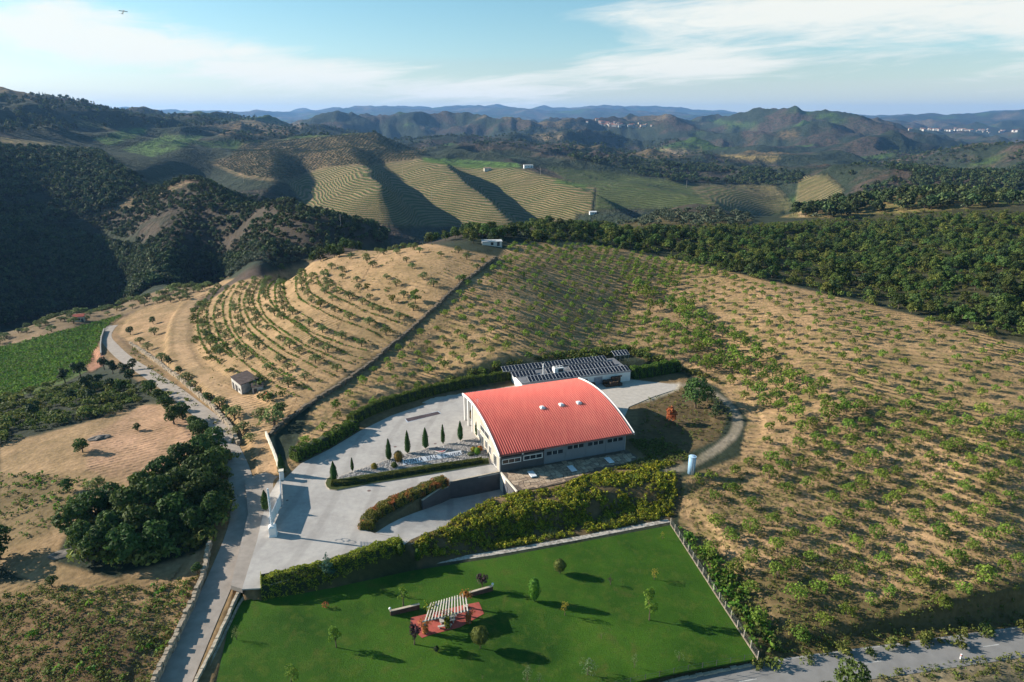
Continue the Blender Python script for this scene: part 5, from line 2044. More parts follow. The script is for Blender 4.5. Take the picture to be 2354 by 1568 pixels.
LZ = lambda pts: [P(*p) for p in pts]
stone_wall('long dry stone wall between the lane and the weedy vineyard', [PZ(*p) for p in [(483, 1252, -1), (470, 1320, -1.2), (440, 1395, -1.6), (405, 1470, -2), (368, 1545, -2.3), (330, 1630, -2.6)]], .7, 1.35, None, 1, .8, jag=.1)
stone_wall('low stone parapet on the outer edge of the lane above the lawn', [PZ(*p) for p in [(606, 1195, -.4), (575, 1290, -.8), (545, 1365, -1.3), (500, 1465, -1.9), (452, 1562, -2.3), (400, 1670, -2.6)]], .5, .55, M_KERB, 2, 1.0, zf=lambda x, y: float(seg_dist(np.array([x]), np.array([y]), LANE)[1][0]) - .05)
mb = MB()
pp = resample([PZ(*p) for p in [(556, 1362, -1.0), (545, 1378, -1.1), (503, 1470, -1.8), (455, 1568, -2.2), (405, 1675, -2.6)]], 1.5)
for a, b in zip(pp[:-1], pp[1:]):
    d = (b - a)[:2] / np.hypot(*(b - a)[:2])
    nn = np.array([-d[1], d[0]]) * .35
    za, zb = [float(seg_dist(np.array([q[0]]), np.array([q[1]]), LANE)[1][0]) - .1 for q in (a, b)]
    la, lb_ = float(lawn_z(*a[:2])) - .5, float(lawn_z(*b[:2])) - .5
    mb.hexa([(*a[:2], la), (*b[:2], lb_), (*(b[:2] + nn), lb_), (*(a[:2] + nn), la), (*a[:2], za), (*b[:2], zb), (*(b[:2] + nn), zb), (*(a[:2] + nn), za)])
tag(mb.build('retaining_wall', M_STONE), 'stone retaining wall dropping from the lane to the dark edge of the lawn', 'wall')
stone_wall('pale rendered garden wall running uphill from the gate pillar', [P(*p) for p in [(647, 1098), (632, 1050), (612, 1002)]], .45, 1.3, M_CREAM, 3, 2.2, jag=.01)
stone_wall('old stone wall dividing the olive slope from the ploughed orchard', LZ([(618, 1005), (650, 975), (700, 940), (780, 890), (860, 832), (905, 792), (960, 745), (1010, 702), (1058, 655), (1100, 625), (1142, 595)]), .9, 1.1, surf('dark_field_stone', (.15, .12, .09), .95, .3, 1.5), 4, 1.2, jag=.14)
stone_wall('dry stone terrace wall above the lane, under the olive trees', LZ([(300, 792), (345, 822), (400, 862), (450, 905), (495, 945), (530, 985), (548, 1025)]), .8, 1.3, None, 5, 1.0, jag=.12)
stone_wall('grey retaining wall at the bend of the lane', LZ([(240, 762), (234, 780), (232, 800), (233, 818)]), .5, 1.6, surf('grey_block', (.30, .29, .27), .9, .1), 6, 1.6, jag=.02)
stone_wall('stone kerb wall at the lower edge of the lawn', [PL(*p) for p in [(1741, 1516), (1560, 1549), (1380, 1590), (1200, 1640)]], .5, .35, M_KERB, 7, 1.2)
for k, pl in enumerate(([(322, 1140), (345, 1120), (368, 1105)], [(180, 1205), (200, 1190), (222, 1180)])):
    pass
for px, py, r, lab in ((190, 1165, 1.5, 'flat grey boulder lying in the dry field left of the lone oak'), (228, 1008, 1.6, 'long low rock outcrop behind the oak in the dry field'), (145, 1275, 1.4, 'grey rock at the shaded corner of the dry field'), (1060, 0, 0, None)):
    if not lab:
        continue
    x, y, z = P(px, py)
    rg = random.Random(px)
    m = MB()
    m.ball((0, 0, .1), r, 10, 0, .35)
    m.v = [(a * 1.7 * rg.uniform(.75, 1.2), b * rg.uniform(.75, 1.2), c * rg.uniform(.6, 1.4)) for a, b, c in m.v]
    o = link('boulder', m.mesh('boulder', surf('grey_rock', (.15, .135, .12), .9, .3, 1.2, .05)), None, (x, y, z), .5)
    tag(o, lab, 'boulder', 'rocks in the dry field')

# wire fence along the right edge of the lawn
FN = thing('wire_fence', 'wire fence on pale posts between lawn and orchard', 'fence', PL(1640, 1362))
fp = resample([PL(*p) for p in [(1541, 1206), (1640, 1360), (1741, 1515)]], 2.3)
for q in fp:
    z = float(lawn_z(*q[:2]))
    MB().box((q[0], q[1], z + .75), (.12, .12, 1.7), .3).build('post', surf('concrete_post', (.34, .31, .26), .9), FN)
for h in (.5, .85, 1.2, 1.5):
    m = MB()
    for a, b in zip(fp[:-1], fp[1:]):
        m.tube((a[0], a[1], a[2] + h), (b[0], b[1], b[2] + h), .008, n=4)
    m.build('wire', surf('wire_steel', (.25, .26, .25), .5), FN)
m = MB()
for a, b in zip(fp[:-1], fp[1:]):
    d = (b - a)[:2]
    c = (a + b) / 2
    m.box((c[0], c[1], c[2] + .0), (np.hypot(*d), .2, .3), math.atan2(d[1], d[0]))
m.build('plinth', surf('fence_plinth', (.24, .20, .15), .9, .2), FN)
FN = thing('wire_fence', 'low post and wire fence on the kerb at the lower edge of the lawn', 'fence', PL(1560, 1546))
fp = resample([PL(*p) for p in [(1741, 1515), (1560, 1548), (1380, 1589)]], 2.3)
for q in fp[1:]:
    z = float(lawn_z(*q[:2]))
    MB().box((q[0], q[1], z + .8), (.07, .07, 1.1), .3).build('post', M_DARK, FN)
for h in (.7, 1.2):
    m = MB()
    for a, b in zip(fp[:-1], fp[1:]):
        m.tube((a[0], a[1], a[2] + h), (b[0], b[1], b[2] + h), .015, n=4)
    m.build('wire', M_DARK, FN)

# ------------------------------------------------------------------ pergola in the garden
pz0 = float(lawn_z(*PL(1030, 1420)[:2]))
PERH = 2.7


def pq(px, py, h):
    return on_plane(px, py, (LP[0] + h, LP[1], LP[2]))


o = sheet('pergola_patio', [PL(*p)[:2] for p in [(943.7, 1420), (943.7, 1441.6), (970, 1466.5), (990.6, 1459), (1057.9, 1441.6), (1112, 1410.8), (1100.4, 1384), (1060, 1392), (980, 1412)]], lambda x, y: float(lawn_z(x, y)) + .04, surf('red_patio', (.36, .085, .065), .85, .18, .8, .01, detail=5), .3)
PG = thing('pergola', 'garden pergola with pale cross beams over a red patio', 'pergola', PL(1030, 1430))
bl, br, fl, fr_ = (Vector(pq(*p, PERH)) for p in ((987, 1391), (1071, 1367), (976, 1424), (1076, 1400)))
M_BEAM = surf('pergola_beam', (.62, .55, .47), .8, .1, 1.5)
for a, b in ((bl, br), (fl, fr_)):
    m = MB()
    d = b - a
    e = d.normalized()
    a2, b2 = a - e * .4, b + e * .4
    c = (a2 + b2) / 2
    m.box((c.x, c.y, c.z - .26), ((b2 - a2).length, .16, .22), math.atan2(d.y, d.x))
    m.build('rail', surf('pergola_rail', (.16, .27, .30), .7), PG)
for i in range(14):
    t = (i + .3) / 13.6
    a, b = bl.lerp(br, t), fl.lerp(fr_, t)
    d = b - a
    e = d.normalized()
    a2, b2 = a - e * .55, b + e * .55
    c = (a2 + b2) / 2
    MB().box((c.x, c.y, c.z - .04), ((b2 - a2).length, .17, .2), math.atan2(d.y, d.x)).build('beam', M_BEAM, PG)
posts = []
for q in (bl, br, fl, fr_, fl.lerp(fr_, .5), bl.lerp(br, .5)):
    g0 = float(lawn_z(q.x, q.y))
    MB().box((q.x, q.y, (g0 + q.z - .37) / 2), (.28, .28, q.z - .37 - g0 + .1)).build('post', surf('pergola_post', (.22, .36, .40), .6), PG)
    posts.append((q.x, q.y, g0))
    MB().box((q.x, q.y, g0 + .2), (.6, .6, .5)).build('plinth', M_CREAM, PG)
for lab, pts in (('low dark garden wall with a globe lamp, left of the pergola', [(897, 1414), (964, 1399)]), ('low dark garden wall with a globe lamp, right of the pergola', [(1079, 1371), (1132, 1357)])):
    a, b = Vector(PL(*pts[0])), Vector(PL(*pts[1]))
    w = thing('garden_wall', lab, 'wall', (a + b) / 2, 0, 'low walls flanking the pergola')
    d = b - a
    c = (a + b) / 2
    MB().box((c.x, c.y, c.z + .35), (d.length, .35, 1.1), math.atan2(d.y, d.x)).build('body', surf('dark_brick', (.10, .055, .045), .9, .2, 2), w)
    MB().box((c.x, c.y, c.z + .94), (d.length + .1, .45, .08), math.atan2(d.y, d.x)).build('coping', M_KERB, w)
    e = a if pts[0][0] < 1000 else b
    m = MB()
    m.tube((e.x, e.y, e.z + .98), (e.x, e.y, e.z + 1.15), .08)
    m.ball((e.x, e.y, e.z + 1.38), .24, 12)
    m.build('globe_lamp', surf('globe_glass', (.78, .78, .76), .3), w, True)
m = MB()
tx = PL(1028, 1432)
m.box((tx[0], tx[1], tx[2] + .75), (2.6, 1.0, .1), .25)
for a in (-1.0, 1.0):
    m.box((tx[0] + a * math.cos(.25), tx[1] + a * math.sin(.25), tx[2] + .38), (.2, .7, .66), .25)
tag(m.build('garden_table', surf('stone_table', (.42, .40, .37), .7)), 'pale stone table on the red patio under the pergola', 'table')
for k, (dx, dy) in enumerate(((-.3, -1.1), (.3, 1.1))):
    m = MB()
    x, y = tx[0] + dx, tx[1] + dy
    m.box((x, y, tx[2] + .45), (2.4, .4, .08), .25)
    for a in (-.9, .9):
        m.box((x + a * math.cos(.25), y + a * math.sin(.25), tx[2] + .23), (.15, .32, .36), .25)
    tag(m.build('garden_bench', surf('stone_table', (.42, .40, .37), .7)), ['pale stone bench at the near side of the patio table', 'pale stone bench at the far side of the patio table'][k], 'bench', 'benches under the pergola')

# ------------------------------------------------------------------ tank, sheds, machines, roadside
x, y, z = P(1588, 1088)
TK = thing('water_tank', 'tall blue-white cylindrical water tank, bluish shade painted in, beside the dirt track', 'tank', (x, y, z))
m = MB()
m.tube((0, 0, -.1), (0, 0, 4.3), .82, .82, 24)
link('shell', m.mesh('shell', surf('tank_shell', (.24, .40, .56), .45, .06, 1.0), True), TK)  # tank bluer than its own paint: the shade on it is in the colour
m = MB()
m.tube((0, 0, 4.301), (0, 0, 4.38), .9, .9, 24)
m.tube((0, 0, 4.381), (0, 0, 4.55), .8, .25, 24)
link('lid', m.mesh('lid', surf('tank_lid', (.36, .52, .68), .4)), TK)
m = MB()
for s in (-.2, .2):
    m.tube((s, -.9, .1), (s, -.9, 4.4), .03, n=5)
for k in range(13):
    m.tube((-.2, -.9, .3 + k * .31), (.2, -.9, .3 + k * .31), .02, n=4)
link('ladder', m.mesh('ladder', M_ALU), TK)

# farm shed on the olive slope
sb = P(557, 903)
z0 = sb[2]
RH = 3.2
rc = [Vector(PZ(*p, z0 + RH)) for p in ((528.5, 866.8), (552.7, 886.6), (594.4, 870.5), (567.3, 852.2))]
SH = thing('farm_shed', 'small farm shed with a flat dark roof beside the olive track', 'shed', (sb[0], sb[1], z0))
cc = sum(rc, Vector()) / 4
M_SHEDW = surf('whitewash', (.40, .39, .37), .9, .2, .8)
inn = [cc + (q - cc) * .93 for q in rc]
for a, b in zip(inn, inn[1:] + inn[:1]):
    m = MB()
    m.hexa([(a.x, a.y, z0 - 1.5), (b.x, b.y, z0 - 1.5), *[(cc.x + (q.x - cc.x) * .95, cc.y + (q.y - cc.y) * .95, z0 - 1.5) for q in (b, a)], (a.x, a.y, z0 + RH - .01), (b.x, b.y, z0 + RH - .01), *[(cc.x + (q.x - cc.x) * .95, cc.y + (q.y - cc.y) * .95, z0 + RH - .01) for q in (b, a)]])
    m.build('wall', M_SHEDW, SH)
m = MB()
m.hexa([(q.x, q.y, z0 + RH) for q in rc] + [(q.x, q.y, z0 + RH + .22) for q in rc])
m.build('roof', surf('dark_roof_sheet', (.075, .055, .05), .9, .25, .8, .02), SH)
dl = (inn[1] - inn[0])
for t0, t1, h, nm in ((.08, .26, 1.9, 'door'), (.38, .60, 1.9, 'door'), (.72, .88, 1.6, 'window')):
    a, b = inn[0] + dl * t0, inn[0] + dl * t1
    nn = Vector((dl.y, -dl.x, 0)).normalized()
    if (inn[0] + nn - cc).length < (inn[0] - nn - cc).length:
        nn = -nn
    m = MB()
    zb = z0 - .3 if nm == 'door' else z0 + .8
    m.hexa([(a.x, a.y, zb), (b.x, b.y, zb), *[(q.x + nn.x * .05, q.y + nn.y * .05, zb) for q in (b, a)], (a.x, a.y, z0 + h), (b.x, b.y, z0 + h), *[(q.x + nn.x * .05, q.y + nn.y * .05, z0 + h) for q in (b, a)]])
    m.build(nm, M_DARK, SH)
ax0 = P(583, 905)
AN = thing('shed_annex', 'little lean-to with a dark roof between shed and red machine', 'shed', ax0, .35)
link('wall', MB().box((1.3, 1.2, .95), (3.2, 2.4, 2.3)).mesh('wall', M_SHEDW), AN)
m = MB()
m.hexa([(-.5, -.2, 2.12), (3.1, -.2, 2.12), (3.1, 2.6, 2.12), (-.5, 2.6, 2.12), (-.5, -.2, 2.22), (3.1, -.2, 2.22), (3.1, 2.6, 2.5), (-.5, 2.6, 2.5)])
link('roof', m.mesh('roof', MATS['dark_roof_sheet']), AN)
link('door', MB().box((.6, -.03, .7), (.9, .05, 1.7)).mesh('door', M_DARK), AN)
x, y, z = P(618, 912)
TR = thing('farm_machine', 'small red farm machine with rollers parked by the lean-to', 'machine', (x, y, z), .5)
M_REDP = surf('red_machine_paint', (.50, .085, .035), .5, .12, 2)
m = MB()
m.box((0, 0, .7), (1.7, .9, .5))
m.hexa([(-.85, -.45, .95), (.2, -.45, .95), (.2, .45, .95), (-.85, .45, .95), (-.6, -.35, 1.45), (0, -.35, 1.45), (0, .35, 1.45), (-.6, .35, 1.45)])
link('body', m.mesh('body', M_REDP), TR)
for a in (-.9, .0):
    m = MB()
    m.tube((a, -.75, .45), (a, .75, .45), .46, .46, 12)
    for s in (-.76, .76):
        m.tube((a, s - .03, .45), (a, s + .03, .45), .3, .3, 10)
    link('roller', m.mesh('roller', surf('roller_paint', (.56, .16, .07), .6, .2, 2)), TR)
m = MB()
m.tube((.9, -.55, .4), (.9, -.3, .4), .42, .42, 12)
m.tube((.9, .3, .4), (.9, .55, .4), .42, .42, 12)
link('wheel', m.mesh('wheel', M_DARK), TR)
m = MB()
m.tube((.8, 0, .7), (2.0, 0, .45), .06)
link('drawbar', m.mesh('drawbar', M_REDP), TR)


def hut(label, px, py, w, d, h, roofc, wallc, rz=0.0, gable=True, name='far_house', cat='house', group=None, rmin=70, z=None):
    q = P(px, py, rmin)
    if q is None:
        return
    t = thing(name, label, cat, q, rz, group)
    m = MB().box((0, 0, h / 2 - .5), (w, d, h + 1.0))
    link('wall', m.mesh('wall', surf('house_wall_%d' % int(wallc[0] * 100), wallc, .85, .06, .5)), t)
    m = MB()
    if gable:
        for s in (-1, 1):
            m.hexa([(-w / 2 - .4, s * (d / 2 + .4), h - .02), (w / 2 + .4, s * (d / 2 + .4), h - .02), (w / 2 + .4, 0, h + d * .22), (-w / 2 - .4, 0, h + d * .22), (-w / 2 - .4, s * (d / 2 + .4), h + .2), (w / 2 + .4, s * (d / 2 + .4), h + .2), (w / 2 + .4, 0, h + d * .22 + .25), (-w / 2 - .4, 0, h + d * .22 + .25)])
    else:
        m.box((0, 0, h + .12), (w + .5, d + .5, .22))
    link('roof', m.mesh('roof', surf('house_roof_%d' % int(roofc[0] * 100), roofc, .85, .1, .6)), t)
    for i in range(max(1, int(w / 5))):
        m = MB().box((-w / 2 + (i + .5) * w / max(1, int(w / 5)), -d / 2 - .03, h * .52), (1.2, .06, 1.3))
        link('window', m.mesh('window', M_GLASS), t)
    m = MB().box((w * .32, -d / 2 - .035, .9), (1.2, .07, 2.0))
    link('door', m.mesh('door', M_DARK), t)
    return t


TILE = (.36, .12, .07)
hut('small hut with a red tiled roof among olives at the edge of the vineyard', 184, 738, 5, 4.5, 3.0, (.42, .10, .07), (.62, .58, .5), .4)
hut('low white house half hidden by trees on the crest of the near hill', 1130, 563, 9, 5, 1.8, (.46, .47, .48), (.52, .52, .52), .1, False)
hut('tiny white shed at the edge of the fields behind the wood', 1362, 492, 9, 5, 2.6, (.70, .70, .70), (.70, .70, .68), .1)
hut('white house with a flat pale roof on the terraced ridge', 1214, 386, 17, 8, 5, (.66, .66, .66), (.72, .72, .72), .15, False)
hut('pale stone house with a dark tree on the end of the terraced ridge', 1120, 393, 13, 8, 5, (.32, .22, .16), (.60, .55, .47), .2)
hut('small white building on the bright field at the right', 2142, 446, 10, 6, 3, (.55, .5, .45), (.66, .64, .6), .0, False)

x, y, z = P(2207, 1516)
RPm = thing('marker_post', 'small white marker post with red band at the roadside', 'post', (x, y, z))
link('shaft', MB().box((0, 0, .5), (.22, .22, 1.2)).mesh('shaft', M_WHITE), RPm)
link('band', MB().box((0, 0, .85), (.24, .24, .2)).mesh('band', surf('marker_red', (.5, .06, .05), .6)), RPm)

# slim light poles on the far terraces
for k, (px, py) in enumerate(((868 * .85, 0),)):
    pass
POLE = None
for px, py, h, lab in ((424, 478, 9, 'on the scrub hill'), (560, 420, 9, 'on the spur above the scrub hill'), (925, 400, 11, 'between the shaded and bright terraces'), (992, 460, 12, 'in the middle of the bright terraces'), (783, 520, 9, 'beside the track at the foot of the scrub hill'), (1722, 423, 14, 'on the dark ridge towards the right'), (1577, 432, 14, 'on the dark ridge right of the small bright field'), (1242, 402, 12, 'on the ridge right of the white house')):
    q = P(px, py, 380)
    if q is None:
        continue
    t = thing('power_pole', 'thin pale power pole ' + lab, 'pole', q, .3, 'power poles on the hills')
    link('shaft', MB().tube((0, 0, -.5), (0, 0, h), .16, .12, 6).mesh('shaft', surf('pole_wood', (.42, .38, .34), .9)), t)
    link('crossarm', MB().box((0, 0, h - .6), (2.4, .14, .14)).mesh('crossarm', MATS['pole_wood']), t)

# villages far away: every house that shows is a house
hm = []
for wc, rc_ in (((.42, .40, .37), (.32, .13, .08)), ((.36, .32, .27), (.28, .12, .08)), ((.44, .43, .41), (.34, .22, .17))):
    m = MB()
    m.box((0, 0, 2.5), (11, 9, 8), 0, 0)
    for s in (-1, 1):
        m.hexa([(-6, s * 5, 6.48), (6, s * 5, 6.48), (6, 0, 9), (-6, 0, 9), (-6, s * 5, 6.8), (6, s * 5, 6.8), (6, 0, 9.3), (-6, 0, 9.3)], 1)
    hm.append(m.mesh('village_house', [surf('village_wall_%d' % len(hm), wc, .9), surf('village_roof_%d' % len(hm), rc_, .9)]))
rg = random.Random(8)


def village(n, pts, jx, jy, label, group, sc, rmin):
    for i in range(n):
        px, py = pts[i % len(pts)]
        q = P(px + rg.gauss(0, jx), py + rg.gauss(0, jy), rmin)
        if q is None:
            continue
        o = link('village_house', hm[rg.randrange(3)], None, q, rg.uniform(-.6, .6), sc * rg.uniform(.8, 1.5))
        tag(o, label, 'house', group)


village(34, [(1385, 284), (1400, 288), (1415, 290), (1395, 287), (1375, 282)], 12, 2.2, 'tiny white house with red roof in the hillside village', 'houses of the hillside village', 1.2, 2500)
village(16, [(1450, 289), (1475, 292)], 14, 1.5, 'tiny scattered house on the slope right of the village', 'houses right of the village', 1.1, 2500)
village(46, [(2110, 299), (2150, 300), (2190, 301), (2230, 300), (2270, 302), (2310, 304)], 22, 1.2, 'tiny pale house of the far valley town', 'houses of the far town', 1.5, 4500)

# ------------------------------------------------------------------ hedges and garden plants
HEDGE_L = smooth([PZ(*p, 0)[:2] for p in [(676, 1058), (735, 1030), (790, 1000), (815, 985)]], 4)
HEDGE_B = smooth([PZ(*p, 0)[:2] for p in [(806, 978), (850, 952), (930, 924), (1020, 900), (1110, 882), (1205, 868)]], 4)
hedge('hedge', 'loose green hedge at the lower left end of the drive, next to the gate', HEDGE_L, 3.2, 2.6, F_HED, .26, 20, 1, 0, .3)
hedge('hedge', 'long tall clipped hedge curving along the back of the drive', HEDGE_B, 2.6, 3.0, F_HED, .16, 42, 2, 0, .14, .65)
hedge('hedge', 'tall clipped hedge right of the white store', [PZ(*p, 0)[:2] for p in [(1452, 868), (1500, 862), (1556, 852)]], 3.2, 3.6, F_HED, .17, 40, 3, None, .12, .75)
hedge('hedge', 'rusty red and green clipped hedge curling round the head of the ramp', smooth([PZ(*p, 0)[:2] for p in [(842, 1218), (850, 1196), (880, 1176), (930, 1150), (980, 1128), (1024, 1112)]], 4), 3.0, 1.7, F_RHE, .14, 60, 4, 0, .14, .85)
hedge('hedge', 'broad leafy hedge between the drive and the lawn', smooth([(x, y) for x, y, z in [PZ(*p, -1.0) for p in [(603, 1352), (690, 1335), (770, 1312), (850, 1285), (922, 1262)]]], 4), 3.2, 1.5, F_IVY, .16, 46, 5, None, .25, .7)
# clipped column hedges at the steps
for k, (px, py) in enumerate(((921, 1276), (960, 1288))):
    x, y, z = P(px, py)
    o = link('clipped_column', spindle_mesh('clipped_column', F_HED, 40 + k, 2.6, .55, 420, .16, 'egg'), None, (x, y, z - .1))
    tag(o, ['narrow clipped evergreen at the lawn hedge end of the garden steps', 'narrow clipped evergreen at the creeper bank side of the garden steps'][k], 'shrub', 'evergreens beside the garden steps')

CYPS = [(768, 1104, 4.6, .78, 'cypress standing alone at the tip of the gravel island'), (810, 1082, 3.2, .34, 'smallest, thinnest young cypress on the gravel island'), (894, 1057, 5.4, .66, 'pointed cypress beside the brown bush on the gravel island'),
        (937, 1041.5, 5.9, .66, 'stout cypress behind the first letters of the ground sign'), (978, 1030, 5.4, .74, 'stout cypress behind the middle of the ground sign'), (1018, 1019, 5.0, .48, 'slim cypress just behind the red emblem'),
        (1058, 1012, 5.2, .66, 'cypress behind the right end of the ground sign'), (1098, 1003, 5.2, .68, 'cypress closest to the winery wall'), (648, 1090, 5.0, .8, 'dark cypress behind the uphill gate pillar'), (611, 1172, 4.5, .8, 'dark cypress left of the gate leaves')]
for k, (px, py, h, r, lab) in enumerate(CYPS):
    x, y, z = PZ(px, py, .15) if k < 8 else PZ(px, py, 0)
    t = thing('cypress_tree', lab, 'cypress', (x, y, z), k * 1.3, 'cypresses on the island' if k < 8 else 'cypresses at the gate')
    link('crown', spindle_mesh('cypress_crown', F_CYP, k, h, r, int(1500 * h * r / 3.5), .15), t, (0, 0, .15))
    link('trunk', MB().tube((0, 0, -.2), (0, 0, .8), .09, .07, 6).mesh('cypress_trunk', BARK), t)


def ballbush(px, py, r, mat, label, h=None, group=None, zz=.15, name='round_bush', cat='bush', n=500, leaf=.13):
    x, y, z = PZ(px, py, zz) if zz is not None else P(px, py)
    o = link(name, spindle_mesh(name, mat, int(px), h or 2 * r, r, n, leaf, 'egg'), None, (x, y, z - r * .15), px)
    return tag(o, label, cat, group)


ballbush(860, 1077, .75, F_YEL, 'small yellow-green ball bush on the gravel island')
ballbush(906, 1074, .7, F_TOP, 'small dull green ball bush below the brown bush')
ballbush(916, 1060, 1.15, foliage('brown_leaves', (.10, .07, .015), (.24, .17, .04)), 'brown and olive bush left of the ground sign', 2.9, n=800)
ballbush(1082, 1046, .8, F_GRY, 'low blue-green juniper at the right end of the sign', .9)
ballbush(1088, 1038, .7, F_YEL, 'yellow bush near the winery end of the island')
ballbush(1097, 1044, .8, F_YGR, 'bright green bush near the winery end of the island', 1.9)
ballbush(1103, 1036, .7, F_RED, 'reddish bush nearest the winery wall on the island')

# plant kinds used again and again
ALM = [plant_meshes('almond%d' % i, 'almond', F_ALM, 100 + i, 430, .21) for i in range(4)]
ALM1 = [plant_meshes('almond_far%d' % i, 'almond', F_ALM, 110 + i, 240, .28, False) for i in range(4)]
OLI = [plant_meshes('olive%d' % i, 'olive', F_OLI, 120 + i, 520, .22, True, .2) for i in range(3)]
OLI1 = [plant_meshes('olive_far%d' % i, 'olive', F_OLI, 130 + i, 260, .32, False, .2) for i in range(3)]
OAK = [plant_meshes('oak%d' % i, 'oak', F_OAK, 140 + i, 1500, .34, True, .26) for i in range(3)]
WOD = [plant_meshes('wood%d' % i, 'oak', (F_FOR, F_OAK, F_FOR, F_WEED, F_OAK, F_PIN)[i], 150 + i, 640, .46, False, .24) for i in range(6)]
PIN = [plant_meshes('pine%d' % i, 'pine', F_PIN, 160 + i, 900, .3, True, .16) for i in range(2)]
PINR = [plant_meshes('round_pine%d' % i, 'garden', F_PIN, 168 + i, 700, .22, True, .12) for i in range(2)]
PIN1 = [plant_meshes('pine_far%d' % i, 'pine', F_FAR, 165 + i, 200, .55, False, .16) for i in range(2)]
BSH = [plant_meshes('bush%d' % i, 'bush', F_WEED, 170 + i, 160, .2, False, .04) for i in range(3)]
FAR = [plant_meshes('far%d' % i, 'oak', F_FAR, 180 + i, 130, 1.0, False, .2) for i in range(4)]
FOL = [plant_meshes('farolive%d' % i, 'olive', F_FOL, 190 + i, 60, .7, False, .15) for i in range(2)]


def tree(name, label, cat, q, kinds, scale, group=None, seed=0):
    """kinds: list of (crown, trunk) pairs or of single meshes"""
    me = kinds[seed % len(kinds)]
    rz = (seed * 2.399) % 6.283
    if isinstance(me, tuple):
        t = thing(name, label, cat, q, rz, group, scale)
        link('crown', me[0], t)
        link('trunk', me[1], t)
        return t
    o = link(name, me, None, q, rz, scale)
    return tag(o, label, cat, group)


# lawn trees
def lawn_tree(kind, mat, px, py, top, label, seed, w=None, nl=500, leaf=.16, base_h=None, name='garden_tree', cat='tree'):
    q = PL(px, py)
    # height from the picture
    lo, hi = .3, 15
    for _ in range(30):
        mid = (lo + hi) / 2
        if proj(q[0], q[1], q[2] + mid)[1] > top:
            lo = mid
        else:
            hi = mid
    h = lo
    if kind in ('ball', 'egg'):
        zc = float(proj(*q)[2])
        r = (w or 30) * zc / FPX / 2
        t = thing(name, label, cat, q)
        hb = min(2 * r if kind == 'ball' else h * .95, h)
        link('crown', spindle_mesh(name + '_crown', mat, seed, hb, r, nl, leaf, 'egg'), t, (0, 0, max(.12, h - hb)))
        link('trunk', MB().tube((0, 0, -.2), (0, 0, max(.4, h - hb * .7)), .09, .07, 6).mesh('trunk', BARK), t)
        return t
    cr, tr = plant_meshes(name, kind, mat, seed, nl, leaf)
    _, _, full = crown_clumps(kind, np.random.default_rng(seed))
    t = thing(name, label, cat, q, seed)
    sxy = h / full
    if w:
        zc = float(proj(*q)[2])
        half = {'almond': 1.9, 'olive': 2.3, 'slim': .85, 'upright': 1.2, 'garden': 1.5, 'oak': 3.6, 'bush': 1.2}[kind]
        sxy = w * zc / FPX / 2 / half
    a = link('crown', cr, t, scale=(sxy, sxy, h / full))
    b = link('trunk', tr, t, scale=(sxy, sxy, h / full))
    return t


lawn_tree('slim', F_YGR, 927, 1393, 1346, 'young bright green tree on the lawn behind the pergola', 1, 24, 260, .16)
lawn_tree('upright', F_PUR, 1108.6, 1353, 1313, 'dark purple tree on the lawn behind the right garden wall', 2, 28, 520, .15)
lawn_tree('ball', F_TOP, 1285.5, 1318, 1287, 'clipped ball tree at the top of the lawn', 3, 30, 800, .14)
lawn_tree('egg', F_YGR, 1227.6, 1382, 1329, 'tall clipped oval evergreen in the middle of the lawn', 4, 27, 900, .15)
lawn_tree('upright', F_PUR, 1402.7, 1344, 1321, 'small sparse purple tree near the clipped ball tree', 5, 17, 160, .12)
lawn_tree('almond', F_YEL, 1521.6, 1240, 1221, 'tiny yellow tree in the top corner of the lawn by the fence', 6, 13, 160, .15)
lawn_tree('garden', F_YEL, 1503.3, 1332, 1307, 'small yellow-green tree towards the fence side of the lawn', 7, 22, 200, .16)
lawn_tree('garden', F_YEL, 1297.7, 1414, 1379, 'yellow young tree right of the clipped oval evergreen', 8, 22, 240, .16)
lawn_tree('garden', F_YGR, 1492, 1425, 1357, 'leafy green tree standing in the right half of the lawn', 9, 38, 620, .17)
lawn_tree('ball', F_TOP, 1103.7, 1490, 1443, 'big clipped ball tree on the lawn in front of the pergola', 10, 42, 1100, .14)
lawn_tree('garden', F_YGR, 773, 1488, 1437, 'rounded green tree on the left half of the lawn', 11, 34, 700, .15)
lawn_tree('upright', F_PUR, 952, 1481, 1432, 'dark purple tree at the near corner of the red patio', 12, 36, 700, .14)
lawn_tree('bush', F_RED, 746.8, 1396, 1384, 'small orange bush on the left part of the lawn', 13, 22, 160, .14, name='garden_bush', cat='bush')
lawn_tree('almond', F_OLI, 543.6, 1470, 1441, 'small tree at the dark left edge of the lawn', 14, 22, 200, .15)
lawn_tree('garden', F_YGR, 670.5, 1572, 1531, 'dark leafy bush at the bottom edge of the lawn', 15, 38, 500, .16)
lawn_tree('olive', F_GRY, 1211, 1572, 1528, 'pale olive tree at the bottom of the lawn, left of a smaller one', 16, 26, 240, .16)
lawn_tree('olive', F_GRY, 1238, 1572, 1548, 'small pale olive tree at the bottom of the lawn beside a bigger one', 17, 24, 160, .15)
lawn_tree('olive', F_GRY, 1351, 1551, 1513, 'wide pale olive tree near the bottom of the lawn', 18, 44, 300, .16)
lawn_tree('olive', F_GRY, 1457, 1535, 1500, 'narrow pale olive tree near the lower fence of the lawn', 19, 19, 170, .14)
lawn_tree('olive', F_GRY, 1560, 1519, 1492, 'small forked olive tree close to the lawn corner', 20, 26, 120, .14)
lawn_tree('slim', F_GRY, 1382, 1468, 1453, 'tiny sapling alone on the open lawn', 21, 7, 60, .12)
lawn_tree('slim', F_PUR, 1108, 1560, 1552, 'tiny sapling at the bottom middle of the lawn', 22, 7, 60, .12)
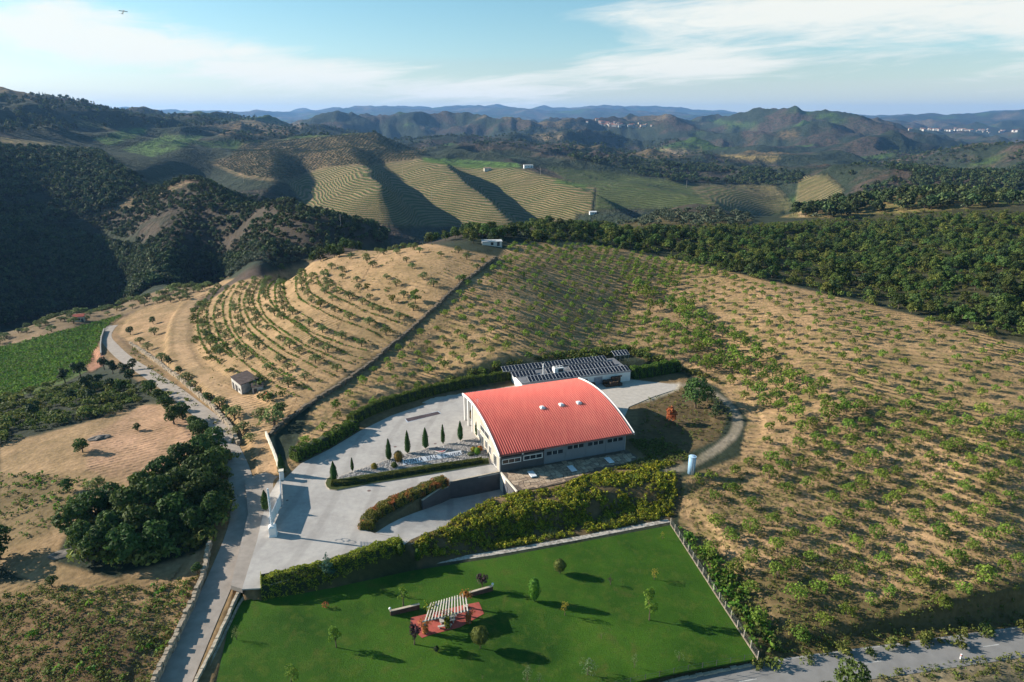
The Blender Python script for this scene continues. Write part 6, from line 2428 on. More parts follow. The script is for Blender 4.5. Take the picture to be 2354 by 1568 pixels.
lawn_tree('egg', F_PIN, 1003, 1498, 1486, 'tiny dark clipped bush beside the purple tree', 23, 12, 200, .1, name='garden_bush', cat='bush')
x, y, z = P(753, 1322)
t = thing('fir_tree', 'small blue-green fir growing in the lawn hedge', 'tree', (x, y, z), 0, None, .62)
link('crown', plant_meshes('fir', 'pine', foliage('fir_needles', (.03, .09, .06), (.08, .18, .12)), 77, 700, .22)[0], t)
link('trunk', PIN[0][1], t)
# creepers on the pergola
for k, (i, mt, h, lab) in enumerate(((0, F_IVY, 2.7, 'yellow-green creeper over the far left pergola post'), (2, F_RED, 2.3, 'rusty creeper wrapping the near left pergola post'), (3, F_RED, 2.4, 'rusty green creeper over the near right pergola post'), (4, F_IVY, 2.7, 'yellow creeper over the middle front pergola post'), (1, F_RED, 2.9, 'rusty creeper on top of the far right pergola post'))):
    x, y, z = posts[i]
    C = np.random.default_rng(k)
    n = 420
    tt = C.uniform(0, 1, n)
    rad = np.where(tt > .75, C.uniform(.3, 1.25, n), C.uniform(.25, .5, n))
    if i == 1:
        tt = C.uniform(.75, 1.0, n)
    a = C.uniform(0, 6.28, n)
    Cc = np.stack([rad * np.cos(a), rad * np.sin(a), tt * h + np.where(tt > .75, C.uniform(0, .4, n), 0)], 1)
    V_ = leaf_quads(Cc, np.stack([np.cos(a), np.sin(a), np.full(n, .5)], 1), .17, C)
    o = link('creeper', quads_to_mesh('creeper', V_, n, [mt]), None, (x, y, z))
    tag(o, lab, 'creeper', 'creepers on the pergola')

# ------------------------------------------------------------------ creeper bank
rng = np.random.default_rng(21)


def fill(polypx, n, rmin=70, world=None, dmin=0, dmax=1e9):
    """random ground points that show inside a picture outline"""
    pp = np.array(polypx, float)
    W3 = [P(*q, rmin) for q in polypx]
    W3 = np.array([q for q in W3 if q is not None])[:, :2]
    lo, hi = W3.min(0) - 3, W3.max(0) + 3
    out = []
    for _ in range(12):
        s = rng.uniform(lo, hi, (n * 2, 2))
        z = HZ(s[:, 0], s[:, 1])
        X, Y, _ = proj(s[:, 0], s[:, 1], z)
        d = np.hypot(s[:, 0], s[:, 1])
        k = inpoly(X, Y, polypx) & (s[:, 1] > 20) & (d > dmin) & (d < dmax)
        out.append(np.column_stack([s[k], z[k]]))
        if sum(map(len, out)) >= n:
            break
    return np.concatenate(out)[:n]


def fillw(polyw, n):
    w = np.array(polyw)
    s = rng.uniform(w.min(0), w.max(0), (n * 4, 2))
    s = s[inpoly(s[:, 0], s[:, 1], polyw)][:n]
    return np.column_stack([s, HZ(s[:, 0], s[:, 1])])


TUFT = [source('tuft%d' % i, plant_meshes('tuft%d' % i, 'tuft', F_IVY, 300 + i, 52, .135, False, .015, 1.0, .4)) for i in range(4)]
TUFTW = [source('weed%d' % i, plant_meshes('weed%d' % i, 'tuft', F_WEED, 310 + i, 26, .16, False, .01, 1.0, .4)) for i in range(3)]
TUFTV = [source('vine%d' % i, plant_meshes('vine%d' % i, 'tuft', F_VIN, 320 + i, 30, .18, False, .015, 1.0, .4)) for i in range(3)]
BSRC = [source('bush%d' % i, BSH[i]) for i in range(3)]
BANKW = [p[:2] for p in ([PZ(950, 1250, -.3)] + [bw(-5.5, -10.2), bw(0.5, -10.4), bw(6, -10.9), bw(12, -10.6), bw(18, -9), bw(24, -7.6), bw(31, -8), bw(41, -9.3)] + [PL(1548, 1186), PL(1330, 1229), PL(1140, 1262), PL(968, 1292)])]
pts = fillw(BANKW, 11000)
nzv = fbm(pts[:, 0] / 4, pts[:, 1] / 4, 3)
keep = (nzv > -.26) & (rng.uniform(0, 1, len(pts)) < .18 + 1.2 * (nzv + .26))
pts, nzv = pts[keep], nzv[keep]
scatter('creeper_bank', pts, rng.uniform(.45, 1.35, len(pts)) * (1 + .8 * np.clip(nzv, -.3, .6)), TUFT + TUFTW[:1], 'yellow-green creepers covering the bank below the terrace', 'ground cover', 2, .35)
pts = fillw([bw(22, -8)[:2], bw(46, -10)[:2], bw(45, 2)[:2], bw(36, 5)[:2], bw(36, -5)[:2]], 900)
scatter('bank_grass', pts, rng.uniform(.5, 1.1, len(pts)), TUFTW, 'rough grass in the shade beside the terrace', 'grass', 3, .3)
for px, py, lab in ((1265, 1228, 'pale grey-green spiky plant at the foot of the creeper bank'), (1398, 1205, 'pale reed clump near the right end of the creeper bank')):
    x, y, z = P(px, py)
    m = MB()
    rr2 = random.Random(px)
    for i in range(70):
        a, r, h = rr2.uniform(0, 6.28), rr2.uniform(0, 1.4), rr2.uniform(.9, 1.9)
        bx_, by_ = r * math.cos(a), r * math.sin(a) * .7
        m.add([(bx_ - .06, by_, 0), (bx_ + .06, by_, 0), (bx_ + math.cos(a) * .35, by_ + math.sin(a) * .35, h)], [(0, 1, 2)])
    o = link('reed_clump', m.mesh('reed_clump', F_GRY), None, (x, y, z))
    tag(o, lab, 'plant')

# ------------------------------------------------------------------ almond orchard
og = []
ca, sa = math.cos(.42), math.sin(.42)
for i in range(-80, 90):
    for j in range(-70, 80):
        x = i * 5.2 * ca - j * 6.0 * sa + rng.normal() * .4
        y = 230 + i * 5.2 * sa + j * 6.0 * ca + rng.normal() * .4
        if 75 < y < 470 and abs(x) < y * 1.0:
            og.append((x, y))
og = np.array(og)
oz = HZ(og[:, 0], og[:, 1])
OX, OY, OZC = proj(og[:, 0], og[:, 1], oz)
ORT = [(690, 1040), (740, 945), (905, 805), (1060, 668), (1140, 610), (1180, 565), (1330, 560), (1480, 585), (1740, 650), (2000, 712), (2353, 805), (2353, 1425), (2100, 1445), (1800, 1480), (1720, 1430), (1590, 1215), (1560, 1130), (1720, 1040), (1740, 960), (1680, 890), (1570, 845), (1450, 808), (1200, 850), (1000, 885), (830, 950), (720, 1020)]
k = inpoly(OX, OY, ORT) & (np.hypot(og[:, 0], og[:, 1]) < 420)
d1, _ = seg_dist(og[:, 0], og[:, 1], TRACK)
k &= (d1 > 3.5) & (sdf(og[:, 0], og[:, 1], YARD) > 2.0) & (rng.uniform(0, 1, len(og)) > .09)
og, oz, OX, OY, OZC = og[k], oz[k], OX[k], OY[k], OZC[k]
bright = inpoly(OX, OY, [(1540, 640), (1740, 650), (2353, 805), (2353, 960), (1900, 900), (1760, 800), (1640, 720)])
swale = inpoly(OX, OY, [(1430, 640), (1520, 690), (1640, 740), (1760, 850), (1900, 900), (1980, 990), (1800, 960), (1640, 880), (1540, 780)])
osz = rng.uniform(.72, 1.12, len(og)) * (1 + .18 * fbm(og[:, 0] / 25, og[:, 1] / 25, 2)) * np.where(bright, .74, 1.0) * np.where(swale, 1.5, 1.0) * np.where(OX < 1430, .88, 1.02)
order = np.argsort(-(osz / OZC))
zones = [('young almond tree on the ploughed slope above the long hedge', lambda X, Y: (X < 1200) & (Y > 740)), ('young almond tree on the ploughed hill below the wooded crest', lambda X, Y: (X < 1500) & (Y <= 740)), ('almond tree in the green hollow right of the store', lambda X, Y: (X < 1950) & (Y <= 960)),
         ('almond tree between the dirt track and the lawn fence', lambda X, Y: (X < 1760)), ('almond tree on the dry slope above the main road', lambda X, Y: (Y > 1230)), ('almond tree in the middle of the right-hand ploughed slope', lambda X, Y: (Y > 940)), ('small almond tree on the pale upper slope below the right-hand wood', lambda X, Y: X > 0)]
ALSRC = [source('almond_src%d' % i, ALM1[i]) for i in range(4)]
rest = []
for n, i in enumerate(order):
    q = (og[i, 0], og[i, 1], float(oz[i]) - .05)
    if n < 300:
        lab = next(l for l, f in zones if f(OX[i], OY[i])).replace('young ', '').replace('small ', '')
        lab = ('large bushy ' if osz[i] > 1.12 else 'small young ' if osz[i] < .86 else 'mid-sized ') + lab
        tree('almond_tree', lab, 'tree', q, ALM if n < 130 else ALM1, float(osz[i]), 'almond trees: ' + lab, int(i))
    else:
        rest.append(i)
rest = np.array(rest)
scatter('orchard_trees', np.column_stack([og[rest], oz[rest]]), osz[rest], ALSRC, 'distant rows of almond trees on the ploughed hill', 'trees', 5)

# ------------------------------------------------------------------ olive slope
arcs = [[(500, 662), (472, 700), (465, 740), (480, 790), (520, 830)], [(530, 660), (505, 700), (505, 740), (530, 790), (590, 840), (660, 888), (700, 905)], [(560, 650), (540, 690), (545, 740), (580, 790), (650, 840), (720, 885)],
        [(590, 645), (570, 690), (590, 740), (650, 790), (720, 830), (780, 860)], [(620, 640), (605, 680), (630, 730), (700, 780), (770, 815), (820, 832)], [(650, 640), (645, 690), (700, 740), (780, 780), (850, 800)], [(690, 630), (700, 680), (770, 720), (850, 750), (890, 770)], [(735, 622), (760, 665), (830, 700), (905, 728), (935, 740)]]
vine_pts = []
n = 0
for ai, a in enumerate(arcs):
    w = smooth([P(*q) for q in a], 5)
    rs = resample(w, 1.0)
    vine_pts.append(rs)
    for j in range(3 + ai % 3, len(rs), 11):
        if rng.uniform() < .15:
            continue
        q = rs[j, :2] + rng.normal(size=2) * .5
        tree('olive_tree', ['olive tree in the outermost contour row of the olive slope', 'olive tree in the second contour row of the olive slope', 'olive tree in the third contour row of the olive slope', 'olive tree in the fourth contour row of the olive slope', 'olive tree in the fifth contour row of the olive slope', 'olive tree in the sixth contour row of the olive slope', 'olive tree in the seventh contour row of the olive slope', 'olive tree in the innermost contour row of the olive slope'][ai], 'tree', (q[0], q[1], float(HZ(*q)) - .05), OLI, rng.uniform(.75, 1.15), 'olive contour row %d' % (ai + 1), n)
        n += 1
UP = [(700, 640), (800, 592), (930, 566), (1010, 568), (1130, 598), (1050, 655), (940, 735), (880, 760), (780, 700), (720, 670)]
for i in range(-30, 30):
    for j in range(-30, 30):
        x, y = -60 + i * 11.6 * .9 - j * 11.6 * .43, 290 + i * 11.6 * .43 + j * 11.6 * .9
        x, y = x + rng.normal() * 1.2, y + rng.normal() * 1.2
        z = float(HZ(x, y))
        X, Y, _ = proj(x, y, z)
        if inpoly(np.array([X]), np.array([Y]), UP)[0] and rng.uniform() > .12:
            tree('olive_tree', 'olive tree spaced out on the bare sandy top of the olive slope', 'tree', (x, y, z - .05), OLI, rng.uniform(.8, 1.15), 'olives on the sandy top', n)
            n += 1
for k, (px, py, s, mt) in enumerate(((955, 690, 1.5, F_YGR), (900, 690, 1.0, F_WEED), (845, 660, .9, F_WEED), (735, 700, .9, F_WEED), (1065, 640, .9, F_YGR), (1110, 600, .8, F_YGR))):
    x, y, z = P(px, py + 8)
    cr, tr = plant_meshes('shrub_tree%d' % k, 'garden', foliage('dry_green_leaves', (.10, .11, .02), (.24, .22, .05)) if mt is F_WEED else F_ALM, 400 + k, 420, .24)
    t = thing('wild_tree', ['large yellow-green tree in the sandy field near the dividing wall', 'dull bushy tree left of the large yellow-green one', 'brownish tree in the upper olive field', 'dull bushy tree at the left of the upper olive field', 'green tree against the dividing wall', 'small green tree at the top of the dividing wall'][k], 'tree', (x, y, z), k, None, s)
    link('crown', cr, t)
    link('trunk', tr, t)
vp = np.concatenate(vine_pts)
allv = []
for off in (-2.2, 2.2):
    for rs in vine_pts:
        d = np.gradient(rs[:, :2], axis=0)
        d /= np.linalg.norm(d, axis=1, keepdims=True) + 1e-9
        q = rs[:, :2] + np.stack([-d[:, 1], d[:, 0]], 1) * off
        q = np.concatenate([q, q + d * .5])
        allv.append(q[rng.uniform(0, 1, len(q)) < .62] + rng.normal(size=2) * .1)
q = np.concatenate(allv)
scatter('terrace_vines', np.column_stack([q, HZ(q[:, 0], q[:, 1])]), rng.uniform(.5, 1.7, len(q)), TUFTV + TUFTW, 'low vines and weeds along the contour rows of the olive slope', 'vines', 6, .2)
pts = fill(OLIV, 2200, 70)
scatter('slope_weeds', pts, rng.uniform(.5, 1.8, len(pts)), TUFTW, 'dry weeds scattered over the olive slope', 'weeds', 7, .2)

# olives and bushes along the lane and its terrace wall
for k, (px, py, s) in enumerate(((300, 770, 1.3), (322, 790, 1.1), (355, 770, 1.4), (352, 745, 1.2), (340, 805, 1.2), (372, 830, 1.2), (388, 838, 1.0), (430, 880, 1.3), (442, 893, 1.0), (478, 925, 1.0), (505, 935, 1.1), (540, 965, 1.4), (520, 955, 1.0), (560, 990, .9), (455, 905, .8), (410, 860, .9), (600, 965, 1.2), (630, 980, 1.7), (645, 960, 1.3), (575, 1015, .8), (548, 1000, .9))):
    q = P(px, py)
    tree('olive_tree' if k % 3 else 'lane_tree', 'leafy tree on the terrace wall above the lane' if px < 560 else 'leafy tree beside the dirt track near the gate', 'tree', q, OLI if k % 3 else OAK, s * (1 if k % 3 else .5), 'trees on the terrace wall above the lane' if px < 560 else 'trees beside the dirt track', k)
pts = fill([(440, 720), (470, 690), (500, 740), (520, 830), (560, 860), (640, 900), (680, 920), (600, 930), (480, 840), (440, 780)], 55)
for k, q in enumerate(pts):
    tree('wild_bush', 'wild bush on the rough bank around the farm shed', 'bush', tuple(q), BSH, rng.uniform(.8, 2.4), 'bushes on the bank by the shed', k)
pts = fill([(300, 790), (540, 1010), (560, 1080), (520, 990), (300, 830)], 160)
scatter('verge_weeds', pts, rng.uniform(.6, 2.2, len(pts)), TUFTW, 'dry weeds along the verge of the lane', 'weeds', 8, .2)

# ------------------------------------------------------------------ the grove left of the lane, field trees, vineyards
GROVE = [(178, 1240, 1.0), (200, 1265, 1.0), (235, 1285, 1.0), (190, 1205, .9), (225, 1200, 1.1), (260, 1250, 1.1), (300, 1290, .95), (262, 1180, 1.0), (300, 1210, 1.15), (330, 1240, 1.15), (360, 1270, .95), (330, 1150, 1.1), (365, 1185, 1.2), (400, 1220, 1.1), (380, 1115, 1.15), (412, 1150, 1.2), (440, 1185, 1.1), (425, 1085, 1.1), (460, 1120, 1.15), (480, 1155, 1.1), (470, 1060, 1.1), (500, 1095, 1.0), (455, 1230, .9), (495, 1190, .9), (500, 1040, .95), (465, 1010, .8), (400, 975, .8), (385, 945, .75), (420, 965, .75), (445, 990, .7), (365, 925, .6)]
for k, (px, py, s) in enumerate(GROVE):
    q = P(px, py)
    tree('oak_tree', ('dark leafy oak at the end of the grove farthest from the lane' if px < 270 else 'dark leafy oak in the middle of the grove beside the dry field' if px < 400 else 'dark leafy oak on the lane side of the grove') if k < 24 else 'dark leafy oak in the roadside strip up the lane', 'tree', q, OAK, s * rng.uniform(.95, 1.2), 'oaks of the grove' if k < 24 else 'oaks of the roadside strip', k)
x, y, z = P(285, 1290)
cr, tr = plant_meshes('bright_oak', 'oak', F_YGR, 145, 1100, .32, True, .22)
t = thing('leafy_tree', 'bright green tree in front of the dark grove', 'tree', (x, y, z), 0, None, .82)
link('crown', cr, t)
link('trunk', tr, t)
for px, py, s, lab, kd in ((190, 1040, .62, 'lone dark oak in the middle of the dry field', OAK), (316, 990, .36, 'small lone bush-like oak towards the top of the dry field', OAK), (222, 1128, 1.15, 'grey-green olive standing in the dry field left of the grove', OLI), (155, 1130, .5, 'bright bush-like oak among the weeds of the field', OAK), (0, 1285, 1.0, 'dark oak cut by the left edge of the picture', OAK), (-25, 1310, 1.2, 'big dark oak partly outside the left edge', OAK), (120, 1350, .35, 'small dark bush-like oak at the field track', OAK), (455, 1318, .35, 'small oak growing on the lane wall', OAK), (350, 905, .75, 'round dark oak beside the lane under the olive terrace', OAK)):
    tree('oak_tree' if kd is OAK else 'olive_tree', lab, 'tree', P(max(px, -40), py), kd, s, None, int(abs(px)))
for k, (px, py, s) in enumerate(((165, 925, .9), (200, 900, 1.0), (225, 890, .95), (255, 900, .85), (150, 880, 1.0), (185, 870, 1.1), (240, 850, .9), (288, 865, .8), (260, 860, .9), (80, 960, .9), (305, 850, .7), (300, 880, .8), (210, 925, .7))):
    tree('pine_tree', 'dark pine in the rough strip between vineyard and dry field', 'tree', P(px, py), PINR, s * rng.uniform(1.5, 2.0), 'pines below the vineyard', k)
pts = fill([(-60, 930), (150, 885), (330, 880), (400, 930), (330, 925), (150, 985), (-60, 1040)], 260)
scatter('rough_scrub', pts, rng.uniform(.8, 2.4, len(pts)), BSRC, 'grey-brown scrub between vineyard and dry field', 'scrub', 9, .15)
pts = fill([(-60, 1085), (110, 1090), (230, 1110), (210, 1160), (60, 1240), (-60, 1270)], 260)
scatter('field_weeds', pts, rng.uniform(.5, 1.8, len(pts)), TUFTV + TUFTW, 'green weeds and brambles at the edge of the dry field', 'weeds', 10, .2)
# weedy vineyard at the bottom left: rows of vines
pts = []
for i in range(-40, 40):
    for s in np.arange(0, 90, .8):
        x = -75 + i * 2.6 * .80 + s * .45
        y = 60 + s * .89 - i * 2.6 * .45
        pts.append((x, y))
pts = np.array(pts)
nv_ = fbm(pts[:, 0] / 9, pts[:, 1] / 9, 3) + .35 * fbm(pts[:, 0] / 2, pts[:, 1] / 2, 2)
pts = pts[(nv_ > -.02) & (rng.uniform(0, 1, len(pts)) < .8)] + 0
pts = pts + rng.normal(size=pts.shape) * .18
pz = HZ(pts[:, 0], pts[:, 1])
X, Y, _ = proj(pts[:, 0], pts[:, 1], pz)
k = inpoly(X, Y, [(-300, 1370), (120, 1380), (300, 1345), (462, 1330), (440, 1390), (340, 1600), (250, 1750), (-300, 1750)])
scatter('old_vines', np.column_stack([pts, pz])[k], rng.uniform(.6, 1.9, k.sum()), TUFTV + TUFTW, 'straggling vines and weeds in the old vineyard below the grove', 'vines', 11, .2)
pts = fill([(-60, 1370), (300, 1350), (450, 1330), (340, 1600), (-60, 1650)], 900)
scatter('vineyard_weeds', pts, rng.uniform(.5, 1.6, len(pts)), TUFTW, 'brown weeds between the straggling vines', 'weeds', 12, .2)
# bright vineyard
pts = []
for i in range(-70, 70):
    for s in np.arange(-160, 160, .9):
        x = -190 + s * .97 + i * 2.4 * .25
        y = 300 + s * .25 * -1 + i * 2.4 * .97
        pts.append((x, y))
pts = np.array(pts)
pz = HZ(pts[:, 0], pts[:, 1])
X, Y, _ = proj(pts[:, 0], pts[:, 1], pz)
k = inpoly(X, Y, [(-80, 815), (0, 800), (220, 742), (280, 725), (240, 758), (205, 838), (150, 872), (0, 918), (-80, 945)])
pts, pz = pts[k], pz[k]
scatter('vineyard', np.column_stack([pts, pz]), rng.uniform(1.3, 2.3, len(pts)), TUFTV, 'bright green vine rows of the vineyard left of the lane', 'vines', 13, .15)
pts = fill([(-80, 805), (0, 772), (150, 725), (300, 692), (430, 655), (520, 640), (430, 690), (290, 715), (220, 735), (0, 795)], 150)
pts = pts[np.argsort(np.hypot(pts[:, 0], pts[:, 1]))]
for k, q in enumerate(pts[:24]):
    tree('olive_tree', 'olive tree on the strip beyond the bright vineyard', 'tree', tuple(q), OLI1, rng.uniform(.8, 1.35), 'olives beyond the vineyard', k)
scatter('strip_olives', pts[24:], rng.uniform(.8, 1.35, len(pts) - 24), [source('olive_src%d' % i, OLI1[i]) for i in range(3)], 'distant olives at the rim of the valley beyond the vineyard', 'olives', 60)
tree('oak_tree', 'big dark tree above the bright vineyard beside the hut', 'tree', P(240, 712), OAK, .95, None, 3)

# ------------------------------------------------------------------ trees by the yard, fence weeds, road verge
for px, py, s, lab, mt, kd, nl in ((1598, 938, 1.4, 'big dark round tree on the knoll beside the yard', F_OAK, 'oak', 1700), (1543, 972, 1.35, 'orange-leaved tree on the shaded knoll', F_RED, 'garden', 600), (1643, 962, .75, 'dark young pine on the knoll by the track', F_PIN, 'pine', 700), (1625, 925, .8, 'dark tree behind the big round tree on the knoll', F_OAK, 'oak', 900), (1955, 1612, 1.05, 'leafy tree at the bottom edge beyond the main road', F_OAK, 'oak', 1800), (1900, 1625, .7, 'smaller leafy tree left of the one at the bottom edge', F_OAK, 'oak', 1000), (2005, 1640, .8, 'leafy tree right of the one at the bottom edge', F_OAK, 'oak', 1000)):
    q = P(px, py)
    cr, tr = plant_meshes('yard_tree%d' % px, kd, mt, px, nl, .26, True, .2)
    t = thing('yard_tree', lab, 'tree', q, px, None, s)
    link('crown', cr, t)
    link('trunk', tr, t)
pts = fill([(1480, 920), (1560, 895), (1660, 920), (1690, 960), (1640, 1010), (1560, 1040), (1470, 1020)], 220)
scatter('knoll_grass', pts, rng.uniform(.5, 1.7, len(pts)), TUFTW, 'rough grass on the knoll beside the winery', 'grass', 14, .3)
pts = fill([(1552, 1205), (1600, 1240), (1680, 1330), (1760, 1440), (1800, 1500), (1752, 1512), (1650, 1362)], 260)
scatter('fence_weeds', pts, rng.uniform(.9, 2.4, len(pts)), TUFTV + TUFTW, 'lush green weeds along the orchard side of the fence', 'weeds', 15, .3)
pts = fill([(1640, 1330), (1800, 1280), (2353, 1300), (2353, 1440), (2000, 1475), (1800, 1505), (1720, 1450)], 1100)
scatter('orchard_weeds', pts, rng.uniform(.4, 1.4, len(pts)), TUFTW, 'dry green weeds in the lower orchard above the road', 'weeds', 16, .3)
pts = fill([(1560, 1130), (1740, 1050), (2000, 900), (2353, 1000), (2353, 1330), (1800, 1300), (1640, 1330)], 4200)
scatter('orchard_grass', pts, rng.uniform(.35, 1.1, len(pts)), TUFTW, 'tufts of dry grass between the orchard trees', 'grass', 17, .3)
pts = fill([(1000, 900), (1190, 855), (1440, 815), (1560, 850), (1700, 900), (1440, 800), (1180, 835), (1000, 885)], 220)
scatter('bank_scrub', pts, rng.uniform(.6, 1.8, len(pts)), BSRC, 'dark scrub on the earth bank behind the store', 'scrub', 18, .2)
pts = fill([(1740, 1520), (2000, 1480), (2353, 1440), (2353, 1462), (2000, 1505), (1700, 1560)], 45)
scatter('road_bank_scrub', pts, rng.uniform(.5, 1.5, len(pts)), BSRC + TUFTW, 'shaded scrub on the bank along the main road', 'scrub', 19, .2)
pts = fill([(2050, 1540), (2353, 1500), (2353, 1565), (2000, 1566)], 150)
scatter('roadside_grass', pts, rng.uniform(.5, 1.4, len(pts)), TUFTW, 'dry grass on the far side of the main road', 'grass', 20, .3)

# ------------------------------------------------------------------ woods
WSRC = [source('wood_src%d' % i, m) for i, m in enumerate(WOD)]
pts = fill([(1180, 560), (1040, 545), (1130, 515), (1250, 512), (1420, 530), (1560, 535), (1800, 530), (1940, 522), (2070, 508), (2420, 500), (2420, 822), (2353, 800), (2100, 724), (1880, 674), (1740, 642), (1560, 600), (1330, 556)], 4200, 150, None, 200, 640)
# keep some room between trunks
pts = pts[np.argsort(np.hypot(pts[:, 0], pts[:, 1]))]
keep = []
cellm = {}
for q in pts:
    c = (int(q[0] // 3.7), int(q[1] // 3.7))
    if c in cellm:
        continue
    cellm[c] = 1
    keep.append(q)
pts = np.array(keep)
pts = pts[fbm(pts[:, 0] / 22, pts[:, 1] / 22, 3) > -.13]
wsz = rng.uniform(.28, .92, len(pts)) * (1 + .25 * fbm(pts[:, 0] / 30, pts[:, 1] / 30, 2))
X, Y, zc = proj(pts[:, 0], pts[:, 1], pts[:, 2])
order = np.argsort(-wsz / zc)
for n, i in enumerate(order[:260]):
    lab = 'leafy tree in the front of the right-hand wood beside the orchard' if X[i] > 1900 else ('leafy tree of the wood along the orchard crest' if X[i] > 1350 else 'leafy tree on the crest of the near hill')
    lab = ('tall ' if wsz[i] > .78 else 'low ' if wsz[i] < .62 else 'middling ') + lab
    tree('woodland_tree', lab, 'tree', tuple(pts[i]), WOD, float(wsz[i]), 'wood: ' + lab, int(i))
i = order[260:]
scatter('wood', pts[i], wsz[i], WSRC, 'dense dark green wood covering the right-hand hilltop', 'wood', 21)
pts = fill([(1200, 560), (1250, 512), (1420, 525), (1800, 515), (2070, 490), (2420, 485), (2420, 820), (2353, 800), (2100, 724), (1880, 674), (1740, 642), (1560, 600), (1330, 556)], 3200, 150, None, 200, 640)
scatter('wood_undergrowth', pts, rng.uniform(.6, 2.0, len(pts)), BSRC, 'scrubby undergrowth filling the gaps of the right-hand wood', 'scrub', 63, .15)
# crest trees between the olive slope and the terraced hills
pts = fill([(640, 612), (760, 575), (900, 545), (1050, 520), (1130, 512), (1180, 550), (1100, 560), (930, 562), (800, 585), (640, 628)], 90, 200, None, 300, 480)
for k, q in enumerate(pts):
    tree('woodland_tree', 'leafy tree fringing the crest behind the olive slope', 'tree', tuple(q), WOD, rng.uniform(.5, .9), 'trees fringing the olive slope', k)

FSRC = [source('far_src%d' % i, m) for i, m in enumerate(FAR)]
PSRC = [source('farpine_src%d' % i, m) for i, m in enumerate(PIN1)]
OSRC = [source('farolive_src%d' % i, m) for i, m in enumerate(FOL)]


def cover(name, px, n, s0, s1, srcs, label, cat, seed, d0, d1, clump=None):
    p = fill(px, n, d0, None, d0, d1)
    if clump:
        nv = fbm(p[:, 0] / clump[0], p[:, 1] / clump[0], 3)
        p = p[nv > clump[1]]
    if len(p) == 0:
        return
    scatter(name, p, rng.uniform(s0, s1, len(p)), srcs, label, cat, seed)


cover('valley_wood', [(-200, 560), (60, 500), (250, 560), (420, 590), (640, 600), (900, 535), (880, 560), (520, 645), (250, 700), (-200, 790)], 5200, .5, 1.15, FSRC, 'dark wood filling the shaded valley on the left', 'wood', 30, 545, 900)
cover('slope_wood', [(-200, 330), (230, 350), (330, 420), (250, 480), (60, 540), (-200, 600)], 3600, .5, 1.2, FSRC, 'dark wooded slope at the far left', 'wood', 31, 500, 1400, (90, -.25))
cover('hill_scrub', [(330, 380), (470, 380), (560, 410), (700, 480), (870, 520), (860, 550), (640, 600), (420, 600), (200, 520), (200, 470)], 4200, .3, .85, FSRC, 'dark oaks and scrub dotting the shaded hill', 'scrub', 32, 400, 950, (60, -.25))
cover('hill_olives', [(540, 545), (700, 570), (780, 560), (640, 620), (520, 640), (480, 610)], 260, .8, 1.3, OSRC, 'olive rows in the shade at the foot of the hill', 'olives', 33, 380, 620)
cover('ridge_wood', [(-200, 200), (0, 215), (150, 226), (280, 248), (440, 268), (560, 258), (600, 275), (440, 300), (300, 292), (0, 310), (-200, 320)], 5200, .9, 1.9, FSRC + PSRC, 'dark pine wood on the high ridge at the upper left', 'wood', 34, 1200, 3800)
for k, (pl, n, lab) in enumerate((([(480, 300), (640, 285), (900, 300), (1060, 330), (980, 345), (850, 305), (700, 318), (560, 330)], 1500, 'scattered trees on the slopes behind the olive hill'), ([(900, 310), (1200, 280), (1500, 300), (1700, 380), (1500, 370), (1250, 345), (1050, 330)], 4200, 'scrubby woods on the hills in the middle distance'), ([(1250, 345), (1500, 370), (1850, 400), (1830, 430), (1560, 420), (1420, 395)], 2600, 'dark oaks on the ridge behind the terraces'), ([(1930, 400), (2100, 385), (2353, 370), (2420, 440), (2200, 438), (1990, 445)], 3000, 'dark wooded hill at the right in the middle distance'), ([(2050, 340), (2353, 320), (2353, 370), (2100, 385), (1930, 395)], 1800, 'woods on the far hill at the right'))):
    cover('hill_wood', pl, n, .7, 1.6, FSRC, lab, 'wood', 40 + k, 700, 4200, (170, -.1))
cover('plateau_olives', [(1300, 518), (1400, 492), (1640, 484), (1740, 500), (1700, 522), (1500, 520)], 320, .9, 1.5, OSRC, 'olives and vines on the plateau behind the wood', 'olives', 50, 380, 800)
cover('field_olives', [(1800, 500), (1930, 465), (2100, 445), (2353, 440), (2353, 472), (2060, 488), (1900, 502)], 700, .8, 1.6, OSRC + FSRC, 'olives dotted over the bright fields at the right', 'olives', 51, 450, 1100)
# olive grid on the domed hill
pts = []
for i in range(-120, 120):
    for j in range(-90, 90):
        pts.append((-330 + i * 7.5, 1500 + j * 8.5 + (i % 2) * 2))
pts = np.array(pts, float) + rng.normal(size=(len(pts), 2)) * .5
pz = HZ(pts[:, 0], pts[:, 1])
X, Y, _ = proj(pts[:, 0], pts[:, 1], pz)
k = inpoly(X, Y, [(530, 362), (560, 332), (700, 319), (860, 305), (985, 347), (950, 368), (860, 378), (750, 384), (660, 415), (560, 405), (490, 375)])
scatter('olive_grove', np.column_stack([pts, pz])[k], rng.uniform(.85, 1.15, k.sum()), OSRC, 'grid of olive trees on the domed hill', 'olives', 52)
# pale banks above the lane's dark pines etc. get no more

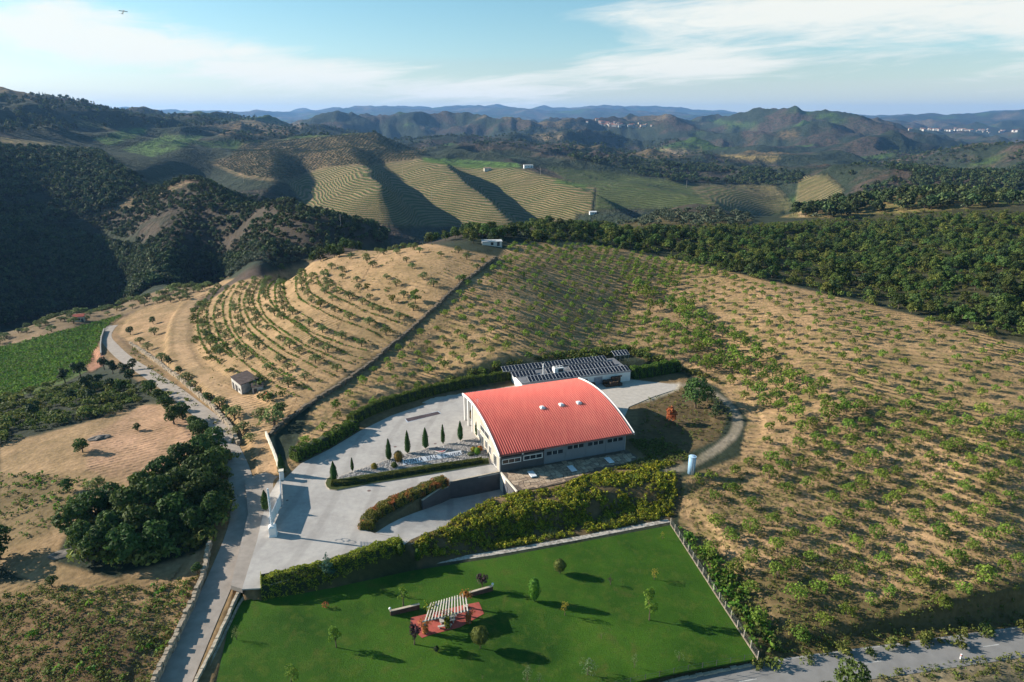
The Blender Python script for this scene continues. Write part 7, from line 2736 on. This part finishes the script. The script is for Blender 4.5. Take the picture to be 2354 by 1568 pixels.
pts = fill([(165, 1230), (260, 1175), (400, 1075), (480, 1030), (530, 1060), (520, 1190), (450, 1260), (330, 1305), (190, 1295)], 240)
scatter('grove_undergrowth', pts, rng.uniform(1.2, 2.8, len(pts)), BSRC, 'dark undergrowth beneath the grove', 'scrub', 61, .15)
pts = fill([(-60, 1340), (300, 1350), (455, 1325), (330, 1600), (-60, 1650)], 1300)
pts = pts[fbm(pts[:, 0] / 11, pts[:, 1] / 11, 3) > -.05]
scatter('vineyard_brambles', pts, rng.uniform(.4, 1.2, len(pts)), TUFTW, 'dark brambles spread through the old vineyard', 'brambles', 62, .2)

# a small aircraft far off in the sky
r_ = Vector(ray(283, 28)).normalized() * 620
AP = thing('small_aircraft', 'tiny pale orange aircraft in the sky at the upper left', 'aircraft', Vector((0, 0, CAM_H)) + r_, .25)
AP.rotation_euler = (.2, -.9, 1.4)
m = MB()
m.tube((-.5, 0, 0), (1.4, 0, 0), .28, .3, 8)
m.tube((1.4, 0, 0), (2.0, 0, -.05), .3, .08, 8)
m.tube((-2.0, 0, .12), (-.5, 0, 0), .08, .28, 8)
link('fuselage', m.mesh('fuselage', surf('aircraft_orange', (.75, .42, .16), .4)), AP)
link('wing', MB().box((.5, 0, .3), (.8, 6.4, .1)).mesh('wing', surf('aircraft_white', (.8, .78, .7), .4)), AP)
link('tail', MB().box((-1.9, 0, .2), (.5, 1.9, .06)).box((-1.9, 0, .55), (.5, .06, .8)).mesh('tail', MATS['aircraft_white']), AP)

# ------------------------------------------------------------------ the air
zlo = float(GZ.min()) - 2
zhi = float(max(GZ.max(), CAM_H)) + 60
hz = MB().hexa([(-40000, -400, zlo), (40000, -400, zlo), (40000, 23000, zlo), (-40000, 23000, zlo), (-40000, -400, zhi), (40000, -400, zhi), (40000, 23000, zhi), (-40000, 23000, zhi)]).build('haze', None)
hz['kind'] = 'stuff'
hz['label'] = 'bluish haze in the air over the hills'
hm_ = bpy.data.materials.new('haze_air')
hm_.use_nodes = True
nt = hm_.node_tree
nt.nodes.clear()
ho = nt.nodes.new('ShaderNodeOutputMaterial')
pv = nt.nodes.new('ShaderNodeVolumePrincipled')
pv.inputs['Color'].default_value = (.25, .52, 1.0, 1)
pv.inputs['Density'].default_value = 0.00004
pv.inputs['Anisotropy'].default_value = .2
nt.links.new(pv.outputs[0], ho.inputs['Volume'])
hz.data.materials.clear()
hz.data.materials.append(hm_)
print('tris', sum(len(m.loops) - 2 * len(m.polygons) for m in bpy.data.meshes))
